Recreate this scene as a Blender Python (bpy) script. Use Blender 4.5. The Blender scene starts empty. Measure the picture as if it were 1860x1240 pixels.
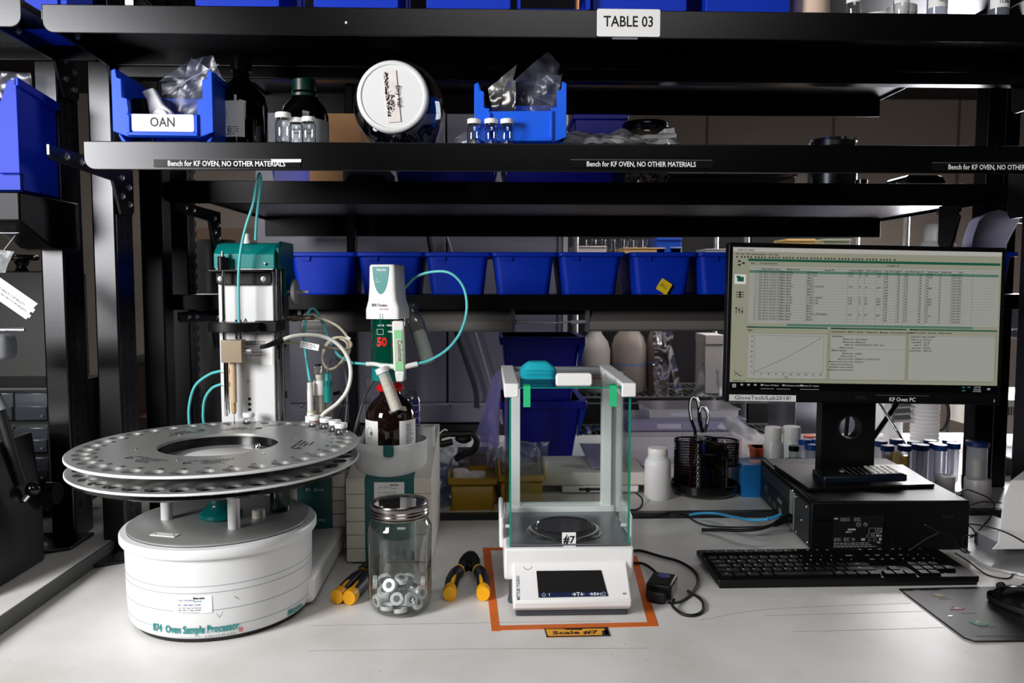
import bpy, bmesh, math, random
from mathutils import Vector as V, Matrix, noise
random.seed(3)
sc = bpy.context.scene
C = sc.collection
PI = math.pi
R = math.radians
# ------------------------------------------------------------------ camera, world, lights, exposure
F_PX, CAM_Z, BZ = 1450.0, 1.42, 0.90
cam_d = bpy.data.cameras.new('camera'); cam = bpy.data.objects.new('camera', cam_d); C.objects.link(cam)
cam_d.sensor_width = 36; cam_d.lens = F_PX*36/1860; cam_d.clip_start = .02; cam_d.clip_end = 60
cam.location = (0, 0, CAM_Z); cam.rotation_euler = (R(86), 0, R(-1.8)); sc.camera = cam
cam_d.dof.use_dof = True; cam_d.dof.focus_distance = 1.36; cam_d.dof.aperture_fstop = 9.0
_m = cam.rotation_euler.to_matrix()
def ray(px, py): return _m @ V(((px-930)/F_PX, (620-py)/F_PX, -1))
def at(px, py, Y):                      # point of the photograph at depth Y
    d = ray(px, py); t = Y/d.y; return V((d.x*t, Y, CAM_Z+d.z*t))
def on(px, py, z=BZ):                   # point of the photograph on the height z
    d = ray(px, py); t = (z-CAM_Z)/d.z; return V((d.x*t, d.y*t, z))
world = bpy.data.worlds.new('world'); sc.world = world; world.use_nodes = True
world.node_tree.nodes['Background'].inputs[0].default_value = (.62, .66, .8, 1)
world.node_tree.nodes['Background'].inputs[1].default_value = 0.02
def area(name, loc, target, sx, sy, power, col=(1, 1, 1), shape='RECTANGLE', spread=180):
    l = bpy.data.lights.new(name, 'AREA'); l.shape = shape; l.size = sx; l.size_y = sy; l.energy = power; l.color = col
    l.spread = R(spread)
    o = bpy.data.objects.new(name, l); C.objects.link(o); o.location = loc
    o.rotation_euler = (V(target)-V(loc)).to_track_quat('-Z', 'Y').to_euler(); return o
area('studio_softbox_light', (-1.60, -.08, 1.86), (0, 1.5, 1.2), .6, .72, 57, (1, .99, .98))
area('front_ceiling_light', (.3, -.5, 2.7), (.1, .9, .9), 1.2, .6, 6, (1, .96, .93))
area('aisle_fill_light', (1.1, 2.86, 2.72), (1.0, 2.86, 0), 1.2, .5, 22, (1, .95, .95))  # added fill over the aisle, placed to brighten the grey back panel
area('back_ceiling_light', (2.6, 4.7, 2.74), (2.2, 4.2, 0), 1.2, .6, 44, (1, .95, .94))
area('back_left_ceiling_light', (-1.4, 4.6, 2.74), (-1.4, 4.6, 0), 1.2, .6, 7, (1, .93, .85))
area('window_light', (2.3, 3.7, 1.55), (1.0, 2.2, 1.0), .6, .9, 42, (.98, .97, 1))
sc.view_settings.view_transform = 'Standard'; sc.view_settings.look = 'None'
sc.view_settings.exposure = 0.0; sc.view_settings.gamma = 1.0; sc.view_settings.use_curve_mapping = False
sc.cycles.use_denoising = True; sc.cycles.max_bounces = 8; sc.cycles.transparent_max_bounces = 24
sc.cycles.transmission_bounces = 8; sc.cycles.caustics_refractive = False; sc.cycles.caustics_reflective = False
sc.cycles.sample_clamp_indirect = 4.0
# ------------------------------------------------------------------ materials
def lin(c):
    if isinstance(c, str): c = [int(c[i:i+2], 16)/255 for i in (0, 2, 4)]
    return tuple(x/12.92 if x <= .04045 else ((x+.055)/1.055)**2.4 for x in c)+(1,)
_mats = {}
def mat(name, col, rough=.5, metal=0, trans=0, ior=1.45, emit=0, bump=0, bscale=600, coat=0, var=0, vscale=8, sss=0, spec=.5, alpha=1):
    if name in _mats: return _mats[name]
    m = bpy.data.materials.new(name); m.use_nodes = True; nt = m.node_tree; p = nt.nodes['Principled BSDF']
    p.inputs['Base Color'].default_value = lin(col); p.inputs['Roughness'].default_value = rough
    p.inputs['Metallic'].default_value = metal; p.inputs['Transmission Weight'].default_value = trans
    p.inputs['IOR'].default_value = ior; p.inputs['Coat Weight'].default_value = coat
    p.inputs['Specular IOR Level'].default_value = spec; p.inputs['Alpha'].default_value = alpha
    if sss: p.inputs['Subsurface Weight'].default_value = sss; p.inputs['Subsurface Scale'].default_value = .02
    if emit: p.inputs['Emission Color'].default_value = lin(col); p.inputs['Emission Strength'].default_value = emit
    tc = nt.nodes.new('ShaderNodeTexCoord')
    if bump:
        n = nt.nodes.new('ShaderNodeTexNoise'); n.inputs['Scale'].default_value = bscale; n.inputs['Detail'].default_value = 3
        b = nt.nodes.new('ShaderNodeBump'); b.inputs['Strength'].default_value = bump; b.inputs['Distance'].default_value = .0002
        nt.links.new(tc.outputs['Object'], n.inputs['Vector']); nt.links.new(n.outputs[0], b.inputs['Height']); nt.links.new(b.outputs[0], p.inputs['Normal'])
    if var:
        n = nt.nodes.new('ShaderNodeTexNoise'); n.inputs['Scale'].default_value = vscale; n.inputs['Detail'].default_value = 6
        r = nt.nodes.new('ShaderNodeValToRGB'); c = lin(col)
        r.color_ramp.elements[0].position = .3; r.color_ramp.elements[1].position = .7
        r.color_ramp.elements[0].color = tuple(x*(1-var) for x in c[:3])+(1,); r.color_ramp.elements[1].color = tuple(min(1, x*(1+var*.5)) for x in c[:3])+(1,)
        nt.links.new(tc.outputs['Object'], n.inputs['Vector']); nt.links.new(n.outputs[0], r.inputs[0]); nt.links.new(r.outputs[0], p.inputs['Base Color'])
    _mats[name] = m; return m
def film(name, tint, rough=.05, edge=.25, body=0.0, bodycol='ffffff', gloss=1.0):
    """thin clear sheet: transparent, glossy by Fresnel, darker/denser at grazing angles, optional milky body"""
    if name in _mats: return _mats[name]
    m = bpy.data.materials.new(name); m.use_nodes = True; nt = m.node_tree; nt.nodes.clear(); N = nt.nodes.new; L = nt.links.new
    out = N('ShaderNodeOutputMaterial'); tr = N('ShaderNodeBsdfTransparent'); gl = N('ShaderNodeBsdfGlossy'); gl.inputs['Roughness'].default_value = rough
    lw = N('ShaderNodeLayerWeight'); lw.inputs[0].default_value = .2
    mixc = N('ShaderNodeMix'); mixc.data_type = 'RGBA'; c = lin(tint)
    mixc.inputs[6].default_value = c; mixc.inputs[7].default_value = tuple(x*edge for x in c[:3])+(1,)
    L(lw.outputs['Facing'], mixc.inputs[0]); L(mixc.outputs[2], tr.inputs[0])
    fr = N('ShaderNodeFresnel'); ge = N('ShaderNodeNewGeometry'); ii = N('ShaderNodeMath'); ii.operation = 'MULTIPLY_ADD'; ii.inputs[1].default_value = -.8333; ii.inputs[2].default_value = 1.5
    L(ge.outputs['Backfacing'], ii.inputs[0]); L(ii.outputs[0], fr.inputs[0])
    mul = N('ShaderNodeMath'); mul.operation = 'MULTIPLY'; mul.inputs[1].default_value = gloss; L(fr.outputs[0], mul.inputs[0])
    mx = N('ShaderNodeMixShader'); L(mul.outputs[0], mx.inputs[0]); L(gl.outputs[0], mx.inputs[2])
    if body:
        df = N('ShaderNodeBsdfDiffuse'); df.inputs[0].default_value = lin(bodycol); tl = N('ShaderNodeBsdfTranslucent'); tl.inputs[0].default_value = lin(bodycol)
        a = N('ShaderNodeMixShader'); a.inputs[0].default_value = .5; L(df.outputs[0], a.inputs[1]); L(tl.outputs[0], a.inputs[2])
        b = N('ShaderNodeMixShader'); b.inputs[0].default_value = body; L(tr.outputs[0], b.inputs[1]); L(a.outputs[0], b.inputs[2]); L(b.outputs[0], mx.inputs[1])
    else: L(tr.outputs[0], mx.inputs[1])
    L(mx.outputs[0], out.inputs[0]); _mats[name] = m; return m
def powder(name='black_powder_coat', ro=.33, ior=1.52, bump=.35):      # black powder coat: dark base with a satin (Beckmann) sheen
    m = bpy.data.materials.new(name); m.use_nodes = True; nt = m.node_tree; nt.nodes.clear(); N = nt.nodes.new; L = nt.links.new
    out = N('ShaderNodeOutputMaterial'); df = N('ShaderNodeBsdfDiffuse'); df.inputs[0].default_value = (.0022, .0022, .0024, 1)
    gl = N('ShaderNodeBsdfAnisotropic'); gl.distribution = 'BECKMANN'; gl.inputs['Roughness'].default_value = ro; gl.inputs['Color'].default_value = (.95, .95, 1, 1)
    fr = N('ShaderNodeFresnel'); fr.inputs[0].default_value = ior; mx = N('ShaderNodeMixShader')
    tc = N('ShaderNodeTexCoord'); n = N('ShaderNodeTexNoise'); n.inputs['Scale'].default_value = 700; n.inputs['Detail'].default_value = 3
    b = N('ShaderNodeBump'); b.inputs['Strength'].default_value = bump; b.inputs['Distance'].default_value = .0002
    L(tc.outputs['Object'], n.inputs['Vector']); L(n.outputs[0], b.inputs['Height']); L(b.outputs[0], gl.inputs['Normal'])
    L(fr.outputs[0], mx.inputs[0]); L(df.outputs[0], mx.inputs[1]); L(gl.outputs[0], mx.inputs[2]); L(mx.outputs[0], out.inputs[0]); return m
K = powder(); K2 = powder('shaded_black_coat', .42, 1.25, .15)  # K2: duller copy of K, the rear rack's shade put into the material
KP = mat('black_plastic', (.04, .04, .043), .40, spec=.35, bump=.08, bscale=900)
KG = mat('black_gloss', (.03, .03, .035), .16)
KR = mat('black_rubber', (.045, .045, .048), .55)
WH = mat('white_enamel', (.88, .885, .89), .38, bump=.05, bscale=300)
WP = mat('white_plastic', (.93, .93, .93), .35)
CR = mat('cream_plastic', (.86, .84, .80), .45)
GY = mat('grey_plastic', (.45, .46, .48), .45)
DG = mat('dark_grey_plastic', (.25, .26, .28), .45)
TEAL = mat('teal_enamel', (.02, .50, .49), .38)
TEALD = mat('dark_teal_plastic', (.015, .36, .36), .4)
TEALC = mat('teal_tube_plastic', (.36, .76, .78), .3, sss=.4)
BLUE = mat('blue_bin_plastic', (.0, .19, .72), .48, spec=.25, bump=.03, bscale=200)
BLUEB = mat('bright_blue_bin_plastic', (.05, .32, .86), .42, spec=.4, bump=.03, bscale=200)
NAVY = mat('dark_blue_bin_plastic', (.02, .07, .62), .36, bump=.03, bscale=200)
STEEL = mat('brushed_steel', (.72, .72, .72), .3, .75, bump=.05, bscale=800)
ALU = mat('satin_aluminium', (.72, .72, .715), .36, .6, var=.06, vscale=3, bump=.02, bscale=900)
CHROME = mat('chrome', (.85, .85, .85), .08, 1)
PAPER = mat('white_label_paper', (.95, .95, .95), .6)
INK = mat('black_ink', (.05, .05, .06), .6)
INKW = mat('white_ink', (.95, .95, .95), .6)
INKT = mat('teal_ink', (.03, .52, .52), .6)
INKR = mat('red_ink', (.80, .10, .06), .6)
INKG = mat('grey_ink', (.45, .46, .48), .6)
GLASS = film('clear_glass', (.98, .99, .985), .02, .5, 0, gloss=1.25)
PANE = film('pane_glass', (.985, .997, .994), .01, .8, 0, gloss=.55)
GEDGE = mat('green_glass_edge', (.10, .52, .43), .15, spec=.6)
BAG = film('clear_plastic_bag', (.92, .93, .95), .28, .5, .14, (.80, .81, .90), 1.3)
MILK = mat('milky_plastic', (.93, .92, .91), .35, sss=.3)
MILKT = film('translucent_milky_plastic', (.85, .84, .83), .25, .5, .6, (.93, .92, .91), .9)
AMBER = mat('amber_glass', (.09, .045, .03), .04, spec=.7)
TAN = mat('cardboard', (.62, .46, .31), .8, var=.12, vscale=20)
YEL = mat('yellow_plastic', (.62, .48, .02), .4)
ORANGE = mat('orange_plastic', (.98, .42, .20), .5)
RED = mat('red_plastic', (.82, .06, .06), .35)
# ------------------------------------------------------------------ mesh helpers
def B(): return bmesh.new()
def bx(b, X, Y, Z, M=None):
    vs = [b.verts.new((x, y, z)) for z in Z for y in Y for x in X]
    for f in ((0, 2, 3, 1), (4, 5, 7, 6), (0, 1, 5, 4), (2, 6, 7, 3), (0, 4, 6, 2), (1, 3, 7, 5)): b.faces.new([vs[i] for i in f])
    if M is not None: bmesh.ops.transform(b, matrix=M, verts=vs)
    return b
def rrect(x0, x1, y0, y1, r, n=5):
    p = []
    for cx, cy, a in ((x1-r, y1-r, 0), (x0+r, y1-r, 90), (x0+r, y0+r, 180), (x1-r, y0+r, 270)):
        for i in range(n+1): t = R(a+90*i/n); p.append((cx+r*math.cos(t), cy+r*math.sin(t)))
    return p
def circ(cx, cy, r, n=24, r2=None): return [(cx+r*math.cos(2*PI*i/n), cy+(r2 or r)*math.sin(2*PI*i/n)) for i in range(n)]
def pz(b, poly, h0, h1, ax='z', M=None):         # prism of a polygon: ax z -> (x,y), y -> (x,z), x -> (y,z)
    def P(p, h): return {'z': (p[0], p[1], h), 'y': (p[0], h, p[1]), 'x': (h, p[0], p[1])}[ax]
    a = [b.verts.new(P(p, h0)) for p in poly]; c = [b.verts.new(P(p, h1)) for p in poly]; n = len(poly)
    fs = [b.faces.new(a), b.faces.new(c)]+[b.faces.new((a[i], a[(i+1) % n], c[(i+1) % n], c[i])) for i in range(n)]
    bmesh.ops.recalc_face_normals(b, faces=fs)
    if M is not None: bmesh.ops.transform(b, matrix=M, verts=a+c)
    return b
def holed(b, outer, holes, z0, z1, M=None):      # plate with holes
    vs = []
    for z in (z0, z1):
        rings = [[b.verts.new((x, y, z)) for x, y in loop] for loop in [outer]+holes]
        es = [b.edges.new((r[i], r[(i+1) % len(r)])) for r in rings for i in range(len(r))]
        bmesh.ops.triangle_fill(b, use_beauty=True, use_dissolve=False, edges=es); vs.append(rings)
    for ra, rb in zip(*vs):
        for i in range(len(ra)): j = (i+1) % len(ra); b.faces.new((ra[i], ra[j], rb[j], rb[i]))
    bmesh.ops.recalc_face_normals(b, faces=b.faces[:])
    if M is not None: bmesh.ops.transform(b, matrix=M, verts=[v for rs in vs for r in rs for v in r])
    return b
def la(b, prof, c=(0, 0, 0), seg=32, M=None, a0=0, a1=2*PI):   # lathe, prof = (radius, z)
    full = abs(a1-a0-2*PI) < 1e-6; n = seg if full else seg+1; rows = []; new = []
    for r, z in prof:
        if r < 1e-7: v = b.verts.new((c[0], c[1], c[2]+z)); rows.append([v]*n); new.append(v)
        else:
            row = [b.verts.new((c[0]+r*math.cos(a0+(a1-a0)*i/seg), c[1]+r*math.sin(a0+(a1-a0)*i/seg), c[2]+z)) for i in range(n)]
            rows.append(row); new += row
    for q in range(len(rows)-1):
        A, D = rows[q], rows[q+1]
        for i in range(seg):
            j = (i+1) % n; vs = [A[i], A[j], D[j], D[i]]; u = []
            [u.append(v) for v in vs if v not in u]
            if len(u) > 2:
                try: b.faces.new(u)
                except ValueError: pass
    if M is not None: bmesh.ops.transform(b, matrix=M, verts=new)
    return b
def cy(b, c, r, h, seg=24, r2=None, M=None): return la(b, [(0, 0), (r, 0), (r if r2 is None else r2, h), (0, h)], c, seg, M)
def axis(p, q):                                   # matrix taking +z at origin onto p->q
    p, q = V(p), V(q); return Matrix.Translation(p) @ (q-p).to_track_quat('Z', 'Y').to_matrix().to_4x4()
def rod(b, p, q, r, seg=12, r2=None): return cy(b, (0, 0, 0), r, (V(q)-V(p)).length, seg, r2, axis(p, q))
def spline(pts, k=8):
    P = [V(p) for p in pts]; P = [P[0]*2-P[1]]+P+[P[-1]*2-P[-2]]; o = []
    for i in range(1, len(P)-2):
        a, b_, c, d = P[i-1:i+3]
        for s in range(k):
            t = s/k; o.append(.5*((2*b_)+(c-a)*t+(2*a-5*b_+4*c-d)*t*t+(3*b_-a-3*c+d)*t**3))
    return o+[P[-2]]
def tube(b, pts, r, seg=8, k=8, sm=True):
    P = spline(pts, k) if sm else [V(p) for p in pts]; rows = []; up = None
    for i, p in enumerate(P):
        t = (P[min(i+1, len(P)-1)]-P[max(i-1, 0)]).normalized()
        if up is None: up = t.orthogonal().normalized()
        up = (up-t*up.dot(t)).normalized(); s = t.cross(up)
        rr = r(i/(len(P)-1)) if callable(r) else r
        rows.append([b.verts.new(p+up*math.cos(2*PI*j/seg)*rr+s*math.sin(2*PI*j/seg)*rr) for j in range(seg)])
    for A, D in zip(rows, rows[1:]):
        for j in range(seg): b.faces.new((A[j], A[(j+1) % seg], D[(j+1) % seg], D[j]))
    b.faces.new(rows[0][::-1]); b.faces.new(rows[-1]); return b
def sph(b, c, r, seg=16, sz=1, M=None): return la(b, [(r*math.sin(PI*i/10), -r*sz*math.cos(PI*i/10)) for i in range(11)], c, seg, M)
def sheet(b, q, nu=14, nv=14, amp=.006, fr=30, seed=0, fold=0):   # crumpled film between four corners
    q = [V(p) for p in q]; n = (q[1]-q[0]).cross(q[3]-q[0]).normalized(); g = []
    for j in range(nv+1):
        for i in range(nu+1):
            u, w = i/nu, j/nv; p = (q[0]*(1-u)+q[1]*u)*(1-w)+(q[3]*(1-u)+q[2]*u)*w
            s = abs(noise.noise(p*fr+V((seed*7.3, seed, 0))))*2-.6+noise.noise(p*fr*2.3+V((seed, 0, 3)))*.5
            bulge = fold*math.sin(PI*u)*math.sin(PI*w); e = V((noise.noise(p*fr*.8+V((9, seed, 1))), noise.noise(p*fr*.8+V((1, seed, 7))), noise.noise(p*fr*.8+V((5, 2, seed)))))*amp*.8
            g.append(b.verts.new(p+n*(amp*s+bulge)+e))
    for j in range(nv):
        for i in range(nu): k = j*(nu+1)+i; b.faces.new((g[k], g[k+1], g[k+nu+2], g[k+nu+1]))
    return b
def T(x=0, y=0, z=0, rx=0, ry=0, rz=0): return Matrix.Translation((x, y, z)) @ Matrix.Rotation(R(rz), 4, 'Z') @ Matrix.Rotation(R(ry), 4, 'Y') @ Matrix.Rotation(R(rx), 4, 'X')
def tag(o, label=None, cat=None, group=None, kind=None):
    for k, v in (('label', label), ('category', cat), ('group', group), ('kind', kind)):
        if v: o[k] = v
    return o
def ob(name, b, m, parent=None, bev=0, label=None, loc=None, rz=0, flat=False, sharp=38, seg=2, sol=0, kind=None):
    bmesh.ops.recalc_face_normals(b, faces=b.faces[:]) if not sol else None
    for e in b.edges:
        if len(e.link_faces) == 2 and e.calc_face_angle(0) > R(sharp): e.smooth = False
    for f in b.faces: f.smooth = not flat
    me = bpy.data.meshes.new(name); b.to_mesh(me); b.free(); me.materials.append(m)
    o = bpy.data.objects.new(name, me); C.objects.link(o)
    if parent: o.parent = parent
    if loc is not None: o.location = loc
    if rz: o.rotation_euler.z = R(rz)
    if sol: s = o.modifiers.new('s', 'SOLIDIFY'); s.thickness = sol; s.offset = 0
    if bev: v = o.modifiers.new('b', 'BEVEL'); v.width = bev; v.segments = seg; v.limit_method = 'ANGLE'; v.angle_limit = R(35)
    if label: o['label'] = label
    if kind: o['kind'] = kind
    return o
def thing(name, label, cat, loc=(0, 0, 0), rz=0, group=None):
    o = bpy.data.objects.new(name, None); C.objects.link(o); o.empty_display_size = .02; o.location = loc; o.rotation_euler.z = R(rz)
    return tag(o, label, cat, group)
def struct(name, b, m, **k): return tag(ob(name, b, m, **k), kind='structure')
def dup(root, loc, rz=None, label=None, group=None, rot=None):
    def cp(o, par):
        c = o.copy(); C.objects.link(c); c.parent = par
        for ch in [x for x in kids.get(o.name, [])]: cp(ch, c)
        return c
    kids = {}
    for x in bpy.data.objects:
        if x.parent: kids.setdefault(x.parent.name, []).append(x)
    c = cp(root, None); c.location = loc
    if rz is not None: c.rotation_euler.z = R(rz)
    if rot is not None: c.rotation_euler = rot
    if label: c['label'] = label
    if group: c['group'] = group
    return c
def txt(s, size, m, parent, M, name='lettering', bold=0, align='CENTER', bend=0, sx=1, depth=.0002, sp=1, fit=0):
    """flat lettering; local plane xz facing -y, placed by M; bend = cylinder radius to wrap around"""
    cu = bpy.data.curves.new('t', 'FONT'); cu.body = s; cu.size = size; cu.align_x = align; cu.align_y = 'CENTER'; cu.extrude = depth/2; cu.offset = bold*size
    cu.space_character = sp; cu.resolution_u = 2
    o = bpy.data.objects.new('t', cu); C.objects.link(o); bpy.context.view_layer.update()
    me = bpy.data.meshes.new_from_object(o.evaluated_get(bpy.context.evaluated_depsgraph_get())); bpy.data.objects.remove(o); bpy.data.curves.remove(cu)
    if fit and len(me.vertices): xs = [v.co.x for v in me.vertices]; sx = fit/(max(xs)-min(xs))
    for v in me.vertices:
        x, z, y = v.co.x*sx, v.co.y, -v.co.z
        if bend: a = x/bend; x, y = bend*math.sin(a), bend-(bend+.0004)*math.cos(a)+y
        v.co = M @ V((x, y, z))
    me.materials.clear(); me.materials.append(m); me.name = name
    t = bpy.data.objects.new(name, me); C.objects.link(t); t.parent = parent; return t
def scribble(b, X, Z, y, rows, seed=0, wmin=.3, h=.35, M=None):    # rows of tiny unreadable print as short dashes
    rnd = random.Random(seed); vs0 = len(b.verts); dz = (Z[1]-Z[0])/rows
    for r in range(rows):
        z = Z[1]-dz*(r+.5); x = X[0]; end = X[0]+(X[1]-X[0])*rnd.uniform(wmin, 1)
        while x < end:
            w = dz*rnd.uniform(.5, 2.2); x2 = min(x+w, end); hh = dz*h/2
            vs = [b.verts.new(p) for p in ((x, y, z-hh), (x2, y, z-hh), (x2, y, z+hh), (x, y, z+hh))]
            if M is not None: bmesh.ops.transform(b, matrix=M, verts=vs)
            b.faces.new(vs); x = x2+dz*.45
    return b
# ================================================================== ROOM
struct('floor', bx(B(), (-4, 5), (-3, 6.6), (-.05, 0)), mat('grey_vinyl_floor', (.24, .235, .23), .4, var=.15, vscale=2))
struct('ceiling', bx(B(), (-4, 5), (-3, 6.6), (2.95, 3.0)), mat('ceiling_dark_grey', (.22, .22, .22), .8))
WALL = mat('beige_wall_paint', (.68, .63, .595), .8, var=.03, vscale=2)
struct('wall_back', bx(B(), (-4, 5), (6.6, 6.7), (0, 3)), WALL)
struct('wall_left', bx(B(), (-4.1, -4), (-3, 6.6), (0, 3)), mat('charcoal_wall_paint', (.20, .19, .19), .8))
struct('wall_right', bx(B(), (5, 5.1), (-3, 6.6), (0, 3)), WALL)
struct('wall_front', bx(B(), (-4, 5), (-3.1, -3), (0, 3)), mat('charcoal_wall_paint', 0))
for i in range(7): struct('trim_%d' % (i+1), bx(B(), (-2.4+i*1.05, -2.385+i*1.05), (6.59, 6.6), (0, 2.95)), mat('wall_seam', (.45, .40, .37), .8))
# ================================================================== WORKBENCHES
def bench_mat():
    m = mat('bench_laminate', (.82, .81, .80), .33, spec=.5); nt = m.node_tree; N = nt.nodes.new; L = nt.links.new; p = nt.nodes['Principled BSDF']
    tc = N('ShaderNodeTexCoord'); n1 = N('ShaderNodeTexNoise'); n1.inputs['Scale'].default_value = 5; n1.inputs['Detail'].default_value = 8
    r1 = N('ShaderNodeValToRGB'); r1.color_ramp.elements[0].position = .35; r1.color_ramp.elements[1].position = .65
    r1.color_ramp.elements[0].color = lin((.84, .825, .81)); r1.color_ramp.elements[1].color = lin((.92, .915, .91))
    mp = N('ShaderNodeMapping'); mp.inputs['Scale'].default_value = (3, 14, 1); mp.inputs['Rotation'].default_value = (0, 0, .25)
    n2 = N('ShaderNodeTexNoise'); n2.inputs['Scale'].default_value = 9; n2.inputs['Detail'].default_value = 10; n2.inputs['Roughness'].default_value = .7
    r2 = N('ShaderNodeValToRGB'); r2.color_ramp.elements[0].position = .66; r2.color_ramp.elements[1].position = .74
    r2.color_ramp.elements[0].color = (1, 1, 1, 1); r2.color_ramp.elements[1].color = lin((.78, .74, .70))
    v = N('ShaderNodeTexVoronoi'); v.inputs['Scale'].default_value = 55; r3 = N('ShaderNodeValToRGB')
    r3.color_ramp.elements[0].position = .04; r3.color_ramp.elements[1].position = .07; r3.color_ramp.elements[0].color = lin((.5, .45, .4)); r3.color_ramp.elements[1].color = (1, 1, 1, 1)
    nv = N('ShaderNodeTexNoise'); nv.inputs['Scale'].default_value = 7; mt = N('ShaderNodeMath'); mt.operation = 'GREATER_THAN'; mt.inputs[1].default_value = .6
    mm = N('ShaderNodeMix'); mm.data_type = 'RGBA'; mm.inputs[6].default_value = (1, 1, 1, 1)
    a = N('ShaderNodeMix'); a.data_type = 'RGBA'; a.blend_type = 'MULTIPLY'; a.inputs[0].default_value = 1
    c = N('ShaderNodeMix'); c.data_type = 'RGBA'; c.blend_type = 'MULTIPLY'; c.inputs[0].default_value = 1
    for n in (n1, v, nv): L(tc.outputs['Object'], n.inputs['Vector'])
    L(tc.outputs['Object'], mp.inputs[0]); L(mp.outputs[0], n2.inputs['Vector']); L(n1.outputs[0], r1.inputs[0]); L(n2.outputs[0], r2.inputs[0]); L(v.outputs[0], r3.inputs[0])
    L(nv.outputs[0], mt.inputs[0]); L(mt.outputs[0], mm.inputs[0]); L(r3.outputs[0], mm.inputs[7])
    L(r1.outputs[0], a.inputs[6]); L(r2.outputs[0], a.inputs[7]); L(a.outputs[2], c.inputs[6]); L(mm.outputs[2], c.inputs[7]); L(c.outputs[2], p.inputs['Base Color'])
    return m
BEN = bench_mat()
def bench(X, Y, z, label, edge=True):
    t = thing('workbench', label, 'workbench', (0, 0, 0))
    ob('worktop', bx(B(), X, Y, (z-.03, z)), BEN, t, .0012)
    if edge: ob('edge_band', bx(B(), (X[1]-.0005, X[1]+.004), Y, (z-.032, z-.0004)), mat('dark_grey_edging', (.30, .30, .29), .5), t)
    f = B(); bx(f, (X[0]+.02, X[1]-.02), (Y[0]+.05, Y[0]+.09), (z-.09, z-.031)); bx(f, (X[0]+.02, X[1]-.02), (Y[1]-.09, Y[1]-.05), (z-.09, z-.031)); ob('frame_rail', f, K, t)
    for x in (X[0]+.03, X[1]-.08):
        for y in (Y[0]+.05, Y[1]-.1): ob('leg', bx(B(), (x, x+.05), (y, y+.05), (0, z-.09)), K, t)
    return t
b1 = bench((-.727, 1.15), (.55, 1.745), BZ, 'wide off-white laminate workbench under the oven processor, balance and keyboard', False)
sm_ = B()     # fine seams/scratches running across the worktop
for p in (((565, 1136), (940, 1130), (1110, 1128)), ((560, 1182), (900, 1178), (1180, 1177)), ((1270, 1126), (1400, 1106), (1655, 1095)), ((1440, 1147), (1600, 1143), (1716, 1139)), ((1390, 1118), (1500, 1115), (1680, 1110))):
    tube(sm_, [on(*q, BZ+.0000) for q in p], .00035, 4, 6)
ob('surface_seam', sm_, mat('seam_grey', (.50, .46, .42), .7), b1)
b2 = bench((-1.9, -.731), (.55, 1.76), BZ+.026, 'off-white workbench at the left with a dark grey edge beside the oven processor')
b3 = bench((-1.6, 1.9), (1.80, 2.75), BZ, 'back workbench behind the racks carrying yellow bins and sample tubes')
ob('front_edge_strip', bx(B(), (-1.6, 1.9), (1.782, 1.8), (BZ-.035, BZ+.002)), mat('dark_steel_strip', (.22, .22, .24), .45), b3)
# ================================================================== RACKS
def bolt(b, c, r=.006, ax='y'):
    M = {'y': T(*c, rx=90), 'z': T(*c), 'x': T(*c, ry=90)}[ax]
    la(b, [(0, 0), (r*1.5, 0), (r*1.5, r*.25), (r, r*.26), (r, r*1.0), (r*.8, r*1.1), (0, r*1.1)], seg=6, M=M); return b
def post(parent, x, y, z0, z1, w=.045, d=.075, slots=True, plate=True, mat_=K):
    b = bx(B(), (x, x+w), (y, y+d), (z0, z1)); o = ob('post', b, mat_, parent, .004, seg=3)
    if slots:
        s = B(); z = z0+.06
        while z < z1-.03:
            for yy in (y+.022, y+.05): bx(s, (x+w-.0005, x+w+.0006), (yy, yy+.004), (z, z+.014))
            z += .025
        ob('slot_row', s, mat('slot_black', (0, 0, 0), .9), o, kind='stuff')
    if plate:
        pl = B(); pz(pl, [(x-.03, y-.085), (x+.025, y-.085), (x+w+.022, y-.06), (x+w+.022, y+.03), (x-.03, y+.03)], z0, z0+.007); ob('base_plate', pl, K, parent, .0015)
        w_ = B(); tube(w_, [(x-.002+.013*i, y-.003+random.uniform(-.001, .001), z0+.009) for i in range(5)], .0024, 6); ob('weld_bead', w_, K, parent)
        ob('bolt', bolt(B(), (x+.012, y-.05, z0+.007), .0055, 'z'), STEEL, parent)
    return o
def shelf(parent, X, Y, ztop, zlip, name='shelf', far=None, m=None):
    """sheet with a hanging front lip with rounded lower corners, rear lip and side lips"""
    r = .018; b = B(); x0, x1 = X; pts = [(x0, ztop)]+[(x0+r-r*math.cos(R(a)), zlip+r-r*math.sin(R(a))) for a in range(0, 91, 15)]+[(x1-r+r*math.sin(R(a)), zlip+r-r*math.cos(R(a))) for a in range(0, 91, 15)]+[(x1, ztop)]
    pz(b, pts, Y[0], Y[0]+.003, 'y')
    bx(b, X, (Y[0]+.001, Y[1]), (ztop-.003, ztop))
    zf = far if far is not None else ztop-.03
    bx(b, X, (Y[1]-.003, Y[1]), (zf, ztop-.0005))
    for x in (x0, x1-.003): bx(b, (x, x+.003), (Y[0]+.002, Y[1]), (ztop-.012, ztop-.0005))
    return ob(name, b, m or K, parent, .0022, seg=3)
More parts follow.
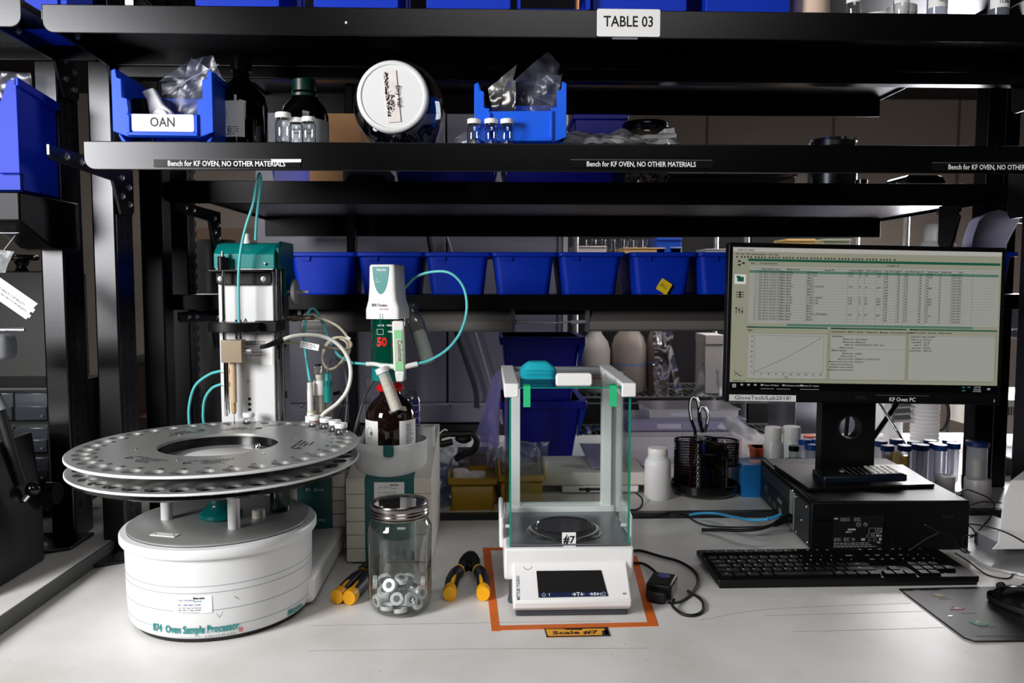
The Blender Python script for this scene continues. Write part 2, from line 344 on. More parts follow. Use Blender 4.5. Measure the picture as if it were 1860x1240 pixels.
def bracket(parent, x, Yf, Yb, ztop, zb=.09, th=.006):
    """cantilever arm plate (in the yz plane) with bolts"""
    o = ob('bracket', pz(B(), [(Yf, ztop), (Yf, ztop-.018), (Yf+.01, ztop-.024), (Yb-.02, ztop-.030), (Yb, ztop-zb+.02), (Yb+.01, ztop-zb), (Yb+.055, ztop-zb), (Yb+.065, ztop-zb+.01), (Yb+.065, ztop)], x, x+th, 'x'), K, parent, .001)
    for y_, dz in ((Yf+.05, .012), (Yf+.10, .013), (Yb+.015, .02), (Yb+.015, .055), (Yb+.045, .035), (Yb+.045, .068)): ob('bolt', bolt(B(), (x+th, y_, ztop-dz), .0045, 'x'), STEEL, o)
    return o
rk = thing('shelving_rack', 'front black steel bench rack whose lip carries the TABLE 03 sign', 'shelving rack')
post(rk, -.748, 1.548, BZ, 2.3); post(rk, 1.10, 1.548, BZ, 2.3, w=.05)
S1T, S1B, S2T, S2B = 1.858, 1.814, 1.648, 1.603
sh1 = shelf(rk, (-.693, 1.20), (1.3, 1.54), S1T, S1B); sh2 = shelf(rk, (-.637, 1.20), (1.3, 1.54), S2T, S2B, far=S2T-.010)
for X in (-.70, 1.06):
    bracket(rk, X, 1.31, 1.545, S1T-.003); bracket(rk, X, 1.31, 1.545, S2T-.003)
ob('cross_beam', bx(B(), (-.70, 1.10), (1.545, 1.575), (S1T-.05, S1T-.008)), K, rk, .002)
def tape(sh, pxa, pxb, py, s, size, lx, lw):
    p, q = at(pxa, py-8, 1.2985), at(pxb, py+8, 1.2985)
    o = ob('label_tape', bx(B(), (p.x, q.x), (1.2983, 1.2992), (q.z, p.z)), mat('clear_black_tape', (.07, .07, .075), .22), sh)
    e = B(); bx(e, (p.x, q.x), (1.2980, 1.2984), (p.z-.0006, p.z)); ob('tape_edge', e, INKG, o)
    c = at(lx, py+1, 1.298); txt(s, size, INKW, o, T(c.x, 1.2981, c.z), bold=.012, fit=lw)
BT = 'Bench for KF OVEN, NO OTHER MATERIALS'
tape(sh2, 279, 546, 296.5, BT, .0118, 411.5, .1845); tape(sh2, 1037, 1294, 297.5, BT, .0114, 1165, .177); tape(sh2, 1693, 1950, 303, BT, .0114, 1819, .177)
e = B(); pz(e, [(p.x, p.z) for p in (at(492, 289, 1.298), at(547, 289, 1.298), at(547, 294.5, 1.298), at(510, 295, 1.298), at(494, 294, 1.298))], 1.2976, 1.298, 'y'); ob('torn_label_scrap', e, PAPER, sh2)
p, q = at(1084, 17, 1.2985), at(1198, 68, 1.2985)
ts = ob('table_sign', pz(B(), rrect(p.x, q.x, q.z, p.z, .003), 1.2955, 1.297, 'y'), PAPER, sh1, label='white TABLE 03 sign on the shelf lip')
bx_ = B(); bx(bx_, (p.x+.001, q.x-.001), (1.296, 1.312), (p.z-.0006, p.z)); ob('sign_fold', bx_, PAPER, ts)
c = at(1142, 40, 1.2954); txt('TABLE 03', .0235, INK, ts, T(c.x, 1.2954, c.z), bold=.014, fit=.079)
e = B(); a = at(1112, 68, 1.299); c2 = at(1158, 72, 1.299); bx(e, (a.x, c2.x), (1.298, 1.299), (c2.z, a.z)); ob('tape_tab', e, GY, ts)
e = B(); cc = at(629, 41, 1.2985); sph(e, cc, .0022, 8); ob('paint_chip', e, WP, sh1)
# rear rack, back to back
rr = thing('shelving_rack', 'black rack behind the front one, holding the row of blue tubs', 'shelving rack')
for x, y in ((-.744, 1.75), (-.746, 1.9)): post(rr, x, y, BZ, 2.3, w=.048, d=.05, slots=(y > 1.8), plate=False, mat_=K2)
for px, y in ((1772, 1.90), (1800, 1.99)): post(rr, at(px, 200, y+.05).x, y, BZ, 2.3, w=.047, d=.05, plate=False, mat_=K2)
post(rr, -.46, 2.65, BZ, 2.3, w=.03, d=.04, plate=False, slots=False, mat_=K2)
R1, R2, R3 = 1.651, 1.400, 2.066
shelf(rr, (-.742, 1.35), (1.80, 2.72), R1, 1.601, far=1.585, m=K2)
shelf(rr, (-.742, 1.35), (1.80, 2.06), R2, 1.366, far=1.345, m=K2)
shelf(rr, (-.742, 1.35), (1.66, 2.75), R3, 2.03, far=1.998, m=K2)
for z in (R1, R2, R3):
    for x in (-.70, at(1770, 200, 1.8).x-.008): bracket(rr, x, 1.83 if z != R3 else 1.5, 1.98+.08 if x < 0 else 1.85, z-.04, .10)
lp = at(930, 577, 1.84); 
def strip_light(pxa, pxb, label):
    x0, x1 = at(pxa, 590, 1.84).x, at(pxb, 590, 1.84).x; t = thing('strip_light', label, 'strip light', (x0, 1.84, 1.315), group='unlit strip lights under the blue tub shelf'); L_ = x1-x0
    ob('housing', pz(B(), [(-.012, .0), (.014, .0), (.014, .05), (-.002, .05), (-.012, .03)], 0, L_, 'x'), mat('dull_aluminium', (.40, .39, .385), .4, .8), t, .001)
    ob('diffuser', pz(B(), [(-.0135, .006), (-.012, .004), (-.012, .024), (-.0135, .022)], .004, L_-.004, 'x'), mat('diffuser_grey', (.38, .37, .365), .4), t)
    for x in (0, L_-.006): ob('end_cap', bx(B(), (x-.002, x+.006), (-.014, .015), (-.001, .051)), DG, t)
strip_light(545, 935, 'unlit aluminium strip light under the tub shelf, left of the white link cord')
strip_light(1065, 1330, 'unlit aluminium strip light under the tub shelf, right of the white link cord')
t = thing('link_cord', 'short white link cord joining the two strip lights', 'cord')
ob('cord', tube(B(), [at(938, 585, 1.835), at(965, 584, 1.835), at(1000, 586, 1.835), at(1040, 584, 1.835), at(1063, 584, 1.835)], .0018), GY, t)
for a, c in ((930, 958), (1038, 1066)): ob('plug', rod(B(), at(a, 585, 1.835), at(c, 584, 1.835), .005, r2=.0035), GY, t)
# left neighbour rack
rl = thing('shelving_rack', 'black rack at the far left standing on the neighbouring bench', 'shelving rack')
post(rl, -.846, 1.548, BZ+.026, 2.3); 
s_ = shelf(rl, (-1.9, -.724), (1.3, 1.54), 1.866, 1.822); shelf(rl, (-1.9, -.81), (1.44, 1.545), 1.582, 1.51)
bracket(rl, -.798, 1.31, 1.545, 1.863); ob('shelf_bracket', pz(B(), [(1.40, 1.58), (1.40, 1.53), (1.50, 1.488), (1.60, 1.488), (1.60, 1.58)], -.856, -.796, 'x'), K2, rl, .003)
ob('far_post', bx(B(), (-.90, -.85), (1.9, 1.95), (BZ+.026, 2.3)), K, rl)
# ================================================================== ITEMS ON THE FRONT SHELVES
def open_bin(name, label, loc, rz, w, d, h, m, fh=.40, group=None, card=None):
    """stackable bin with an open stepped front and flared front frame; front faces local -y"""
    t = thing(name, label, 'storage bin', loc, rz, group); b = B(); k = w/2
    bw = k*.86
    pz(b, [(-bw, 0), (bw, 0), (k-.004, h*.12), (k-.004, h), (k-.008, h), (k-.008, h*.13), (bw-.006, .004), (-bw+.006, .004), (-k+.008, h*.13), (-k+.008, h), (-k+.004, h), (-k+.004, h*.12)], .012, d, 'y')
    bx(b, (-k+.006, k-.006), (d-.004, d), (.003, h))
    pz(b, [(0.012, h), (d, h), (d, h-.008), (.012, h-.008)], -k, -k+.005, 'x'); pz(b, [(0.012, h), (d, h), (d, h-.008), (.012, h-.008)], k-.005, k, 'x')
    ob('body', b, m, t, .0012)
    f = B(); s = h*fh
    U = [(-k, h*.97), (-k, h*.16), (-k*.72, h*.09), (k*.72, h*.09), (k, h*.16), (k, h*.97), (k-.007, h*1.0), (k-.009, h*.88), (k-.016, h*.86), (k-.016, h*.62), (k-.024, h*.60), (k-.026, s+.006), (k*.68, s), (-k*.68, s), (-k+.026, s+.006), (-k+.024, h*.60), (-k+.016, h*.62), (-k+.016, h*.86), (-k+.009, h*.88), (-k+.007, h)]
    pz(f, U, 0, .012, 'y'); ob('front_frame', f, m, t, .0012)
    g = B(); pz(g, [(-k*.70, h*.10), (-k*.70, s), (-k*.64, s-.004), (-k*.64, h*.13)], -.005, .001, 'y'); pz(g, [(k*.70, h*.10), (k*.70, s), (k*.64, s-.004), (k*.64, h*.13)], -.005, .001, 'y'); bx(g, (-k*.70, k*.70), (-.005, .001), (h*.10, h*.145)); ob('label_rail', g, m, t, .0008)
    if card:
        c = ob('label_card', pz(B(), rrect(-k*.61, k*.62, h*.16, s-.001, .003), -.002, -.0008, 'y'), PAPER, t, label='white card reading '+card)
        txt(card, .021, mat('dark_grey_ink', (.2, .2, .21), .6), c, T(0, -.0022, (h*.16+s)/2), bold=.014, fit=.0385)
    return t
o1 = on(213, 257, S2T); 
open_bin('storage_bin', 'blue open-front bin with the OAN card on the middle shelf', (at(299, 200, 1.33).x, 1.322, S2T), 2, .158, .21, .118, BLUEB, .40, card='OAN')
open_bin('storage_bin', 'bright blue open-front bin of crumpled clear bags beside the white-lidded jar', (at(945, 200, 1.345).x, 1.345, S2T), -4, .153, .18, .108, mat('mid_blue_bin_plastic', (.02, .36, .90), .36), .56)
# contents of the first bin
t = thing('dropper_bottle', 'small blue bottle with a black cap inside the OAN bin', 'bottle', (-.578, 1.39, S2T+.005))
ob('body', la(B(), [(0, 0), (.018, 0), (.018, .05), (.009, .06), (.009, .066), (0, .066)]), mat('cobalt_glass', (.01, .02, .35), .08), t); ob('cap', cy(B(), (0, 0, .056), .019, .022, 24), KG, t, .001)
t = thing('sensor_clip', 'white plastic clamp with a round knob leaning in the OAN bin', 'clamp', (-.535, 1.375, S2T+.038), 0)
Mx = T(0, 0, 0, ry=-24)
ob('body', pz(B(), [(-.019, 0), (.019, 0), (.019, .018), (.011, .034), (.009, .064), (-.012, .066), (-.010, .050), (-.018, .02)], -.008, .008, 'y', Mx), WP, t, .003)
ob('knob', la(B(), [(0, 0), (.0135, 0), (.0135, .005), (.012, .007), (0, .007)], seg=32, M=Mx @ T(0, -.008, .014, rx=90)), WP, t, .0006)
ob('side_block', bx(B(), (-.030, -.018), (-.007, .006), (-.004, .022), Mx), GY, t, .001)
def bag(name, label, quads, m=None, cat='plastic bag', **k):
    b = B()
    for i, q in enumerate(quads): sheet(b, q, seed=i+k.get('seed', 0), amp=k.get('amp', .006), fr=k.get('fr', 30), fold=k.get('fold', 0) * (1 if i % 2 else -1), nu=k.get('n', 14), nv=k.get('n', 14))
    for f in b.faces: f.smooth = True
    me = bpy.data.meshes.new(name); b.to_mesh(me); b.free(); me.materials.append(m or BAG); o = bpy.data.objects.new(name, me); C.objects.link(o)
    return tag(o, label, cat, k.get('group'))
def quad(Y, *pp, dy=(0, 0, 0, 0)): return [at(x, y, Y+d) for (x, y), d in zip(pp, dy)]
ziplock = bag('zip_bag', 'clear zip-lock bag sticking up out of the OAN bin', [quad(1.40, (298, 254), (352, 235), (400, 135), (292, 150)), quad(1.40, (297, 240), (372, 215), (408, 145), (345, 105)), quad(1.40, (292, 148), (345, 110), (385, 100), (406, 146))], film('zip_bag_film', (.90, .91, .95), .3, .6, .14, (.62, .66, .80), 1.2), amp=.004, seed=3)
zp = B(); tube(zp, [at(294, 172, 1.396), at(340, 146, 1.394), at(397, 117, 1.395)], .0011, 6); ob('zip_strip', zp, film('zip_strip_film', (.8, .82, .9), .2, .6, .5), ziplock)
bag('foil_pouch', 'silvery crumpled pouch in the bright blue bin', [quad(1.42, (890, 200), (925, 205), (938, 118), (888, 158)), quad(1.41, (905, 205), (940, 200), (938, 150), (925, 140))], mat('foil_pouch_film', (.78, .78, .77), .22, .75), amp=.007, seed=11, cat='pouch')
bag('zip_bag', 'tall clear crumpled bag in the bright blue bin, peaked at the top', [quad(1.43, (940, 207), (1000, 207), (1024, 130), (935, 155)), quad(1.425, (935, 155), (1018, 150), (1016, 118), (994, 91)), quad(1.415, (960, 207), (1010, 205), (1018, 140), (975, 130))], amp=.009, seed=21, n=18)
bag('plastic_bag', 'flat clear bag of white packets on the middle shelf before the black-lidded jar', [quad(1.36, (1006, 258), (1232, 259), (1228, 240), (1030, 243), dy=(0, 0, .12, .12)), quad(1.36, (1006, 257), (1150, 258), (1130, 240), (1032, 245), dy=(0, 0, .1, .1))], film('bag_film_thick', (.85, .85, .87), .25, .5, .6, (.92, .92, .93), 1.3), amp=.008, fold=.0, seed=31, n=20)
bag('plastic_bag', 'scrap of clear film on the shelf between the lidded jar and the vials', [quad(1.36, (822, 258), (855, 258), (848, 236), (826, 248))], amp=.006, seed=41)
# bottles
t = thing('reagent_bottle', 'tall black reagent bottle with a pale label right of the OAN bin', 'bottle', (at(436, 200, 1.44).x, 1.45, S2T))
ob('body', la(B(), [(0, 0), (.040, 0), (.044, .004), (.044, .085), (.040, .105), (.022, .125), (.014, .135), (.014, .155), (0, .155)], seg=40), mat('black_glass', (.012, .012, .014), .06), t, label='black glass body')
ob('cap', cy(B(), (0, 0, .148), .018, .026, 28), KG, t, .001)
ob('label_sticker', la(B(), [(.0445, .027), (.0445, .088)], seg=24, a0=R(215), a1=R(292)), PAPER, t, label='pale label with a round stamp', flat=True)
st = B(); la(st, [(.0098, -.0001), (.0098, .0001), (.0106, .0001), (.0106, -.0001)], seg=24, M=T(-.021, -.0405, .066, rx=90, rz=-28)); ob('stamp_ring', st, INKG, t)
scr = B(); scribble(scr, (-.012, .014), (.030, .046), -.0447, 4, 5); ob('fine_print', scr, INKG, t)
st = B(); bx(st, (.001, .005), (-.0452, -.0446), (.086, .098)); bx(st, (.003, .0038), (-.0452, -.0446), (.0, .027)); ob('label_tail', st, PAPER, t)
t = thing('reagent_bottle', 'dark bottle with a green cap and grey label behind the three left vials', 'bottle', (at(550, 200, 1.43).x, 1.42+.025, S2T))
ob('body', la(B(), [(0, 0), (.038, 0), (.041, .004), (.041, .070), (.036, .085), (.023, .1), (.021, .112), (0, .112)], seg=40), mat('black_glass', (0, 0, 0)), t)
ob('cap', la(B(), [(0, .102), (.024, .102), (.024, .107), (.021, .109), (.021, .131), (.019, .133), (0, .133)], seg=40), mat('shaded_green_cap', (.01, .15, .125), .35), t)  # cap green darkened to carry the shade it stands in
ob('label_sticker', la(B(), [(.0416, .010), (.0416, .060)], seg=32, a0=R(180), a1=R(370)), mat('grey_label', (.62, .63, .66), .6), t, flat=True)
for i, (s, z, sz) in enumerate((('Karl Fischer', .050, .0042), ('absolute 0.3 ml', .040, .0055), ('open glass 5 m', .034, .005))): txt(s, sz, INK, t, T(.004, -.0420, z, rz=5), bend=.0418, name='print_line')
t = thing('cardboard_box', 'tan cardboard box on the back shelf beside the lidded jar', 'box', (at(617, 230, 1.9).x, 1.9, R1))
bw = (at(655, 230, 1.9)-at(580, 230, 1.9)).x/2; BH = at(617, 206, 1.9).z-R1
b = B(); bx(b, (-bw*1.5, bw), (0, .004), (0, BH)); bx(b, (-bw*1.5, bw), (.14, .144), (0, BH)); bx(b, (-bw*1.5, -bw*1.5+.004), (.004, .14), (0, BH)); bx(b, (bw-.004, bw), (.004, .14), (0, BH)); bx(b, (-bw*1.5, bw), (.004, .14), (0, .004)); ob('box_wall', b, TAN, t)
ob('flap', bx(B(), (0, .035), (0, .14), (0, .003), T(bw, 0, BH, ry=55)), TAN, t)
# vials with white crimp caps
def make_vial(name='glass_vial', label='', loc=(0, 0, 0), s=1, cap=WP, group=None):
    t = thing(name, label, 'vial', loc, 0, group); t.scale = (s, s, s)
    ob('body', la(B(), [(0, 0), (.0105, 0), (.0113, .0012), (.0113, .029), (.0098, .0325), (.0075, .0345), (.0075, .036), (.0095, .0365), (.0095, .037)], seg=28), film('vial_glass', (.97, .98, .98), .03, .3, 0, gloss=3.2), t)
    ob('glass_base', la(B(), [(0, .0008), (.0105, .001), (.0100, .0026), (0, .0022)], seg=28), film('vial_glass', 0), t)
    ob('crimp_cap', la(B(), [(.0098, .0355), (.0107, .0355), (.0110, .0362), (.0110, .0425), (.0103, .0434), (.0055, .0434), (.0055, .0430), (0, .0430)], seg=28), cap, t); return t
VG = 'capped glass vials in a row on the middle shelf'
v0 = make_vial('glass_vial', 'glass vial with white crimp cap, leftmost of the three before the green-capped bottle', (at(515, 250, 1.318).x, 1.318, S2T), group=VG)
for px, Y, l in ((538, 1.33, 'glass vial, middle one of the three before the green-capped bottle'), (561, 1.322, 'glass vial, rightmost of the three before the green-capped bottle'), (861, 1.33, 'glass vial before the bright blue bin, nearest the white-lidded jar'), (892, 1.328, 'glass vial in the middle of the three before the bright blue bin'), (921, 1.328, 'glass vial before the bright blue bin, farthest from the lidded jar')):
    dup(v0, (at(px, 250, Y).x, Y, S2T), 0, l)
v0.scale = (1.13, 1.13, 1.13)
# round glass jar lying on its side, lid towards us
jc = at(727, 178, 1.42)
t = thing('glass_jar', 'round glass jar lying on its side with a white lid labelled Dry Vials', 'jar', (jc.x, 1.345, S2T+.0775))
Mj = T(0, 0, 0, rx=-90, rz=0)
ob('glass_body', la(B(), [(.058, 0), (.062, .006), (.072, .02), (.0765, .045), (.0765, .11), (.070, .135), (.05, .145), (0, .145)], seg=56, M=Mj), film('jar_glass', (.80, .82, .84), .03, .25, 0, gloss=1.8), t)
lid = ob('lid', la(B(), [(0, 0.001), (.050, .001), (.052, -.001), (.0545, -.001), (.0575, .001), (.059, .004), (.059, .016), (.057, .016)], seg=56, M=Mj @ T(-.004, -.004, -.006)), WH, t)
lb = B(); bx(lb, (-.0105, .0105), (-.0071, -.0066), (-.041, .042), T(-.005, 0, .003, ry=-5)); lb = ob('paper_strip', lb, mat('worn_label_paper', (.90, .87, .86), .7, var=.12, vscale=60), lid, label='worn paper strip lettered Dry Vials')
txt('Dry Vial', .0105, INK, lb, T(.006, -.0074, .004) @ Matrix.Rotation(R(85), 4, 'Y'), bold=.01); txt('& stir', .0095, INK, lb, T(-.003, -.0074, -.004) @ Matrix.Rotation(R(85), 4, 'Y'), bold=.02)
sp = B(); rnd = random.Random(4)
for i in range(170):
    x, z = -.014+abs(rnd.gauss(0, .004)), rnd.uniform(-.03, .043); r = rnd.choice((.0003, .0004, .0006, .0009)); bx(sp, (x+z*-.09-r*1.5, x+z*-.09+r), (-.0075, -.0072), (z-r, z+r*1.6))
ob('ink_specks', sp, mat('brown_black_ink', (.12, .08, .07), .7), lb, kind='stuff')
# small vials lying inside the big jar
mv = B(); rnd = random.Random(9)
for i in range(26):
    a = R(rnd.uniform(205, 335)); rr_ = rnd.uniform(.05, .066); x, z = rr_*math.cos(a), rr_*math.sin(a); y = rnd.uniform(.03, .12)
    la(mv, [(0, 0), (.006, 0), (.006, .014), (.004, .016), (.005, .018), (0, .018)], seg=10, M=T(x, y, z, rx=rnd.uniform(0, 180), rz=rnd.uniform(0, 180)))
tag(ob('loose_vials', mv, film('heap_glass', (.7, .72, .75), .05, .15, 0, gloss=3), loc=(jc.x, 1.345, S2T+.0775)), 'loose heap of tiny glass vials inside the white-lidded jar', 'vials', kind='stuff')
# right end of the middle shelf
c = at(1513, 262, 1.95)
t = thing('steel_canister', 'dark steel canister on the back shelf showing above and below the front lip', 'canister', (c.x, 1.95, R1))
rc = (at(1552, 262, 1.95)-at(1475, 262, 1.95)).x/2; hc = at(1513, 257, 1.95).z-R1
ob('body', la(B(), [(0, 0), (rc*1.08, 0), (rc*1.08, hc-.02), (rc, hc-.015), (rc, hc), (rc-.004, hc), (rc-.004, .004), (0, .004)], seg=40), mat('dark_steel', (.22, .23, .25), .3, .9), t)
ob('rim', la(B(), [(rc-.005, hc-.003), (rc+.003, hc-.003), (rc+.003, hc+.003), (rc-.005, hc+.003)], seg=40), CHROME, t)
c = at(1172, 240, 1.95); rj = (at(1212, 240, 1.95)-at(1125, 240, 1.95)).x/2; hj = at(1172, 224, 1.95).z-R1
t = thing('glass_jar', 'clear glass jar with a black screw lid behind the flat bag', 'jar', (c.x, 1.95, R1))
ob('body', la(B(), [(0, 0), (rj, 0), (rj, hj*.68), (rj*.85, hj*.8), (rj*.85, hj*.9)], seg=40), film('far_jar_glass', (.72, .70, .69), .05, .4, .12, (.5, .48, .47), 2), t)
ob('lid', la(B(), [(0, hj), (rj*.92, hj), (rj*.96, hj-.003), (rj*.96, hj-.009), (rj*.93, hj-.011), (rj*.96, hj-.013), (rj*.96, hj-.022), (0, hj-.022)], seg=40), KG, t)
gr = B(); rnd = random.Random(2)
for i in range(160): a = rnd.uniform(0, 2*PI); q = rj*.9*rnd.random()**.5; s = rnd.uniform(.002, .004); sph(gr, (q*math.cos(a), q*math.sin(a), rnd.uniform(.003, hj*.3)), s, 5)
ob('granules', gr, mat('granule_grey', (.42, .39, .37), .5), t, kind='stuff')
c = at(1637, 258, 1.36); t = thing('round_lens_cap', 'small round black cap on the middle shelf under the right bracket', 'cap', (c.x, 1.40, S2T))
ob('rim', la(B(), [(.016, 0), (.0195, 0), (.0195, .010), (.016, .010)], seg=32), KG, t); ob('inner_disc', cy(B(), (0, 0, 0), .016, .007, 32), DG, t)
c = at(1735, 262, 1.36); t = thing('metal_tray', 'thin flat metal tray tilted on the right end of the middle shelf', 'tray', (c.x, 1.36, S2T))
ob('blade', pz(B(), [(-.075, 0), (.075, .001), (.075, .010), (.02, .008), (-.075, .002)], 0, .09, 'y'), mat('dark_metal_sheet', (.35, .35, .37), .3, .8), t); ob('end_clip', bx(B(), (.073, .078), (0, .09), (0, .013)), KG, t)
# dark-blue lidded tub behind the flat bag
x0, x1 = at(1040, 230, 1.95).x, at(1143, 230, 1.95).x; h_ = at(1100, 207, 1.95).z-R1
t = thing('lidded_tub', 'dark blue tub with a lid on the back shelf, right of the bright blue bin', 'tub', ((x0+x1)/2, 1.95, R1)); w_ = (x1-x0)/2
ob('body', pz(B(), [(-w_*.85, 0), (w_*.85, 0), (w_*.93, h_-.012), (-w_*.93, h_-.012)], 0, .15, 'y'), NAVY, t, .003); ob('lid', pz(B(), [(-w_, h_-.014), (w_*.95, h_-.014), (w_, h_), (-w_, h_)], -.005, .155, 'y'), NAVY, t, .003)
# things on the back shelf seen through the slot under the middle shelf
x0, x1 = at(500, 320, 1.92).x, at(1125, 320, 1.92).x
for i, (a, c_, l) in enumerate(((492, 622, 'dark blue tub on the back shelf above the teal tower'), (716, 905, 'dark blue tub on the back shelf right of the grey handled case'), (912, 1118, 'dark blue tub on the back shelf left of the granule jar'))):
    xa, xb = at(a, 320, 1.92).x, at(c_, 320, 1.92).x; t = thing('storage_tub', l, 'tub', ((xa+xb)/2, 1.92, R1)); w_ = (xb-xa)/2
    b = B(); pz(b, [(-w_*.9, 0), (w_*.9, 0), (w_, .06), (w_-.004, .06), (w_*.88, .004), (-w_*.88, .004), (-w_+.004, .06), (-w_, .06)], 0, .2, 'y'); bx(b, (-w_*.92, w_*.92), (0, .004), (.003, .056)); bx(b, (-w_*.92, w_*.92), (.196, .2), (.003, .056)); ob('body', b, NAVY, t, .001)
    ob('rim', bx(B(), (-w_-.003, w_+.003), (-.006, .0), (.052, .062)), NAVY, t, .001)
xa, xb = at(622, 315, 1.86).x, at(710, 315, 1.86).x; t = thing('carry_case', 'grey moulded case with a handle arch on the back shelf above the blue tubs', 'case', ((xa+xb)/2, 1.86, R1)); w_ = (xb-xa)/2
pt = [(-w_, 0), (-w_, .035), (-w_+.006, .040), (w_-.012, .040), (w_, .028), (w_, 0), (w_-.008, 0), (w_-.012, .014), (w_-.022, .021), (-w_+.02, .021), (-w_+.010, .014), (-w_+.006, 0)]
ob('arch', pz(B(), pt, 0, .012, 'y'), GY, t, .002); ob('body', bx(B(), (-w_+.004, w_-.004), (.012, .12), (0, .036)), DG, t, .004)
x0, x1 = at(1215, 320, 1.92).x, at(1445, 320, 1.92).x
t = thing('clear_box', 'clear flat plastic box on the back shelf left of the steel canister', 'box', ((x0+x1)/2, 1.92, R1)); w_ = (x1-x0)/2
CLR = film('clear_box_plastic', (.74, .72, .71), .1, .4, .1, (.6, .57, .55), 2.2)
b = B(); bx(b, (-w_, w_), (0, .15), (0, .030)); ob('body', b, CLR, t, .003); ob('lid', bx(B(), (-w_-.004, w_+.004), (-.004, .154), (.030, .037)), CLR, t, .002)
for px, r, h, l in ((1565, .012, .020, 'small black capped pot on the back shelf right of the canister'), (1632, .014, .012, 'low black cap on the back shelf left of the black device')):
    t = thing('small_pot', l, 'pot', (at(px, 325, 1.9).x, 1.9, R1)); ob('body', cy(B(), (0, 0, 0), r, h*.6), CLR, t); ob('cap', cy(B(), (0, 0, h*.6), r*1.1, h*.45), KG, t)
t = thing('black_device', 'rounded black device with an orange glint on the back shelf at right', 'device', (at(1680, 322, 1.9).x, 1.9, R1))
ob('body', pz(B(), [(-.052, 0), (.058, 0), (.056, .008), (.046, .030), (.03, .033), (-.038, .033), (-.048, .026)], 0, .1, 'y'), KG, t, .004); ob('button', bx(B(), (.043, .05), (-.002, .0), (.009, .013), T(0, 0, 0)), mat('orange_lamp', (1, .45, .2), .4), t)
# ---- top shelf
TG = 'blue bins standing along the top shelf'
for i, (a, c_, l) in enumerate(((350, 512, 'blue bin on the top shelf over the OAN bin and black bottle'), (565, 728, 'blue bin on the top shelf over the cardboard box'), (770, 932, 'blue bin on the top shelf over the white-lidded jar'), (1072, 1252, 'blue bin on the top shelf behind the TABLE 03 sign'), (1278, 1440, 'blue bin on the top shelf, farthest right, beside the beige jug'))):
    Y = 1.335; xa, xb = at(a, 8, Y).x, at(c_, 8, Y).x; open_bin('storage_bin', l, ((xa+xb)/2, Y+.17, S1T), 180, (xb-xa), .17, .11, BLUE, .62, TG)
xa, xb = at(940, 8, 1.335).x, at(1070, 8, 1.335).x
t = thing('storage_tray', 'low blue tray on the top shelf left of the TABLE 03 sign', 'tray', ((xa+xb)/2, 1.32, S1T)); w_ = (xb-xa)/2
ob('base', bx(B(), (-w_, w_), (0, .16), (0, .004)), BLUE, t); b = B(); bx(b, (-w_, w_), (0, .004), (.004, .007)); bx(b, (-w_, -w_+.004), (0, .16), (.004, .04)); bx(b, (w_-.004, w_), (0, .16), (.004, .04)); ob('rim', b, BLUE, t)
t = thing('capped_tube', 'small shiny copper-tinted tube standing in the low blue tray', 'tube', (at(1051, 8, 1.35).x, 1.36, S1T+.004)); ob('body', cy(B(), (0, 0, 0), .006, .06), mat('copper_tint', (.8, .55, .4), .2, 1), t); ob('cap', cy(B(), (0, 0, .06), .007, .012), WP, t)
for a, c_, l in ((140, 175, 'blue bin on the top shelf, farthest left'),):
    xa, xb = at(60, 5, 1.5).x, at(c_, 5, 1.5).x; open_bin('storage_bin', l, ((xa+xb)/2, 1.42, S1T), 0, (xb-xa)*.8, .1, .11, BLUE, .62, TG)
t = thing('round_jug', 'beige round-shouldered plastic jug on the top shelf right of the bins', 'jug', (at(1478, 5, 1.37).x, 1.38, S1T))
ob('body', la(B(), [(0, 0), (.034, 0), (.038, .003), (.038, .007), (.030, .017), (.029, .05), (.020, .06), (.020, .08), (0, .08)], seg=40), mat('beige_plastic', (.90, .80, .72), .4), t); ob('cap', cy(B(), (0, 0, .08), .021, .02), WP, t)
for px, Y, r, l in ((1550, 1.33, .0115, 'clear vial on the top shelf just right of the beige jug'), (1637, 1.33, .0115, 'clear vial on the top shelf between the white pots and the tube marked 1413')):
    v = make_vial('glass_vial', l, (at(px, 15, Y).x, Y, S1T), 1.05); ob('label_sticker', la(B(), [(.0116, .0225), (.0116, .034)], seg=24, a0=R(180), a1=R(360)), PAPER, v)
for px, r, l in ((1590, .032, 'wide white pot lying low on the top shelf behind the clear vials'), (1612, .024, 'white screw-topped pot on the top shelf between the two clear vials')):
    t = thing('white_pot', l, 'pot', (at(px, 15, 1.43).x, 1.38+(.05 if r > .03 else 0), S1T)); ob('body', la(B(), [(0, 0), (r, 0), (r, .012), (r*.96, .014), (r*.96, .022), (0, .022)], seg=40), MILK, t); ob('lid', la(B(), [(0, .022), (r, .022), (r, .036), (0, .036)], seg=40), WP, t)
for px, s, l in ((1702, '1413', 'clear tube marked 1413 standing before the low glass dish on the top shelf'), (1814, '12,880', 'clear tube marked 12,880 at the right end of the top shelf')):
    t = thing('sample_tube', l, 'tube', (at(px, 15, 1.325).x, 1.325, S1T)); ob('body', la(B(), [(0, 0), (.0145, 0), (.0155, .002), (.0155, .075), (.012, .08), (0, .08)], seg=32), film('tube_body', (.80, .82, .85), .1, .4, .35, (.75, .77, .82), 1.5), t)
    lbs = ob('label_sticker', la(B(), [(.0157, .015), (.0157, .05)], seg=24, a0=R(185), a1=R(355)), PAPER, t); txt(s, .0066, mat('dark_grey_ink', 0), lbs, T(0, -.0158, .0235), bend=.0158)
    ob('cap', cy(B(), (0, 0, .08), .016, .014), WP, t)
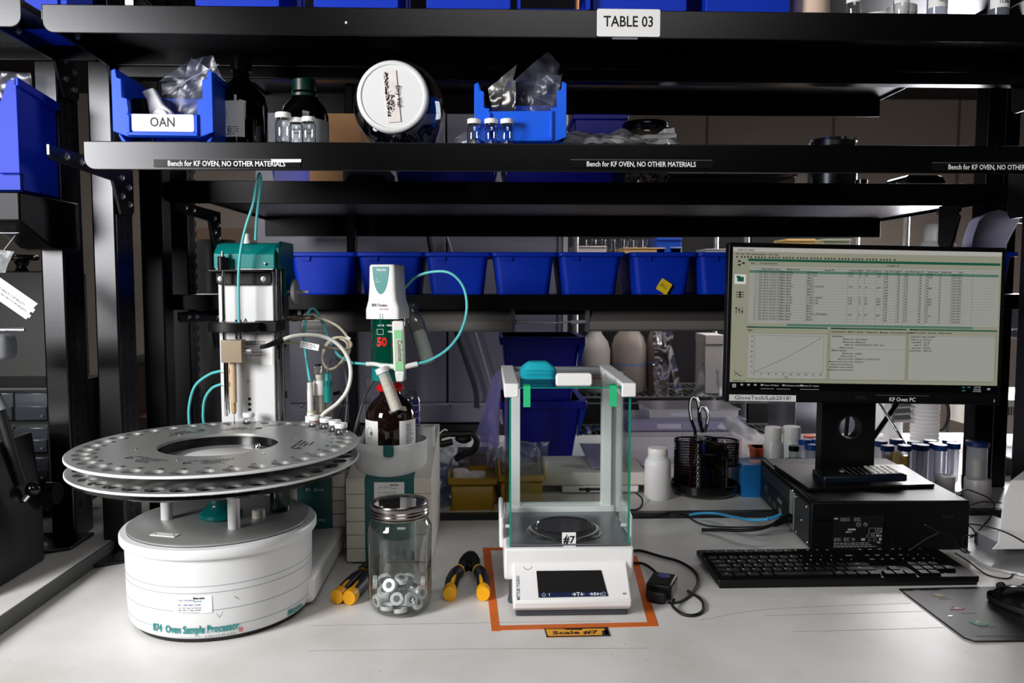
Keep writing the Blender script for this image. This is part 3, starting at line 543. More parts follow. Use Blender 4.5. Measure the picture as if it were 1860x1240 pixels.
t = thing('glass_dish', 'low clear glass dish on the top shelf behind the tube marked 1413', 'dish', (at(1720, 15, 1.45).x, 1.45, S1T)); ob('body', la(B(), [(0, 0), (.045, 0), (.046, .003), (.046, .022), (.044, .022), (.044, .004), (0, .004)], seg=40), film('far_jar_glass', 0), t); ob('rim', la(B(), [(.043, .021), (.047, .021), (.047, .024), (.043, .024)], seg=40), STEEL, t)
t = thing('red_knob', 'small red cap on the top shelf left of the tube marked 12,880', 'cap', (at(1790, 20, 1.42).x, 1.42, S1T)); ob('body', sph(B(), (0, 0, .007), .009, 16, .8), RED, t); ob('stem', bx(B(), (-.035, -.008), (-.004, .004), (0, .004)), mat('purple_plastic', (.35, .12, .35), .4), t)
# ---- left rack, blue bin with bag, hanging things
t = thing('storage_bin', 'large blue bin on the far left rack shelf holding a clear bag', 'storage bin', (0, 0, 0))
b = B(); X1 = at(62, 300, 1.46).x; zt = at(0, 145, 1.42).z; zb = 1.582
pz(b, [(1.42, zb), (1.542, zb), (1.542, zt-.013), (1.42, zt)], X1-.004, X1, 'x'); bx(b, (X1-.2, X1), (1.42, 1.542), (zb, zb+.004)); pz(b, [(X1-.2, zb), (X1, zb), (X1, zt-.05), (X1-.02, zt-.05), (X1-.05, zt-.08), (X1-.2, zt-.08)], 1.42, 1.425, 'y'); bx(b, (X1-.2, X1), (1.538, 1.542), (zb, zt-.013))
ob('body', b, BLUE, t, .001); ob('side_rim', pz(B(), [(1.41, zt+.002), (1.542, zt-.012), (1.542, zt-.026), (1.41, zt-.012)], X1-.001, X1+.007, 'x'), BLUE, t, .0015)
ob('corner_post', pz(B(), [(X1-.035, zb+.03), (X1+.003, zb+.03), (X1+.003, zt), (X1-.012, zt-.004), (X1-.03, zt-.05)], 1.41, 1.422, 'y'), BLUE, t, .001)
bag('plastic_bag', 'clear bag rising out of the large blue bin at far left', [quad(1.52, (-40, 175), (58, 182), (56, 132), (-40, 128)), quad(1.50, (-20, 160), (60, 180), (50, 135), (0, 130))], seed=51, amp=.005)
# ================================================================== OVEN SAMPLE PROCESSOR
LINEG = mat('groove_grey', (.55, .60, .61), .6)
px_ = thing('sample_processor', 'white drum-shaped oven sample processor with a tall teal-topped tower', 'lab instrument', (-.428, 1.275, BZ))
ob('rubber_base', la(B(), [(0, 0), (.128, 0), (.132, .007), (0, .007)], seg=72), KR, px_)
ob('drum', la(B(), [(.130, .006), (.136, .010), (.1385, .016), (.1405, .050), (.1415, .118), (.1415, .126), (.147, .128), (.149, .131), (.149, .140), (.147, .143), (.1385, .1445)], seg=96), WH, px_)
gv = B()
for y_ in (1066, 1078, 1110, 1142):
    z = at(386, y_, 1.1335).z-BZ; r_ = (.1405+(z-.05)*.0147 if z > .05 else .1385+(z-.016)*.0588)+.0001; la(gv, [(r_, z-.0005), (r_+.0002, z), (r_, z+.0005)], seg=96)
ob('groove', gv, LINEG, px_, label='thin grey rings round the drum')
ob('top_plate', la(B(), [(0, .143), (.136, .143), (.1385, .146), (.1385, .148), (.1365, .1495), (0, .1495)], seg=96), ALU, px_)
n_ = B(); bx(n_, (-.021, .021), (-.007, .007), (.1495, .1510), T(-.052, -.094, 0, rz=-16)); npl = ob('name_plate', n_, WP, px_, .0004)
for s in (-1, 1): ob('rivet', cy(B(), (-.052+s*.016*math.cos(R(16)), -.094-s*.016*math.sin(R(16)), .1509), .0016, .0006, 12), DG, npl)
for x, y in ((-.082, -.010), (.040, -.062), (.075, .05), (-.04, .085)):
    ob('support_pillar', la(B(), [(.0085, 0), (.009, .001), (.009, .085), (0, .085)], (x, y, .1495), 28), WP, px_)
ob('stirrer_hub', la(B(), [(0, .1495), (.031, .1495), (.034, .153), (.033, .158), (.022, .166), (.019, .176), (.022, .19), (.022, .235), (0, .235)], seg=40), mat('teal_gloss', (.01, .40, .40), .22), px_, label='glossy teal hub under the carousel')
ob('vent_knob', cy(B(), (.062, -.008, .1495), .010, .014, 24), CR, px_, .001)
ob('oven_flask', la(B(), [(0, .1495), (.016, .1495), (.016, .20), (0, .20)], (.085, .035, 0), 24), film('smoke_glass', (.6, .65, .66), .05, .4, .15, (.4, .45, .46)), px_)
# text on the drum
def dang(px, py, r=.14):
    a = 0
    for _ in range(6): x = at(px, py, 1.275-r*math.cos(a)).x+.428; a = math.asin(max(-1, min(1, x/r)))
    return math.degrees(a)
def drum_text(s, size, m, ang, z, r, **k): return txt(s, size, m, px_, Matrix.Rotation(R(ang), 4, 'Z') @ T(0, -r, z), bend=r, **k)
drum_text('874  Oven Sample Processor', .0160, INKT, (dang(278, 1150)+dang(435, 1150))/2, .0235, .1397, bold=.022, fit=R(dang(435, 1150)-dang(278, 1150))*.14, name='model_lettering')
drum_text('S W I S S  M A D E', .0050, INKG, dang(401, 1162), .0125, .1386, fit=.042, name='small_lettering')
cr_ = B(); M_ = Matrix.Rotation(R(dang(438, 1156)), 4, 'Z') @ T(0, -.1396, .0165)
for X, Z in (((-.0025, .0025), (-.0025, -.0015)), ((-.0025, .0025), (.0015, .0025)), ((-.0025, -.0015), (-.0025, .0025)), ((.0015, .0025), (-.0025, .0025))): bx(cr_, X, (-.0004, 0), Z, M_)
ob('cross_mark', cr_, INKR, px_, flat=True)
drum_text('Metrohm', .0115, INKT, dang(543, 1108), .018, .1400, bold=.03, sx=.8, name='maker_lettering')
tri = B(); M_ = Matrix.Rotation(R(dang(527, 1115)), 4, 'Z') @ T(0, -.1398, .018); tube(tri, [M_ @ V(p) for p in ((-.004, 0, -.004), (0, 0, .004), (.004, 0, -.004), (-.004, 0, -.004))], .0004, 4, 1, False); ob('maker_mark', tri, INKT, px_)
ck = B(); M_ = Matrix.Rotation(R(dang(400, 1130)), 4, 'Z') @ T(0, -.1402, .044); tube(ck, [M_ @ V(p) for p in ((-.005, 0, .003), (-.001, 0, -.004), (.005, 0, .006))], .0003, 4, 1, False); M_ = Matrix.Rotation(R(dang(430, 1101)), 4, 'Z') @ T(0, -.1412, .066); tube(ck, [M_ @ V(p) for p in ((-.003, 0, .003), (.003, 0, -.003))], .0003, 4, 1, False); ob('pencil_tick', ck, INKG, px_)
def service_label(parent, M, w=.034, h=.025, bend=0):
    b = B(); n = 8; rows = []
    for z in (-h/2, h/2):
        rows.append([])
        for i in range(n+1):
            x = -w/2+w*i/n; y = 0
            if bend: a = x/bend; x, y = bend*math.sin(a), bend-bend*math.cos(a)-.0003
            rows[-1].append(b.verts.new(M @ V((x, y, z))))
    for i in range(n): b.faces.new((rows[0][i], rows[0][i+1], rows[1][i+1], rows[1][i]))
    s = ob('service_label', b, PAPER, parent, label='white service sticker with blue handwriting')
    def L(tx, sz, m, x, z, **k):
        o = txt(tx, sz, m, s, Matrix.Identity(4), align='LEFT', depth=.0001, **k)
        for v in o.data.vertices:
            X_, Y_, Z_ = v.co.x+x, v.co.y-.0004, v.co.z+z
            if bend: a_ = X_/bend; X_, Y_ = bend*math.sin(a_), bend-bend*math.cos(a_)-.0003+Y_
            v.co = M @ V((X_, Y_, Z_))
    yb = (lambda x: 0)
    L('Metrohm', .0042, INK, .002, h*.36, bold=.03); L('Service', .0042, INKT, .002, h*.20)
    L('Type: 2.874.0010', .0033, mat('blue_biro', (.25, .3, .6), .6), -w*.36, h*.25); L('Nr: 1 874 0012 3418', .0038, mat('blue_biro', 0), -w*.36, -h*.02)
    L('Cust. Serv. Eng. Tel. Nummer', .0028, INK, -w*.36, -h*.18); L('Dat:  06.19   Next: 06.20', .0032, INK, -w*.36, -h*.31); L('www metrohm service line phone', .0022, INKG, -w*.36, -h*.44); return s
service_label(px_, Matrix.Rotation(R(dang(349, 1095)), 4, 'Z') @ T(0, -.1412, at(349, 1095, 1.14).z-BZ), w=.056, h=.026, bend=.1412)
# side housing behind drum
hs = ob('rear_housing', bx(B(), (-.15, .148), (-.01, .33), (.008, .052)), WP, px_, .008, seg=3)
# tower
tw = .0; tx0, tx1, ty0, ty1 = -.072, .033, .228, .335
ob('tower_panel', pz(B(), [(tx0+.002, .05), (tx1-.004, .05), (tx1-.003, .30), (tx1-.003, .548), (tx0+.001, .548), (tx0+.001, .30)], ty0, ty0+.012, 'y'), WH, px_, .0015, label='white front panel of the tower')
ob('tower_frame', bx(B(), (tx0+.004, tx1), (ty0+.012, ty1), (.05, .55)), mat('grey_metallic_frame', (.60, .60, .61), .3, .7), px_, .003)
sr = B(); bx(sr, (tx1-.001, tx1+.004), (ty0+.035, ty0+.048), (.06, .552)); bx(sr, (tx1-.001, tx1+.003), (ty0+.005, ty0+.012), (.06, .552)); ob('side_rail', sr, mat('polished_rail', (.78, .78, .78), .18, 1), px_, .001)
for z in (.30, .40): ob('rail_clip', bx(B(), (tx1, tx1+.003), (ty0+.06, ty0+.068), (z, z+.014)), KP, px_, .001)
cap = [(ty0-.012, .551), (ty0-.012, .578), (ty0+.01, .597), (ty0+.04, .601), (ty1-.01, .601), (ty1, .59), (ty1, .551)]
cp = ob('tower_cap', pz(B(), cap, tx0-.002, tx1+.0035, 'x'), TEAL, px_, .0015, seg=3, label='teal tower cap with a sloping top')
ob('cap_cheek', pz(B(), [(ty0+.0, .553), (ty0+.0, .590), (ty0+.02, .603), (ty1+.004, .603), (ty1+.004, .50), (ty0+.045, .50), (ty0+.045, .553)], tx1+.0036, tx1+.010, 'x'), TEALD, px_, .002)
for x in (tx0+.008, tx1-.012): ob('cap_screw', la(B(), [(0, 0), (.0032, 0), (.0032, .001), (.0015, .0015), (.0015, .0006), (0, .0006)], seg=20, M=T(x, ty0-.012, .560, rx=90)), CHROME, cp)
ob('underline_strip', bx(B(), (tx0+.001, tx1), (ty0-.011, ty0), (.5495, .5515)), WH, px_)
bk = ob('black_bracket', pz(B(), rrect(tx0-.001, tx1-.003, .521, .549, .010), ty0-.008, ty0, 'y'), KP, px_, .0015)
for x in (tx0+.009, tx1-.017): ob('bracket_screw', la(B(), [(0, 0), (.0058, 0), (.0058, .0006), (.0045, .001), (.002, .001), (.002, .0003), (0, .0003)], seg=20, M=T(x, ty0-.008, .532, rx=90)), mat('zinc', (.55, .55, .56), .35, 1), bk)
ob('top_arm', pz(B(), rrect(tx0-.012, tx1-.0, ty0-.040, ty0, .012), .5455, .5490, 'z'), KP, px_, .0008)
rx, ry = -.044, .205; ry = ty0-.026
ob('rod_holder', cy(B(), (tx0+.017, ry, .549), .0068, .024, 24), KP, px_, .0006); ob('holder_collar', cy(B(), (tx0+.024, ry+.004, .549), .006, .022, 24), KG, px_)
ob('guide_rod', cy(B(), (tx0+.019, ry, .28), .0030, .302, 16), CHROME, px_)
# guide ring
gr_ = ob('guide_ring', pz(B(), circ(0, 0, .047, 40, .034), 0, .017, 'z', T(tx0+.036, ry+.004, .436)), KP, px_, .001); ob('ring_arm', bx(B(), (tx0+.07, tx1+.006), (ry+.012, ty0+.05), (.434, .455)), KP, px_, .002)
for x in (tx0+.019, tx0+.042, tx0+.050): ob('guide_pin', cy(B(), (x, ry-.004, .42), .0022, .038, 12), CHROME, px_)
sph_ = B(); tube(sph_, [(tx0+.033, ry-.002, .605-.03), (tx0+.031, ry-.004, .55), (tx0+.030, ry-.004, .50), (tx0+.031, ry-.003, .44), (tx0+.032, ry-.003, .425)], .0026, 10)
# needle head
hd = ob('needle_block', bx(B(), (tx0+.017, tx0+.054), (ry-.016, ry+.012), (.380, .421)), mat('champagne_metal', (.70, .63, .54), .3, .6), px_, .0006)
ob('block_nut', rod(B(), (tx0+.054, ry-.002, .401), (tx0+.068, ry-.002, .401), .005), STEEL, px_)
ndl = B(); cy(ndl, (tx0+.023, ry, .285), .0024, .096, 14); ob('thin_needle', ndl, CHROME, px_)
ob('heater_tube', cy(B(), (tx0+.033, ry, .305), .0058, .076, 20, .0062), mat('beige_sleeve', (.80, .69, .56), .3), px_); ob('heater_tip', la(B(), [(0, .284), (.003, .284), (.0045, .290), (.0045, .305), (0, .305)], (tx0+.033, ry, 0), 20), mat('brass_glass', (.75, .62, .42), .15, .5), px_)
ob('needle_tip', cy(B(), (tx0+.033, ry, .262), .0011, .03, 10), CHROME, px_)
# dots, arrow and print on the tower
pnl = T(0, ty0-.0005, 0)
for z in (.288, .298, .308):
    d_ = B(); pz(d_, circ(tx0+.054, z, .0028, 20), ty0-.0012, ty0, 'y'); ob('sensor_dot', d_, KG, px_)
dd = B(); la(dd, [(.0022, 0), (.0029, 0), (.0029, .0006), (.0022, .0006)], seg=20, M=T(tx0+.052, ty0, .341, rx=90)); ob('ring_mark', dd, INKG, px_)
ar = B(); pz(ar, [(tx0+.046, .452), (tx0+.050, .460), (tx0+.054, .452), (tx0+.052, .452), (tx0+.050, .456), (tx0+.048, .452)], ty0-.0006, ty0, 'y'); ob('arrow_mark', ar, INK, px_)
nt_ = ob('notice_label', bx(B(), (tx0+.006, tx1-.006), (ty0-.0008, ty0), (.372, .428)), PAPER, px_)
for i, (s, z) in enumerate((('Ne pas utiliser sans protection', .419), ("contre les blessures par l'aiguille!", .414), ('No usar sin cubierta de', .399), ('proteccion por la aguja!', .3935))): txt(s, .0048, INK, nt_, T((tx0+tx1)/2+.004, ty0-.001, z-.003), bold=.01, name='print_line')
# top port, tube loop
tp = B(); la(tp, [(0, 0), (.0078, 0), (.0078, .006), (.005, .007), (.005, .018), (.0035, .019), (0, .019)], (tx0+.052, ty0+.012, .598), 20); ob('tube_port', tp, MILK, px_)
o_ = V((-.428, 1.275, BZ))
def loc_(p): return p-o_
tb_ = B(); tube(tb_, [loc_(at(464, 436, 1.51)), loc_(at(466, 400, 1.50)), loc_(at(471, 355, 1.48)), loc_(at(474, 325, 1.45)), loc_(at(471, 316, 1.44)), loc_(at(466, 335, 1.44)), loc_(at(460, 370, 1.45)), loc_(at(447, 410, 1.455)), loc_(at(438, 450, 1.46)), loc_(at(434, 487, 1.463)), loc_(at(433, 530, 1.465)), loc_(at(434, 575, 1.465)), loc_(at(436, 604, 1.465))], .0026, 10)
ob('inlet_hose', tb_, TEALC, px_, label='translucent teal hose looping above the tower')
for (a, ys) in (((410, 673), 0), ((411, 697), 1)):
    P0 = at(a[0], a[1], 1.50); ob('hose_fitting', rod(B(), loc_(P0)+V((-.008, 0, 0)), loc_(P0)+V((.004, 0, 0)), .0042), MILK, px_)
    pts = [(403, 673), (380, 680), (355, 700), (344, 735), (344, 770), (350, 800)] if not ys else [(403, 697), (385, 705), (372, 725), (369, 755), (372, 775), (376, 800)]
    ob('side_hose', tube(B(), [loc_(at(x, y, 1.50+i*.01)) for i, (x, y) in enumerate(pts)], .0027, 10), TEALC, px_)
fl = at(541, 530, 1.56)-o_
ob('disc_filter', la(B(), [(0, 0), (.0035, 0), (.0035, .010), (.006, .012), (.0235, .0125), (.0255, .016), (.0235, .0195), (.006, .020), (.004, .022), (.004, .030), (.0025, .031), (.0025, .042), (0, .042)], seg=36, M=T(tx1+.008, fl.y, fl.z, ry=90)), mat('frosted_plastic', (.62, .62, .63), .5, sss=.2), px_)
ob('gas_connector', la(B(), [(0, 0), (.006, 0), (.006, .010), (.0075, .011), (.0075, .020), (.006, .021), (.006, .030), (.0045, .031), (.0045, .046), (0, .046)], seg=16, M=T(tx1+.004, ty0+.07, .457, ry=90)), mat('old_brass', (.55, .47, .40), .35, .9), px_)
# ------------------------------------------------ carousel rack
cz = 1.1635; cc_ = V((-.428, 1.275, 0))
cr = thing('sample_carousel', 'round two-plate aluminium vial rack on the oven processor', 'sample rack', (cc_.x, cc_.y, cz)); RD = .2175; NH = 36
pad = mat('plate_top_print', (.2, .2, .2), .6)
holes = []
for i in range(NH):
    a = 2*PI*i/NH+R(3); r_h = .0127; holes.append(circ(.1955*math.cos(a), .1955*math.sin(a), r_h, 20))
inner = circ(0, 0, .092, 56)
ob('upper_plate', holed(B(), circ(0, 0, RD, 120), [inner]+holes, 0, .0045), ALU, cr)
ob('lower_plate', holed(B(), circ(0, 0, RD, 120), [inner]+holes, -.0235, -.0195), ALU, cr)
ob('plate_rim', la(B(), [(RD, .0002), (RD+.0012, .001), (RD+.0012, .0035), (RD, .0043)], seg=120), WH, cr); ob('plate_rim', la(B(), [(RD, -.0233), (RD+.0012, -.0225), (RD+.0012, -.0205), (RD, -.0197)], seg=120), WH, cr)
ob('under_disc', la(B(), [(.02, -.034), (.20, -.036), (.213, -.030), (.213, -.0255), (.20, -.0255), (.092, -.0255), (.092, -.030), (.02, -.030)], seg=96), KG, cr, label='glossy black underside disc')
ob('inner_ring', la(B(), [(.092, -.0245), (.092, .0), (.0905, 0), (.0905, -.0245)], seg=72), KG, cr)
ob('centre_plate', la(B(), [(0, -.019), (.0915, -.019), (.0915, -.0150), (.066, -.0135), (0, -.0135)], seg=72), mat('hub_plate', (.80, .80, .80), .3, .6), cr)
for a in range(0, 360, 60):
    x, y = .12*math.cos(R(a+20)), .12*math.sin(R(a+20)); ob('plate_screw', cy(B(), (x, y, .0045), .0022, .0012, 12), CHROME, cr)
ob('hub_disc', la(B(), [(0, -.0134), (.056, -.0134), (.058, -.012), (.056, -.0105), (0, -.0105)], (.006, -.014, 0), 48), WP, cr)
ob('centre_nut', la(B(), [(0, -.0135), (.006, -.0135), (.005, -.009), (.003, -.006), (0, -.006)], (.045, .055, 0), 12), CHROME, cr)
for i in range(NH):
    a = 2*PI*i/NH+R(3); deg = math.degrees(a)
    txt(str((NH-i+8) % NH+1), .0078, INK, cr, Matrix.Rotation(a+PI/2, 4, 'Z') @ T(0, -.177, .0049) @ Matrix.Rotation(R(-90), 4, 'X'), name='position_number', bold=.02)
for k, deg in enumerate((-118, -75, -2, 95, 135)):
    M_ = Matrix.Rotation(R(deg+90), 4, 'Z') @ T(0, -.135, .0049) @ Matrix.Rotation(R(-90), 4, 'X')
    for q, s in enumerate(('ATTENTION  ACHTUNG', 'Use hand guard', 'Handschutz', 'Caution hot')): txt(s, .0058, INK, cr, M_ @ T((q % 2)*.006-.004, 0, .010-q*.0072), name='warning_print')
    tr = B(); tube(tr, [M_ @ V(p) for p in ((-.040, 0, -.006), (-.029, 0, -.002), (-.040, 0, .006), (-.040, 0, -.006))], .0005, 4, 1, False); ob('warning_triangle', tr, INK, cr)
bl = B(); pz(bl, [(0, 0), (.030, .012), (.030, .0145), (.012, .008)], .0047, .0052, 'z', T(.026, .16, 0)); ob('pointer_mark', bl, mat('grey_print', (.4, .4, .4), .5), cr)
# vials standing in the carousel
vg = 'capped vials standing in the carousel holes'
lab_ = ['glass vial under the needle in the carousel', 'capped vial at the right edge of the carousel, front one of the group', 'capped vial at the right edge of the carousel, second from the front', 'capped vial at the right edge of the carousel, third from the front', 'capped vial at the right edge of the carousel, rearmost of the group']
targets = [(441, 772), (570, 782), (565, 776), (552, 772), (540, 768)]
ang = []
for i in range(NH):
    a = 2*PI*i/NH+R(3); ang.append(a)
idx = [min(range(NH), key=lambda i: abs((ang[i]-R(d)+PI) % (2*PI)-PI)) for d in (96, 23, 34, 44, 54)]
for l, i in zip(lab_, idx):
    v = dup(v0, (cc_.x+.1955*math.cos(ang[i]), cc_.y+.1955*math.sin(ang[i]), cz-.0195), 0, l, vg); v.scale = (.98, .98, 1.0)
# ------------------------------------------------ stirrer box behind
t = thing('stirrer_unit', 'small cream and teal stirrer box half hidden behind the carousel', 'lab instrument', (at(572, 900, 1.53).x, 1.53, BZ+.0522))
w_ = .0575; b = B()
for i in range(5): bx(b, (-w_, w_), (.002, .10), (.0005+i*.026, .0255+i*.026))
ob('body', b, CR, t, .0012, label='cream body made of stacked bands'); ob('front_panel', la(B(), [(.09, .0), (.09, .125), (.094, .125), (.094, 0)], (0, .086, 0), 12, a0=R(249), a1=R(291)), TEALD, t)
txt('801  Stirrer', .0088, PAPER, t, T(.002, -.0093, .077), bend=.0945, name='model_lettering', fit=.036); txt('Metrohm', .0095, PAPER, t, T(.006, -.0093, .018), bend=.0945, name='maker_lettering', sx=.85)
# ------------------------------------------------ coulometer / dosing unit
tb0 = thing('titrator_unit', 'cream titrator box with a teal front stripe and white bottle cup behind the jar', 'lab instrument', (-.1835, 1.47, BZ)); w_ = .0795
b = B()
for i in range(6): bx(b, (-w_, w_), (0, .26), (.004+i*.0258, .004+(i+1)*.0258-.0006))
ob('body', b, CR, tb0, .001, label='cream body with horizontal grooves')
ob('sloping_top', pz(B(), [(0, .158), (.26, .158), (.26, .219), (.24, .217), (.0, .1615)], -w_, w_, 'x'), CR, tb0, .001)
ob('front_stripe', pz(B(), [(-.0008, .006), (-.0008, .162), (.14, .1948), (.141, .193), (0, .16), (0, .006)], -.0445, .047, 'x'), TEALD, tb0)
ob('foot', bx(B(), (-w_+.01, w_-.01), (.005, .25), (0, .005)), KR, tb0)
service_label(tb0, T(.001, -.001, .1365), w=.056, h=.038)
cupc = (-.004, .076)
ob('bottle_cup', la(B(), [(0, .12), (.0655, .12), (.0695, .125), (.0705, .222), (.0685, .2225), (.0665, .19), (.064, .179), (0, .179)], (cupc[0], cupc[1], 0), 64), WH, tb0, label='white round bottle cup')
ob('cup_latch', pz(B(), [(-.0095, .206), (-.0095, .224), (.0095, .224), (.0095, .206), (.007, .202), (-.007, .202)], -.0765+cupc[1], -.067+cupc[1], 'y'), TEALD, tb0, .002)
ob('rear_cup', la(B(), [(.0, .15), (.022, .15), (.022, .235), (.020, .235), (.019, .2), (0, .2)], (-.045, .17, 0), 32), WH, tb0); ob('rear_cup', la(B(), [(.0, .15), (.020, .15), (.020, .235), (.018, .235), (.017, .2), (0, .2)], (.057, .15, 0), 32), WH, tb0)
ax_, ay_ = -.1875, 1.546
am = thing('amber_bottle', 'amber glass reagent bottle with a red neck ring standing in the white cup', 'bottle', (ax_, ay_, BZ+.180))
ob('glass', la(B(), [(0, 0), (.046, 0), (.0485, .004), (.0485, .085), (.0475, .096), (.042, .108), (.032, .120), (.022, .128), (.020, .134), (.020, .142), (0, .142)], seg=56), AMBER, am)
ob('neck_ring', la(B(), [(.019, .138), (.0255, .138), (.0265, .140), (.0265, .145), (.022, .150), (.019, .150)], seg=48), RED, am)
for a0, a1 in ((172, 247), (296, 352)): ob('label_sticker', la(B(), [(.0488, .016), (.0488, .084)], seg=20, a0=R(a0), a1=R(a1)), PAPER, am)
scr = B(); scribble(scr, (-.010, .012), (.035, .078), 0, 11, 8, .6, M=Matrix.Rotation(R(54), 4, 'Z') @ T(0, -.0491, 0)); ob('fine_print', scr, INK, am)
ob('neck_tag', pz(B(), rrect(-.008, .008, -.005, .005, .001), 0, .0004, 'y', Matrix.Rotation(R(38), 4, 'Z') @ T(0, -.0445, .1075, rx=-42, ry=10)), mat('tan_paper', (.80, .77, .68), .7), am)
rg = B(); M_ = Matrix.Rotation(R(-48), 4, 'Z') @ T(0, -.0492, .060); tube(rg, [M_ @ V((.008*math.cos(R(a)), 0, .011*math.sin(R(a)))) for a in range(0, 361, 30)], .0003, 4, 3); bx(rg, (.002, .009), (-.0003, 0), (-.003, .003), M_); ob('ring_print', rg, INKG, am)
# dosing unit
ds = thing('dosing_unit', 'white and teal dosing head mounted on the amber bottle, marked 50', 'lab instrument', (at(706, 600, ay_).x, ay_, BZ+.277)); zt = at(703, 481, ay_).z-BZ-.277; k_ = .0375
zb1 = at(700, 690, ay_).z-.9-.277; zb0 = at(700, 578, ay_).z-.9-.277; zv = at(700, 664, ay_).z-.9-.277
ob('base_cylinder', la(B(), [(0, zb1), (.031, zb1), (.033, zb1+.002), (.033, zv), (0, zv)], seg=48), TEAL, ds)
ob('glass_cylinder', la(B(), [(.034, zv), (.034, zb0)], seg=48), film('teal_glass', (.22, .66, .58), .04, .6, .3, (.02, .50, .40), 1.6), ds, label='see-through teal measuring cylinder')
ob('inner_piston', la(B(), [(0, zv), (.022, zv), (.024, zv+.03), (.024, zb0), (0, zb0)], seg=32), mat('dark_green_core', (.03, .50, .40), .3), ds)
def loft(b, secs, r, n=5):
    rows = []
    for z, x0, x1, y0, y1 in secs: rows.append([b.verts.new((x, y, z)) for x, y in rrect(x0, x1, y0, y1, r, n)])
    for A, D in zip(rows, rows[1:]):
        for i in range(len(A)): j = (i+1) % len(A); b.faces.new((A[i], A[j], D[j], D[i]))
    b.faces.new(rows[0][::-1]); b.faces.new(rows[-1]); return b
hdb = loft(B(), [(zb0, -k_, k_-.001, -.038, .034), (zb0+.018, -k_, k_-.001, -.038, .034), (zb0+.025, -k_+.002, k_-.003, -.037, .034), (zb0+.036, -.0325, .030, -.036, .034), (zb0+.060, -.0305, .0278, -.0355, .034), (zt-.003, -.0295, .0265, -.035, .034), (zt, -.0275, .0245, -.033, .032)], .007); RH = Matrix.Rotation(R(-13), 4, 'Z') @ Matrix.Diagonal((.91, .91, 1, 1)); bmesh.ops.transform(hdb, matrix=RH, verts=hdb.verts[:])
ob('drive_head', hdb, WH, ds, .0, label='white motor head with a rounded shoulder')
sh = [(-.021+.0, zt-.004), (.0145, zt-.004)]+[(.0145-.0178*(1-math.cos(R(a)))*1.0, zt-.004-.052*math.sin(R(a))) for a in range(15, 91, 15)]+[(-.021+.0178*(1-math.cos(R(a))), zt-.004-.052*math.sin(R(a))) for a in range(75, 0, -15)]
ob('teal_badge', pz(B(), sh, -.0362, -.0350, 'y', RH), TEAL, ds); txt('Metrohm', .0070, PAPER, ds, RH @ T(-.001, -.0366, zt-.010), sx=.75, bold=.02, name='maker_lettering'); txt('ok\nadjust', .0042, PAPER, ds, RH @ T(-.014, -.0366, zt-.030), align='LEFT', name='small_lettering')
txt('800 Dosino', .0085, INKG, ds, RH @ T(-.006, -.0378, zb0+.026), bold=.02, fit=.034, name='model_lettering'); txt('SWISS MADE', .0034, INKR, ds, RH @ T(.004, -.0384, zb0+.0185), sx=1.1, name='small_lettering')
ob('pointer', bx(B(), (-.0115, -.0104), (-.0386, -.0378), (zb0-.012, zb0+.011)), TEAL, ds)
txt('50', .023, INKR, ds, T(-.009, -.0350, zb0-.044), bold=.05, bend=.0345, sx=.82, name='red_numerals'); txt('mL', .011, INKR, ds, T(.013, -.0325, zb0-.048), bold=.04, name='red_numerals', sx=.7); txt('LOCK', .0045, PAPER, ds, T(-.010, -.0356, zb0-.012), bold=.03, name='small_lettering'); txt('UNLOCK', .0045, PAPER, ds, T(.010, -.0356, zb0-.012), bold=.03, name='small_lettering'); txt('VENT', .0075, PAPER, ds, T(-.006, -.0350, zv+.0035), bold=.03, name='small_lettering'); txt('PORT', .0045, PAPER, ds, T(.009, -.0346, zb0-.024), bold=.03, name='small_lettering')
sqm = B(); tube(sqm, [V((x, -.0356, z)) for x, z in ((-.017, zb0-.029), (-.006, zb0-.029), (-.006, zb0-.019), (-.017, zb0-.019), (-.017, zb0-.029))], .0005, 4, 1, False); ob('square_mark', sqm, PAPER, ds)
sy = ob('syringe_holder', pz(B(), [(.012, zb0-.003), (.034, zb0-.003), (.036, zb1+.022), (.014, zb1+.022)], -.048, -.034, 'y'), MILK, ds, .003, label='white plastic holder with a green Coulomat label')
ob('holder_tip', pz(B(), [(.016, zb1+.022), (.034, zb1+.022), (.032, zb1+.002), (.018, zb1+.002)], -.046, -.036, 'y'), MILK, ds, .002)
gl_ = ob('green_tape', bx(B(), (-.0075, .0075), (-.0492, -.0482), (zb1+.024, zb0-.020), T(.0285, 0, 0, ry=-2)), mat('green_tape', (.55, .82, .58), .5), ds)
ob('paper_strip', bx(B(), (-.0058, .0062), (-.0496, -.0492), (zb1+.039, zb0-.036), T(.0285, 0, 0, ry=-2)), mat('ivory_paper', (.78, .79, .72), .6), gl_); txt('Coulomat', .0112, INK, gl_, T(.0265, -.0499, (zb1+zb0)/2+.001) @ Matrix.Rotation(R(88), 4, 'Y'), bold=.01, fit=.040)
dz = V((ds.location.x, ds.location.y, ds.location.z))
yy = ay_-.036
ob('left_port', tube(B(), [at(665, 661, yy)-dz, at(680, 661, yy)-dz, at(700, 665, yy-.004)-dz], .0042, 10), MILK, ds); ob('cross_port', tube(B(), [at(690, 664, yy-.004)-dz, at(730, 666, yy-.006)-dz, at(758, 661, yy)-dz], .0052, 10), MILK, ds)
pA, pB_ = at(692, 668, yy-.012), at(722, 747, yy-.022)
dt = thing('drying_tube', 'slanted clear tube packed with beige granules hanging from the dosing unit', 'tube', pA)
ob('glass_wall', rod(B(), (0, 0, 0), pB_-pA, .0112, 24, .0124), film('cell_glass', (.96, .96, .95), .04, .7, .06, (.9, .9, .88), 2), dt)
gra = mat('beige_granules', (.97, .92, .88), .8, bump=1, bscale=700, var=.35, vscale=450)
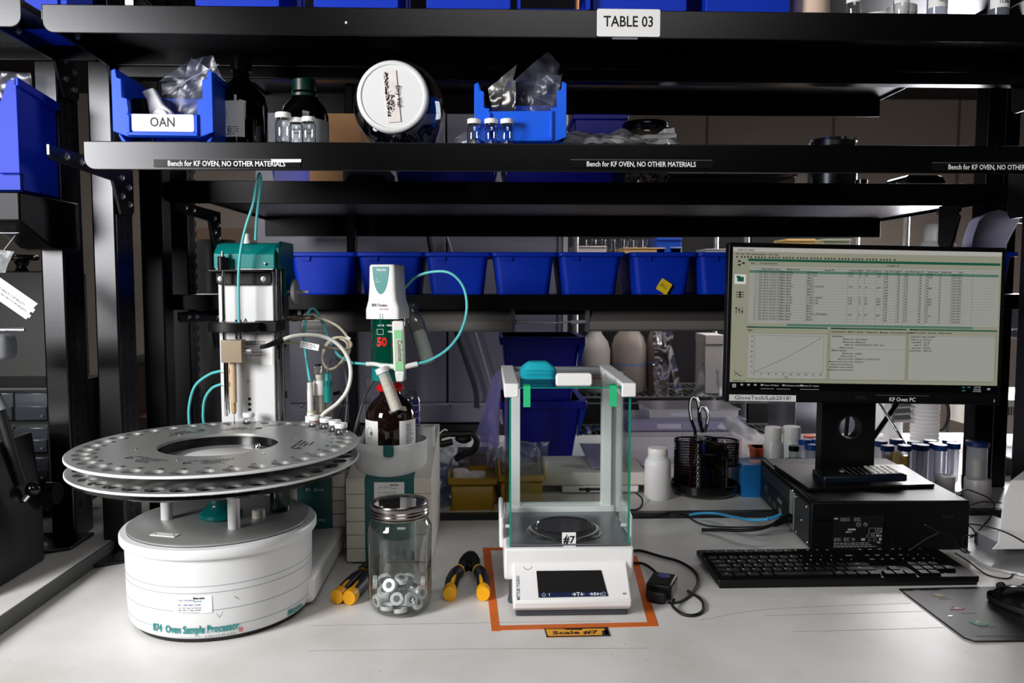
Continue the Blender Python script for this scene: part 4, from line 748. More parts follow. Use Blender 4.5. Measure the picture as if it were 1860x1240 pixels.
ob('granule_fill', rod(B(), (pB_-pA)*.22, (pB_-pA)*.97, .0102, 20, .0112), gra, dt); ob('cotton_plug', rod(B(), (pB_-pA)*.13, (pB_-pA)*.22, .0102, 20), mat('blue_white_cotton', (.80, .87, .88), .9), dt); ob('end_collar', rod(B(), V((0, 0, 0)), (pB_-pA)*.12, .0122, 20), MILK, dt)
ob('left_hose', tube(B(), [p-dz for p in (at(641, 659, 1.55), at(655, 660, 1.53), at(668, 661, yy))], .0026), TEALC, ds)
hz = thing('teal_hose', 'pale teal hose arching from the dosing head round to its right port', 'hose')
ob('hose', tube(B(), [at(735, 523, 1.575), at(757, 502, 1.57), at(790, 493, 1.56), at(820, 497, 1.55), at(842, 522, 1.545), at(848, 560, 1.54), at(838, 600, 1.53), at(815, 632, 1.52), at(785, 652, 1.515), at(757, 661, 1.51)], .0028, 10), TEALC, hz)
# glass flask hanging at right of dosing unit, holding cotton
fk = thing('glass_trap', 'tilted clear glass trap stuffed with white wadding right of the dosing head', 'flask', at(757, 590, 1.60)); fo = V(fk.location)
a_, c_ = at(752, 575, 1.60)-fo, at(776, 655, 1.60)-fo; MA = axis(a_, c_); Lh = (c_-a_).length
ob('glass_body', la(B(), [(.006, -.018), (.007, -.010), (.013, 0), (.0165, .012), (.0165, Lh), (.019, Lh+.002), (.014, Lh+.004), (0, Lh+.003)], seg=32, M=MA), film('vial_glass', 0), fk)
ob('wadding', la(B(), [(0, .030), (.010, .028), (.0145, .035), (.0150, Lh-.004), (0, Lh-.002)], seg=20, M=MA), mat('white_wadding', (.97, .98, .97), .95, bump=.8, bscale=60), fk)
ob('neck_tube', tube(B(), [at(738, 566, 1.59)-fo, at(742, 556, 1.60)-fo, at(752, 556, 1.60)-fo, at(755, 570, 1.60)-fo], .0075, 12), film('vial_glass', 0), fk)
# blue-marked glass cylinder behind amber bottle
t = thing('measuring_cylinder', 'glass cylinder with a blue graduated stripe behind the amber bottle', 'glassware', (at(748, 740, 1.63).x, 1.63, BZ+.2))
ob('glass', la(B(), [(0, 0), (.018, 0), (.018, .085), (.012, .100), (.008, .104)], seg=28), film('vial_glass', 0), t); sb = B()
for i in range(6): la(sb, [(.0183, .012+i*.013), (.0183, .0130+i*.013)], seg=10, a0=R(250), a1=R(320))
ob('graduation_marks', sb, PAPER, t); ob('blue_stripe', la(B(), [(.0181, .0), (.0181, .088)], seg=8, a0=R(285), a1=R(322)), mat('cobalt_ink', (.12, .12, .55), .4), t)
t = thing('electrode_rod', 'grey cable and clear electrode rising left of the amber bottle', 'cable'); ob('cable', tube(B(), [at(640, 800, 1.62), at(648, 770, 1.62), at(655, 745, 1.62), at(665, 715, 1.62), at(678, 690, 1.61), at(690, 672, 1.6)], .0030), mat('grey_cable', (.42, .42, .43), .4), t); ob('clear_sleeve', rod(B(), at(668, 775, 1.64), at(668, 685, 1.64), .0045), film('vial_glass', 0), t)
# ================================================================== TITRATION CELL, HOSES AND CABLES BEHIND THE CAROUSEL
YC = 1.53
cb = at(575, 790, YC); cl = thing('titration_cell', 'cluster of glass titration fittings with a teal electrode behind the carousel', 'glassware', (cb.x, YC, BZ+.18)); o_ = V(cl.location)
def L_(x, y, dy=0): return at(x, y, YC+dy)-o_
def zz(x, y): return at(x, y, YC).z-o_.z
ob('vessel', la(B(), [(0, 0), (.030, 0), (.034, .006), (.034, .04), (.030, zz(575, 775)), (0, zz(575, 775))], seg=36), film('cell_glass', 0), cl)
ob('vessel_lid', la(B(), [(0, zz(575, 775)), (.036, zz(575, 775)), (.036, zz(575, 768)), (0, zz(575, 768))], seg=36), MILK, cl)
def stack(name, px, segs, m=None, dy=0):
    b = B(); c = L_(px, 700, dy); prof = [(0, zz(px, segs[0][0]))]
    for y, r in segs: prof.append((r, zz(px, y)))
    prof.append((0, zz(px, segs[-1][0]))); la(b, prof, (c.x, c.y, 0), 24); return ob(name, b, m or MILK, cl)
stack('port_plug', 565, [(772, .012), (752, .012), (752, .0085), (745, .0085)], MILK, -.02); ob('olive_cap', cy(B(), (L_(566, 700, -.02).x, -.02, zz(566, 752)), .008, .009), mat('olive_cap', (.72, .70, .56), .5), cl)
stack('hose_plug', 563, [(745, .0055), (705, .0055), (705, .0045), (704, .005), (692, .005), (692, .004)], MILK, -.02)
g = film('cell_glass', 0)
stack('glass_column', 581, [(770, .012), (750, .010), (720, .0085), (715, .0085)], g); stack('granule_core', 581, [(760, .0075), (715, .0075)], gra)
stack('column_joint', 580, [(717, .0105), (712, .0115), (694, .0115), (690, .0095)], MILK); stack('upper_granules', 580, [(690, .0078), (680, .0078)], gra); stack('upper_glass', 580, [(692, .0098), (668, .0098)], g); stack('glass_cap', 580, [(678, .0085), (668, .010), (665, .0105), (664, .008)], g); stack('black_plug', 578, [(665, .006), (662, .006)], KP, .01)
stack('electrode_glass', 598, [(772, .010), (760, .010), (752, .0065), (728, .0065)], g, -.015)
stack('electrode_body', 595.5, [(728, .0072), (700, .0078), (699, .0082), (689, .0082), (689, .0066), (687, .0058), (676, .0058)], TEAL, -.015); 
rb = B()
for i in range(12):
    a = i*PI/6; c = L_(595.5, 694, -.015); bx(rb, (-.0008, .0008), (-.0008, .0008), (zz(595, 699), zz(595, 689)), T(c.x+.0083*math.cos(a), c.y+.0083*math.sin(a), 0))
ob('grip_rib', rb, TEALD, cl)
stack('tall_vial', 604, [(778, .0125), (766, .0125)], g, -.01); ob('red_seal', la(B(), [(.010, 0), (.0145, .002), (.0145, .005), (.010, .006)], (L_(583, 755, -.03).x, -.03, zz(583, 760)), 24), RED, cl)
ob('black_plug_side', rod(B(), L_(606, 716, 0), L_(618, 712, 0), .004), KG, cl)
def hose(name, label, pts, r, m, cat='cable', **k):
    t = thing(name, label, cat); ob('sheath', tube(B(), [at(*p) for p in pts], r, 10), m, t); return t
hose('teal_hose', 'teal hose rising from the titration cell and dipping behind the white cable', [(563, 692, 1.51), (558, 660, 1.53), (553, 620, 1.57), (554, 590, 1.57), (560, 567, 1.58), (567, 560, 1.59), (575, 566, 1.60), (588, 590, 1.61), (600, 620, 1.61), (615, 645, 1.60), (640, 659, 1.56)], .0027, TEALC, 'hose')
wc = hose('white_cable', 'thick white cable sweeping from the tower clamp round to the vials', [(512, 618, 1.47), (530, 611, 1.48), (560, 608, 1.50), (590, 612, 1.52), (615, 626, 1.53), (632, 650, 1.535), (637, 680, 1.53), (630, 710, 1.52), (612, 733, 1.51), (592, 748, 1.50), (583, 757, 1.495)], .0038, mat('white_sheath', (.93, .93, .90), .35))
ob('black_boot', tube(B(), [at(472, 631, 1.452), at(485, 628, 1.455), at(500, 622, 1.465), at(513, 618, 1.472)], lambda t: .003+.0035*t, 10), KP, wc); ob('black_branch', tube(B(), [at(505, 620, 1.475), at(506, 636, 1.475), at(506, 652, 1.475)], .0045, 10), KP, wc)
IV = mat('ivory_sheath', (.74, .71, .62), .4)
ic = hose('ivory_cable', 'ivory cable coiled in loops between the tower and the dosing head', [(514, 622, 1.48), (535, 622, 1.50), (560, 625, 1.52), (590, 631, 1.55), (618, 634, 1.57), (634, 632, 1.58), (638, 624, 1.58), (628, 614, 1.58), (608, 614, 1.58), (592, 630, 1.585), (586, 652, 1.59), (594, 668, 1.59), (608, 668, 1.59), (624, 652, 1.585), (632, 634, 1.58), (628, 620, 1.58), (610, 613, 1.585), (595, 622, 1.59), (586, 642, 1.595), (590, 662, 1.6), (604, 670, 1.6), (620, 660, 1.6), (634, 640, 1.6), (634, 618, 1.6), (618, 596, 1.6), (596, 583, 1.6), (572, 577, 1.6), (548, 577, 1.6)], .0028, IV)
ob('cable_tie', bx(B(), (-.004, .004), (-.004, .004), (-.003, .003), T(*at(633, 614, 1.575), ry=30)), WP, ic); ob('metal_sleeve', rod(B(), at(546, 577, 1.6), at(571, 577, 1.6), .0045), mat('old_brass', 0), ic)
a, c = at(549, 622, 1.51), at(582, 631, 1.53); lbm = T((a.x+c.x)/2, 1.505, (a.z+c.z)/2, ry=12); cf = ob('cable_flag', pz(B(), rrect(-.0175, .0175, -.0065, .0055, .001), 0, .0005, 'y', lbm), PAPER, ic); s_ = B(); scribble(s_, (-.015, .012), (-.005, .004), -.0004, 3, 5, .7, M=lbm); ob('fine_print', s_, INK, cf)
gc = hose('grey_wire', 'thin grey wire arching from the teal electrode down behind the carousel', [(595, 676, 1.515), (596, 665, 1.53), (600, 655, 1.59), (608, 651, 1.6), (618, 656, 1.61), (625, 670, 1.62), (630, 700, 1.62), (630, 740, 1.62), (626, 775, 1.62), (622, 800, 1.62)], .0016, mat('grey_cable', 0))
hose('black_wire', 'thin black wire dropping from the titration cell plug', [(617, 712, 1.53), (623, 718, 1.55), (624, 730, 1.61), (616, 748, 1.61), (608, 765, 1.61)], .0015, KR)
# ================================================================== SCREW-TOP JAR WITH CRIMP CAPS
jx, jy = at(724, 1120, 1.235).x, 1.262
jr = thing('screw_top_jar', 'clear quart screw-top jar with a silver band holding aluminium crimp caps', 'jar', (jx, jy, BZ))
JG = film('thick_jar_glass', (.975, .985, .98), .02, .42, .0, gloss=1.7)
prof = [(0, .0015), (.034, .0015), (.040, .002), (.0455, .006), (.0495, .015), (.0505, .03), (.0505, .105), (.0515, .125), (.0505, .138), (.0455, .148), (.0415, .152), (.0415, .168)]
ob('glass_wall', la(B(), prof, seg=72), JG, jr); ob('glass_inner', la(B(), [(0, .006), (.036, .006), (.043, .012), (.0465, .022), (.0475, .13), (.043, .142), (.040, .150), (.0395, .168)], seg=72), film('inner_glass', (.98, .99, .99), .03, .6, gloss=.8), jr)
em = B()
for s in (-1, 1): tube(em, [V(((.0508*math.sin(R(18+s*0+17*math.cos(R(a))))), -.0508*math.cos(R(18+17*math.cos(R(a)))), .058+.032*math.sin(R(a)))) for a in range(0, 361, 20)], .0005, 5, 2)
for k in (-62, -30, 58): tube(em, [V((.0508*math.sin(R(k)), -.0508*math.cos(R(k)), z)) for z in (.02, .06, .1, .118)], .0009, 6, 3)
rnd = random.Random(7)
for i in range(34):
    a, z = R(18+rnd.uniform(-9, 12)), .058+rnd.uniform(-.02, .018); sph(em, (.0506*math.sin(a), -.0506*math.cos(a), z), rnd.uniform(.0010, .0019), 6)
for i in range(10):
    a, z = R(rnd.uniform(-20, 40)), .10+rnd.uniform(-.012, .012); tube(em, [V((.0508*math.sin(a+d), -.0508*math.cos(a+d), z+q)) for d, q in ((0, 0), (.06, .005), (.12, .001))], .0007, 5, 3)
ob('embossed_pattern', em, JG, jr, label='embossed oval and leaf relief on the glass')
ob('screw_band', la(B(), [(.0405, .1755), (.0445, .1765), (.0455, .1750), (.0458, .169), (.0450, .167), (.0462, .165), (.0452, .1625), (.0465, .160), (.0455, .157), (.0470, .1555), (.0465, .1535), (.0440, .1535)], seg=72), mat('band_steel', (.52, .50, .48), .22, 1), jr, label='silver screw band')
ob('glass_lid', la(B(), [(0, .1735), (.0395, .1735), (.0400, .1750), (.0415, .1755)], seg=56), film('lid_glass', (.55, .55, .55), .02, .5, .12, (.55, .55, .56), 2.2), jr)
kn = B()
for i in range(110): a = 2*PI*i/110; bx(kn, (-.0003, .0003), (-.0003, .0004), (.1705, .1738), T(.0457*math.cos(a), .0457*math.sin(a), 0, rz=math.degrees(a)-90))
ob('knurling', kn, STEEL, jr, kind='stuff')
c0 = thing('crimp_cap', 'aluminium crimp cap with a grey septum in the pile in the screw-top jar', 'cap', (0, 0, 0), group='crimp caps piled in the jar')
ob('ring', la(B(), [(.0052, .0068), (.0100, .0068), (.0106, .0060), (.0108, 0), (.0104, 0), (.0100, .0050), (.0052, .0058)], seg=24), mat('cap_aluminium', (.90, .90, .90), .35, .25), c0); ob('septum', la(B(), [(0, .0050), (.0098, .0050), (.0098, .0058), (.0052, .0062), (0, .0062)], seg=20), mat('septum_grey', (.42, .42, .44), .6), c0)
def cap_at(x, y, z, rx, rz, first=False):
    P = (jx+x*.88, jy+y*.88, BZ+z+.009); r = (R(rx), 0, R(rz))
    if first: c0.location = P; c0.rotation_euler = r; return c0
    return dup(c0, P, rot=r)
CAPS = [(-.001, -.036, .020, 72, -6), (.022, -.034, .018, 76, 24), (.037, -.020, .024, 82, 48), (-.014, -.034, .040, 62, -14), (-.020, -.036, .010, 176, 0), (.004, -.040, .006, 165, 30), (-.036, -.018, .012, 100, -50), (-.041, -.010, .038, 85, -80), (-.026, -.026, .026, 30, 10), (.012, -.030, .012, 150, 0), (.030, -.030, .010, 60, 60), (.006, -.012, .030, 20, 0), (-.008, -.008, .012, 190, 0), (.024, -.008, .026, 35, 80), (.032, .010, .014, 70, 100), (-.024, .006, .014, 10, 40), (-.030, .018, .032, 50, 200), (0, .014, .016, 160, 10), (.014, .022, .030, 60, 170), (-.012, .032, .014, 80, 180), (.022, .032, .012, 30, 150), (.004, -.022, .044, 20, 40), (-.030, -.004, .030, 140, 20), (.040, -.002, .034, 88, 85)]
_caps = [cap_at(*c, first=(i == 0)) for i, c in enumerate(CAPS)]
for i, l in ((0, 'aluminium crimp cap facing out at the centre front of the pile in the jar'), (1, 'aluminium crimp cap facing out just right of the centre one in the jar'), (2, 'aluminium crimp cap standing against the right wall of the jar'), (3, 'bright aluminium crimp cap leaning above and left of the centre one in the jar')): _caps[i]['label'] = l
# ================================================================== PLIERS
NVY = mat('navy_grip', (.03, .04, .09), .5, bump=.2, bscale=300); YG = mat('yellow_grip', (.93, .66, .03), .45)
def pliers(name, label, loc, rz, spread, s=1.0):
    t = thing(name, label, 'pliers', loc, rz); t.scale = (s*1.02, s*1.4, s*1.15)
    hd = B(); pz(hd, [(-.006, .046), (.006, .046), (.013, .034), (.019, .014), (.020, -.004), (.008, -.012), (0, -.006), (-.008, -.012), (-.020, -.004), (-.019, .014), (-.013, .034)], .008, .020, 'z'); ob('jaws', hd, mat('blackened_steel', (.07, .07, .075), .35, .6), t, .002)
    ob('pivot', cy(B(), (0, .008, .020), .006, .0022, 20), mat('blackened_steel', 0), t)
    ob('jaw_gap', bx(B(), (-.0006, .0006), (.016, .048), (.0198, .0205)), KG, t)
    for sgn in (-1, 1):
        P = lambda x, y, z=.014: V((sgn*x, y, z)); k = spread
        ob('handle', tube(B(), [P(.006, .006), P(.010*k, -.008), P(.017*k, -.024, .013)], .0075, 10), mat('blackened_steel', 0), t)
        g = ob('grip', tube(B(), [P(.013*k, -.016, .013), P(.018*k, -.030, .013), P(.0205*k, -.048, .012), P(.021*k, -.066, .011), P(.0215*k, -.074, .011)], lambda q: .0100+.0012*math.sin(q*PI), 12), NVY, t)
        ob('grip_tip', tube(B(), [P(.021*k, -.074, .0115), P(.0212*k, -.080, .0112), P(.0212*k, -.088, .0112)], lambda q: .0108+.0010*math.sin(q*PI), 12), YG, g); ob('grip_inlay', tube(B(), [P(.0165*k, -.046, .0195), P(.0180*k, -.058, .0195), P(.0195*k, -.072, .0175)], lambda q: .0024+.002*q, 8), YG, g)
        ob('grip_collar', tube(B(), [P(.0128*k, -.0150, .0135), P(.0132*k, -.0165, .0135)], .0104, 12), YG, g)
        if sgn > 0 and s == 1.0: txt('TOOL\nLINE', .0055, GY, g, T(.0205*k+.0, -.042, .0225) @ Matrix.Rotation(R(-90), 4, 'X'), name='grip_lettering')
    return t
q = on(850, 1035, BZ); pliers('wire_stripper', 'open black wire strippers with navy and yellow grips between jar and balance', (q.x+.003, q.y-.024, BZ), -1, 1.28)
q = on(655, 1062, BZ); pl2 = pliers('pliers', 'closed pliers with navy and yellow grips partly hidden behind the jar', (q.x+.012, q.y+.030, BZ), -13, .50, .98)
# ================================================================== BALANCE
OT = mat('orange_tape', (.86, .42, .14), .5, var=.1, vscale=20); ot = thing('tape_frame', 'orange tape rectangle stuck on the bench around the balance', 'tape frame', (0, 0, 0))
def strip_(pts, name='tape_strip', h=.0006): pz(tb := B(), [(on(x, y).x, on(x, y).y) for x, y in pts], BZ+.0001, BZ+h); return ob(name, tb, OT, ot)
strip_([(877, 997), (891, 997), (908, 1146), (893, 1146)]); strip_([(893, 1137), (1190, 1130), (1196, 1137), (893, 1145)], h=.0009); strip_([(1146, 1010), (1157, 1010), (1196, 1137), (1177, 1137)]); strip_([(877, 995), (1148, 995), (1150, 999), (878, 999)], h=.0009)
sl = thing('scale_label', 'yellow label reading Scale #7 stuck on the bench before the balance', 'label', on(1049, 1150)); so = V(sl.location)
ob('label_base', pz(B(), [((on(x, y)-so).x, (on(x, y)-so).y) for x, y in ((988, 1141), (1104, 1140), (1109, 1155), (993, 1158))], .0001, .0006), mat('label_yellow', (.95, .66, .15), .5), sl)
bd = B(); 
for p_ in (((988, 1141), (1104, 1139), (1104, 1141.5), (988, 1143.2)), ((992, 1156), (1109, 1153.5), (1109, 1155.5), (993, 1158)), ((988, 1141), (990, 1141), (996, 1158), (993, 1158)), ((1098, 1140), (1104, 1140), (1109, 1155), (1099, 1152)), ((1020, 1141.5), (1060, 1141), (1056, 1144.5), (1028, 1144)), ((1093, 1146), (1103, 1144), (1106, 1154), (1094, 1154))): pz(bd, [((on(x, y)-so).x, (on(x, y)-so).y) for x, y in p_], .0006, .0009)
ob('black_border', bd, INK, sl); c = on(1046, 1150)-so; txt('Scale #7', .0150, INK, sl, T(c.x-.001, c.y+.001, .001, rz=1) @ Matrix.Rotation(R(-90), 4, 'X'), bold=.02, fit=.068)
ba = thing('analytical_balance', 'white analytical balance with glass draft shield inside the orange tape frame', 'balance', (0, 0, 0))
X0, X1 = .028, .2345
def body_profile(): return [(1.222, .911), (1.205, .921), (1.203, .932), (1.2475, .972), (1.2515, .980), (1.2515, 1.000), (1.46, 1.004), (1.46, .911)]
ob('base_body', pz(B(), body_profile(), X0+.012, X1-.010, 'x'), WP, ba, .003, seg=3, label='glossy white housing')
ob('shoulder', pz(B(), [(1.262, .945), (1.2535, .955), (1.2505, .980), (1.2505, 1.0005), (1.47, 1.0045), (1.47, .95)], X0-.001, X1+.001, 'x'), WP, ba, .004, seg=3)
for s_, xx in ((0, X0-.008), (1, X1+.0005)): ob('side_ear', pz(B(), [(1.30, .985), (1.30, 1.035), (1.345, 1.045), (1.40, 1.045), (1.40, .975)], xx, xx+.0075, 'x'), WP, ba, .003)
ob('under_base', pz(B(), [(1.2235, .9005), (1.2235, .9125), (1.47, .95), (1.47, .9005)], X0+.016, X1-.013, 'x'), DG, ba, .003)
for x in (X0+.004, X1-.026): ob('levelling_foot', la(B(), [(0, 0), (.010, 0), (.011, .004), (.009, .012), (.009, .05), (0, .05)], (x+.012, 1.285, BZ), 24), DG, ba)
ob('weighing_deck', bx(B(), (X0+.010, X1-.003), (1.254, 1.44), (1.0035, 1.0055)), mat('deck_steel', (.50, .50, .53), .3, .6), ba)
ob('deck_frame', pz(B(), [(1.4385, 1.003), (1.4385, 1.014), (1.452, 1.017), (1.466, 1.017), (1.466, 1.003)], X0+.003, X1-.001, 'x'), WP, ba, .001)
pc_ = on(1025, 962, 1.008); 
ob('pan_ring', la(B(), [(.0465, 0), (.0630, .0), (.0640, .0015), (.0600, .0055), (.0530, .0075), (.0485, .006), (.0465, .003)], (pc_.x, pc_.y, 1.0055), 72), mat('ring_steel', (.66, .65, .63), .2, 1), ba)
ob('weighing_pan', la(B(), [(0, .0105), (.0455, .0105), (.0470, .0125), (.0480, .0120), (.0470, .0085), (0, .0085)], (pc_.x, pc_.y, 1.0055), 72), mat('pan_steel', (.30, .30, .38), .12, 1), ba)
# sloped terminal: plane through (1.203,.932)-(1.2475,.972)
ta = math.degrees(math.atan2(.040, .0445)); TM = Matrix.Translation(((X0+X1)/2, (1.203+1.2475)/2, .952)) @ Matrix.Rotation(R(ta-90), 4, 'X')   # local -y = outward normal
def TL(x, z, d=0): return TM @ T(x, -d, z)
ob('display', pz(B(), [(-.0520, -.0235), (.0565, -.0225), (.0500, .0215), (-.0535, .0215)], -.0012, .001, 'y', TM @ T(.0, 0, 0)), mat('display_glass', (.13, .125, .125), .10, spec=.6), ba, .0, label='dark touch display with a blue bar')
ob('display_bar', pz(B(), [(-.0518, -.0233), (.0563, -.0223), (.0555, -.0150), (-.0520, -.0160)], -.0014, .0, 'y', TM), mat('navy_bar', (.09, .14, .28), .3), ba)
for s, x, z_ in (('→T←', .010, .0085), ('→0←', .036, .0078), ('I', -.035, .006), ('|', .0455, .006)): txt(s, z_, PAPER, ba, TL(x, -.0192, .0016), bold=.02, name='bar_symbol')
pw = B(); tube(pw, [TL(0, 0, .0016) @ V((-.0435+.0024*math.sin(R(a)), 0, -.0195+.0024*math.cos(R(a)))) for a in range(30, 331, 30)], .0003, 4, 3); tube(pw, [TL(-.0435, -.018, .0016) @ V((0, 0, 0)), TL(-.0435, -.0155, .0016) @ V((0, 0, 0))], .0003, 4, 1, False); tube(pw, [TL(x, z_, .0016) @ V((0, 0, 0)) for x, z_ in ((.047, -.0185), (.050, -.0155), (.053, -.0185), (.052, -.0185), (.052, -.0218), (.048, -.0218), (.048, -.0185))], .0003, 4, 1, False); ob('bar_icon', pw, PAPER, ba)
txt('METTLER TOLEDO', .0068, mat('brand_blue', (.10, .16, .32), .5), ba, TL(-.083, -.0065, .0002) @ Matrix.Rotation(R(-90), 4, 'Y'), bold=.02, sx=.72, name='maker_lettering'); txt('MS', .0048, INKG, ba, TL(.083, -.0185, .0002), bold=.02, name='model_lettering')
lv = B(); la(lv, [(0, .0002), (.0058, .0002), (.0062, .0008), (.0068, .0008), (.0068, 0)], (X0+.035, 1.2525, .9875), 28, M=None); 
M_ = Matrix.Translation((X0+.0365, 1.2490, .9720)) @ Matrix.Rotation(R(40), 4, 'X'); ob('level_bubble', la(B(), [(0, 0), (.0056, 0), (.0062, .0012), (.0070, .0012), (.0074, 0)], seg=28, M=M_), mat('bubble_grey', (.55, .53, .52), .2), ba); lv.free()
# draft shield
ZT = 1.2655; YF, YB = 1.257, 1.455
sh = ba
for xx in (X0-.001, X1-.0215): ob('top_rail', pz(B(), [(YF-.011, ZT-.021), (YF-.011, ZT+.001), (YB+.05, ZT+.004), (YB+.05, ZT-.008), (YF+.015, ZT-.021)], xx, xx+.0225, 'x'), WP, ba, .0015)
ob('rear_rail', bx(B(), (X0+.02, X1-.02), (YB+.034, YB+.05), (ZT-.012, ZT+.002)), GY, ba, .001)
cxs = [at(q, 800, YB-.012).x for q in (929, 945, 1094, 1111, 1120, 1131)]
for i in (0, 2, 4): ob('rear_column', bx(B(), (cxs[i], cxs[i+1]), (YB-.012, YB+.012), (1.003, ZT-.003)), WP, ba, .001)
ob('column_groove', bx(B(), (cxs[3], cxs[4]), (YB-.008, YB+.008), (1.01, ZT-.006)), mat('groove_metal', (.6, .6, .61), .3, .5), ba)
PN = (('front_pane', (X0+.008, X1-.006), (YF, YF+.0035), (1.001, ZT-.004)), ('top_pane', (X0+.022, X1-.022), (YF-.008, YB+.036), (ZT-.0075, ZT-.0035)), ('side_pane', (X0+.0035, X0+.0065), (YF+.004, YB-.012), (1.003, ZT-.008)), ('side_pane', (X1-.0065, X1-.0035), (YF+.004, YB-.012), (1.003, ZT-.008)), ('rear_pane', (X0+.018, X1-.034), (YB-.002, YB+.001), (1.016, ZT-.006)))
for n_, X, Y, Z in PN: ob(n_, bx(B(), X, Y, Z), PANE, ba)
eg = B()
for x in (X0+.0072, X1-.0082): bx(eg, (x, x+.0032), (YF-.0002, YF+.0037), (1.001, ZT-.020))
bx(eg, (X0+.022, X1-.022), (YF-.0085, YF-.0078), (ZT-.0072, ZT-.0052)); bx(eg, (X0+.018, X1-.034), (YB-.0024, YB-.002), (ZT-.0075, ZT-.006)); ob('glass_edge', eg, GEDGE, ba, label='green polished glass edges')
for x in (X0+.004, X1-.010): ob('pane_stud', rod(B(), (x-.002, 1.30, 1.022), (x+.007, 1.30, 1.022), .003), MILK, ba)
ob('lid_grip', pz(B(), rrect(-.029, .029, -.0105, .0105, .005), 0, .010, 'y', Matrix.Translation((at(1041, 685, YF+.02).x, YF+.006, ZT+.0055)) @ Matrix.Rotation(R(-16), 4, 'X')), WP, ba, .0015)
GT = mat('mint_tape', (.16, .74, .48), .5)
for px in (957, 1114): c = at(px, 700, YF-.009); ob('tape_tab', pz(B(), [(YF-.0095, ZT-.0365), (YF-.0095, ZT-.003), (YF+.014, ZT-.0028), (YF+.014, ZT-.0033), (YF-.0090, ZT-.0036), (YF-.0090, ZT-.0365)], c.x-.0056, c.x+.0056, 'x'), GT, ba, label='green tape tab')
a, c = at(1021, 967, YF-.001), at(1046, 994, YF-.001); nm = ob('number_sticker', pz(B(), [(a.x, a.z), (c.x, a.z), (c.x, c.z), (a.x+.005, c.z), (a.x, c.z+.004)], YF-.0006, YF-.0001, 'y'), PAPER, ba); txt('#7', .0165, INK, nm, T((a.x+c.x)/2, YF-.0009, (a.z+c.z)/2), bold=.02, sx=1.05)
kx = B(); tube(kx, [V(((a.x+c.x)/2-.005+dx, YF-.001, (a.z+c.z)/2+dz_)) for dx, dz_ in ((.001, -.009), (.0, 0), (.0015, .009))], .0007, 4, 3); ob('scrawl', kx, INK, nm)
# stack of turquoise weighing boats on the glass top
wbm = mat('turquoise_plastic', (.16, .72, .80), .35, sss=.2); wc_ = at(976, 680, 1.385); wz = ZT-.0030
w0 = thing('weighing_boat', 'boat', 'weighing boat', (wc_.x, 1.37, wz), 0, 'turquoise weighing boats stacked on the balance top')
def boat():
    b = B(); rows = []
    for z, s in ((0, .0305), (.0012, .0290), (.0085, .0215), (.0125, .0150), (.0128, .0)):
        if s == 0: rows.append([b.verts.new((0, 0, z))]); continue
        rows.append([b.verts.new((x, y, z)) for x, y in rrect(-s, s, -s, s, s*.42, 4)])
    for A, D in zip(rows, rows[1:]):
        for i in range(len(A)):
            j = (i+1) % len(A)
            b.faces.new((A[i], A[j], D[j], D[i])) if len(D) > 1 else b.faces.new((A[i], A[j], D[0]))
    return b
ob('shell', boat(), wbm, w0, sharp=25)
w0['label'] = 'turquoise weighing boat at the bottom of the stack, on the glass'
for i in range(1, 8): dup(w0, (wc_.x+random.uniform(-.0006, .0006), 1.37+random.uniform(-.0006, .0006), wz+i*.0021), random.uniform(-2, 2), 'turquoise weighing boat in the stack on the balance, %s' % ('', 'second from the bottom', 'third from the bottom', 'fourth from the bottom', 'fourth from the top', 'third from the top', 'second from the top', 'topmost, its base fully seen')[i])
# ================================================================== POWER ADAPTER AND CABLES
q = on(1205, 1085); ad = thing('usb_adapter', 'black inline adapter box with a blue button right of the balance', 'adapter', (q.x, q.y+.012, BZ+.0005), -24)
ob('case', bx(B(), (-.021, .021), (-.030, .030), (0, .028)), KP, ad, .004, seg=3); ob('blue_button', la(B(), [(0, 0), (.0085, 0), (.0105, -.0006), (.0105, -.001)], (0, .014, .0288), 28), mat('blue_button', (.33, .36, .62), .4), ad); ob('plug_block', bx(B(), (-.015, .015), (-.046, -.026), (.003, .020)), KR, ad, .003)
def cable(name, label, pts, r=.0024, m=KR, z=None, seg=10):
    P = [on(p[0], p[1], BZ+r+(p[2] if len(p) > 2 else 0)) for p in pts]; t = thing(name, label, 'cable'); ob('sheath', tube(B(), P, r, seg), m, t); return t
cable('power_cable', 'black cable leaving the balance and looping down to the adapter', [(1150, 1000), (1165, 1000), (1200, 1010), (1235, 1020), (1262, 1038), (1268, 1058), (1256, 1078), (1240, 1090), (1222, 1095, .006), (1212, 1092, .012)], .0026)
cable('power_cable', 'black cable from behind the balance into the back of the adapter', [(1150, 1022), (1170, 1024), (1190, 1038, .004), (1200, 1052, .012)], .0026)
cable('power_cable', 'black cable forming the small loop in front of the adapter', [(1224, 1088, .010), (1222, 1100, .004), (1240, 1115), (1262, 1117), (1277, 1108), (1276, 1092), (1262, 1080), (1248, 1072, .005)], .0026)
cable('power_cable', 'thin black cable running along the back edge of the bench to the computer', [(1160, 939), (1190, 938), (1215, 931), (1240, 934), (1270, 950), (1300, 956), (1350, 957), (1410, 955)], .0017)
cable('power_cable', 'black cable curling behind the draft shield of the balance', [(1155, 895, .02), (1166, 905, .01), (1165, 918), (1150, 926), (1100, 920), (1075, 932)], .0020)
nc = cable('network_cable', 'bright blue network cable plugged into the back of the computer', [(1252, 935, .002), (1270, 932, .006), (1300, 932, .010), (1330, 938, .014), (1365, 944, .020), (1395, 943, .026)], .0030, mat('sky_blue_sheath', (.25, .66, .86), .4))
ob('boot', tube(B(), [on(1394, 942, BZ+.029), on(1405, 940, BZ+.030), on(1418, 934, BZ+.034)], lambda t: .0045-.001*t, 8), mat('sky_blue_sheath', 0), nc)
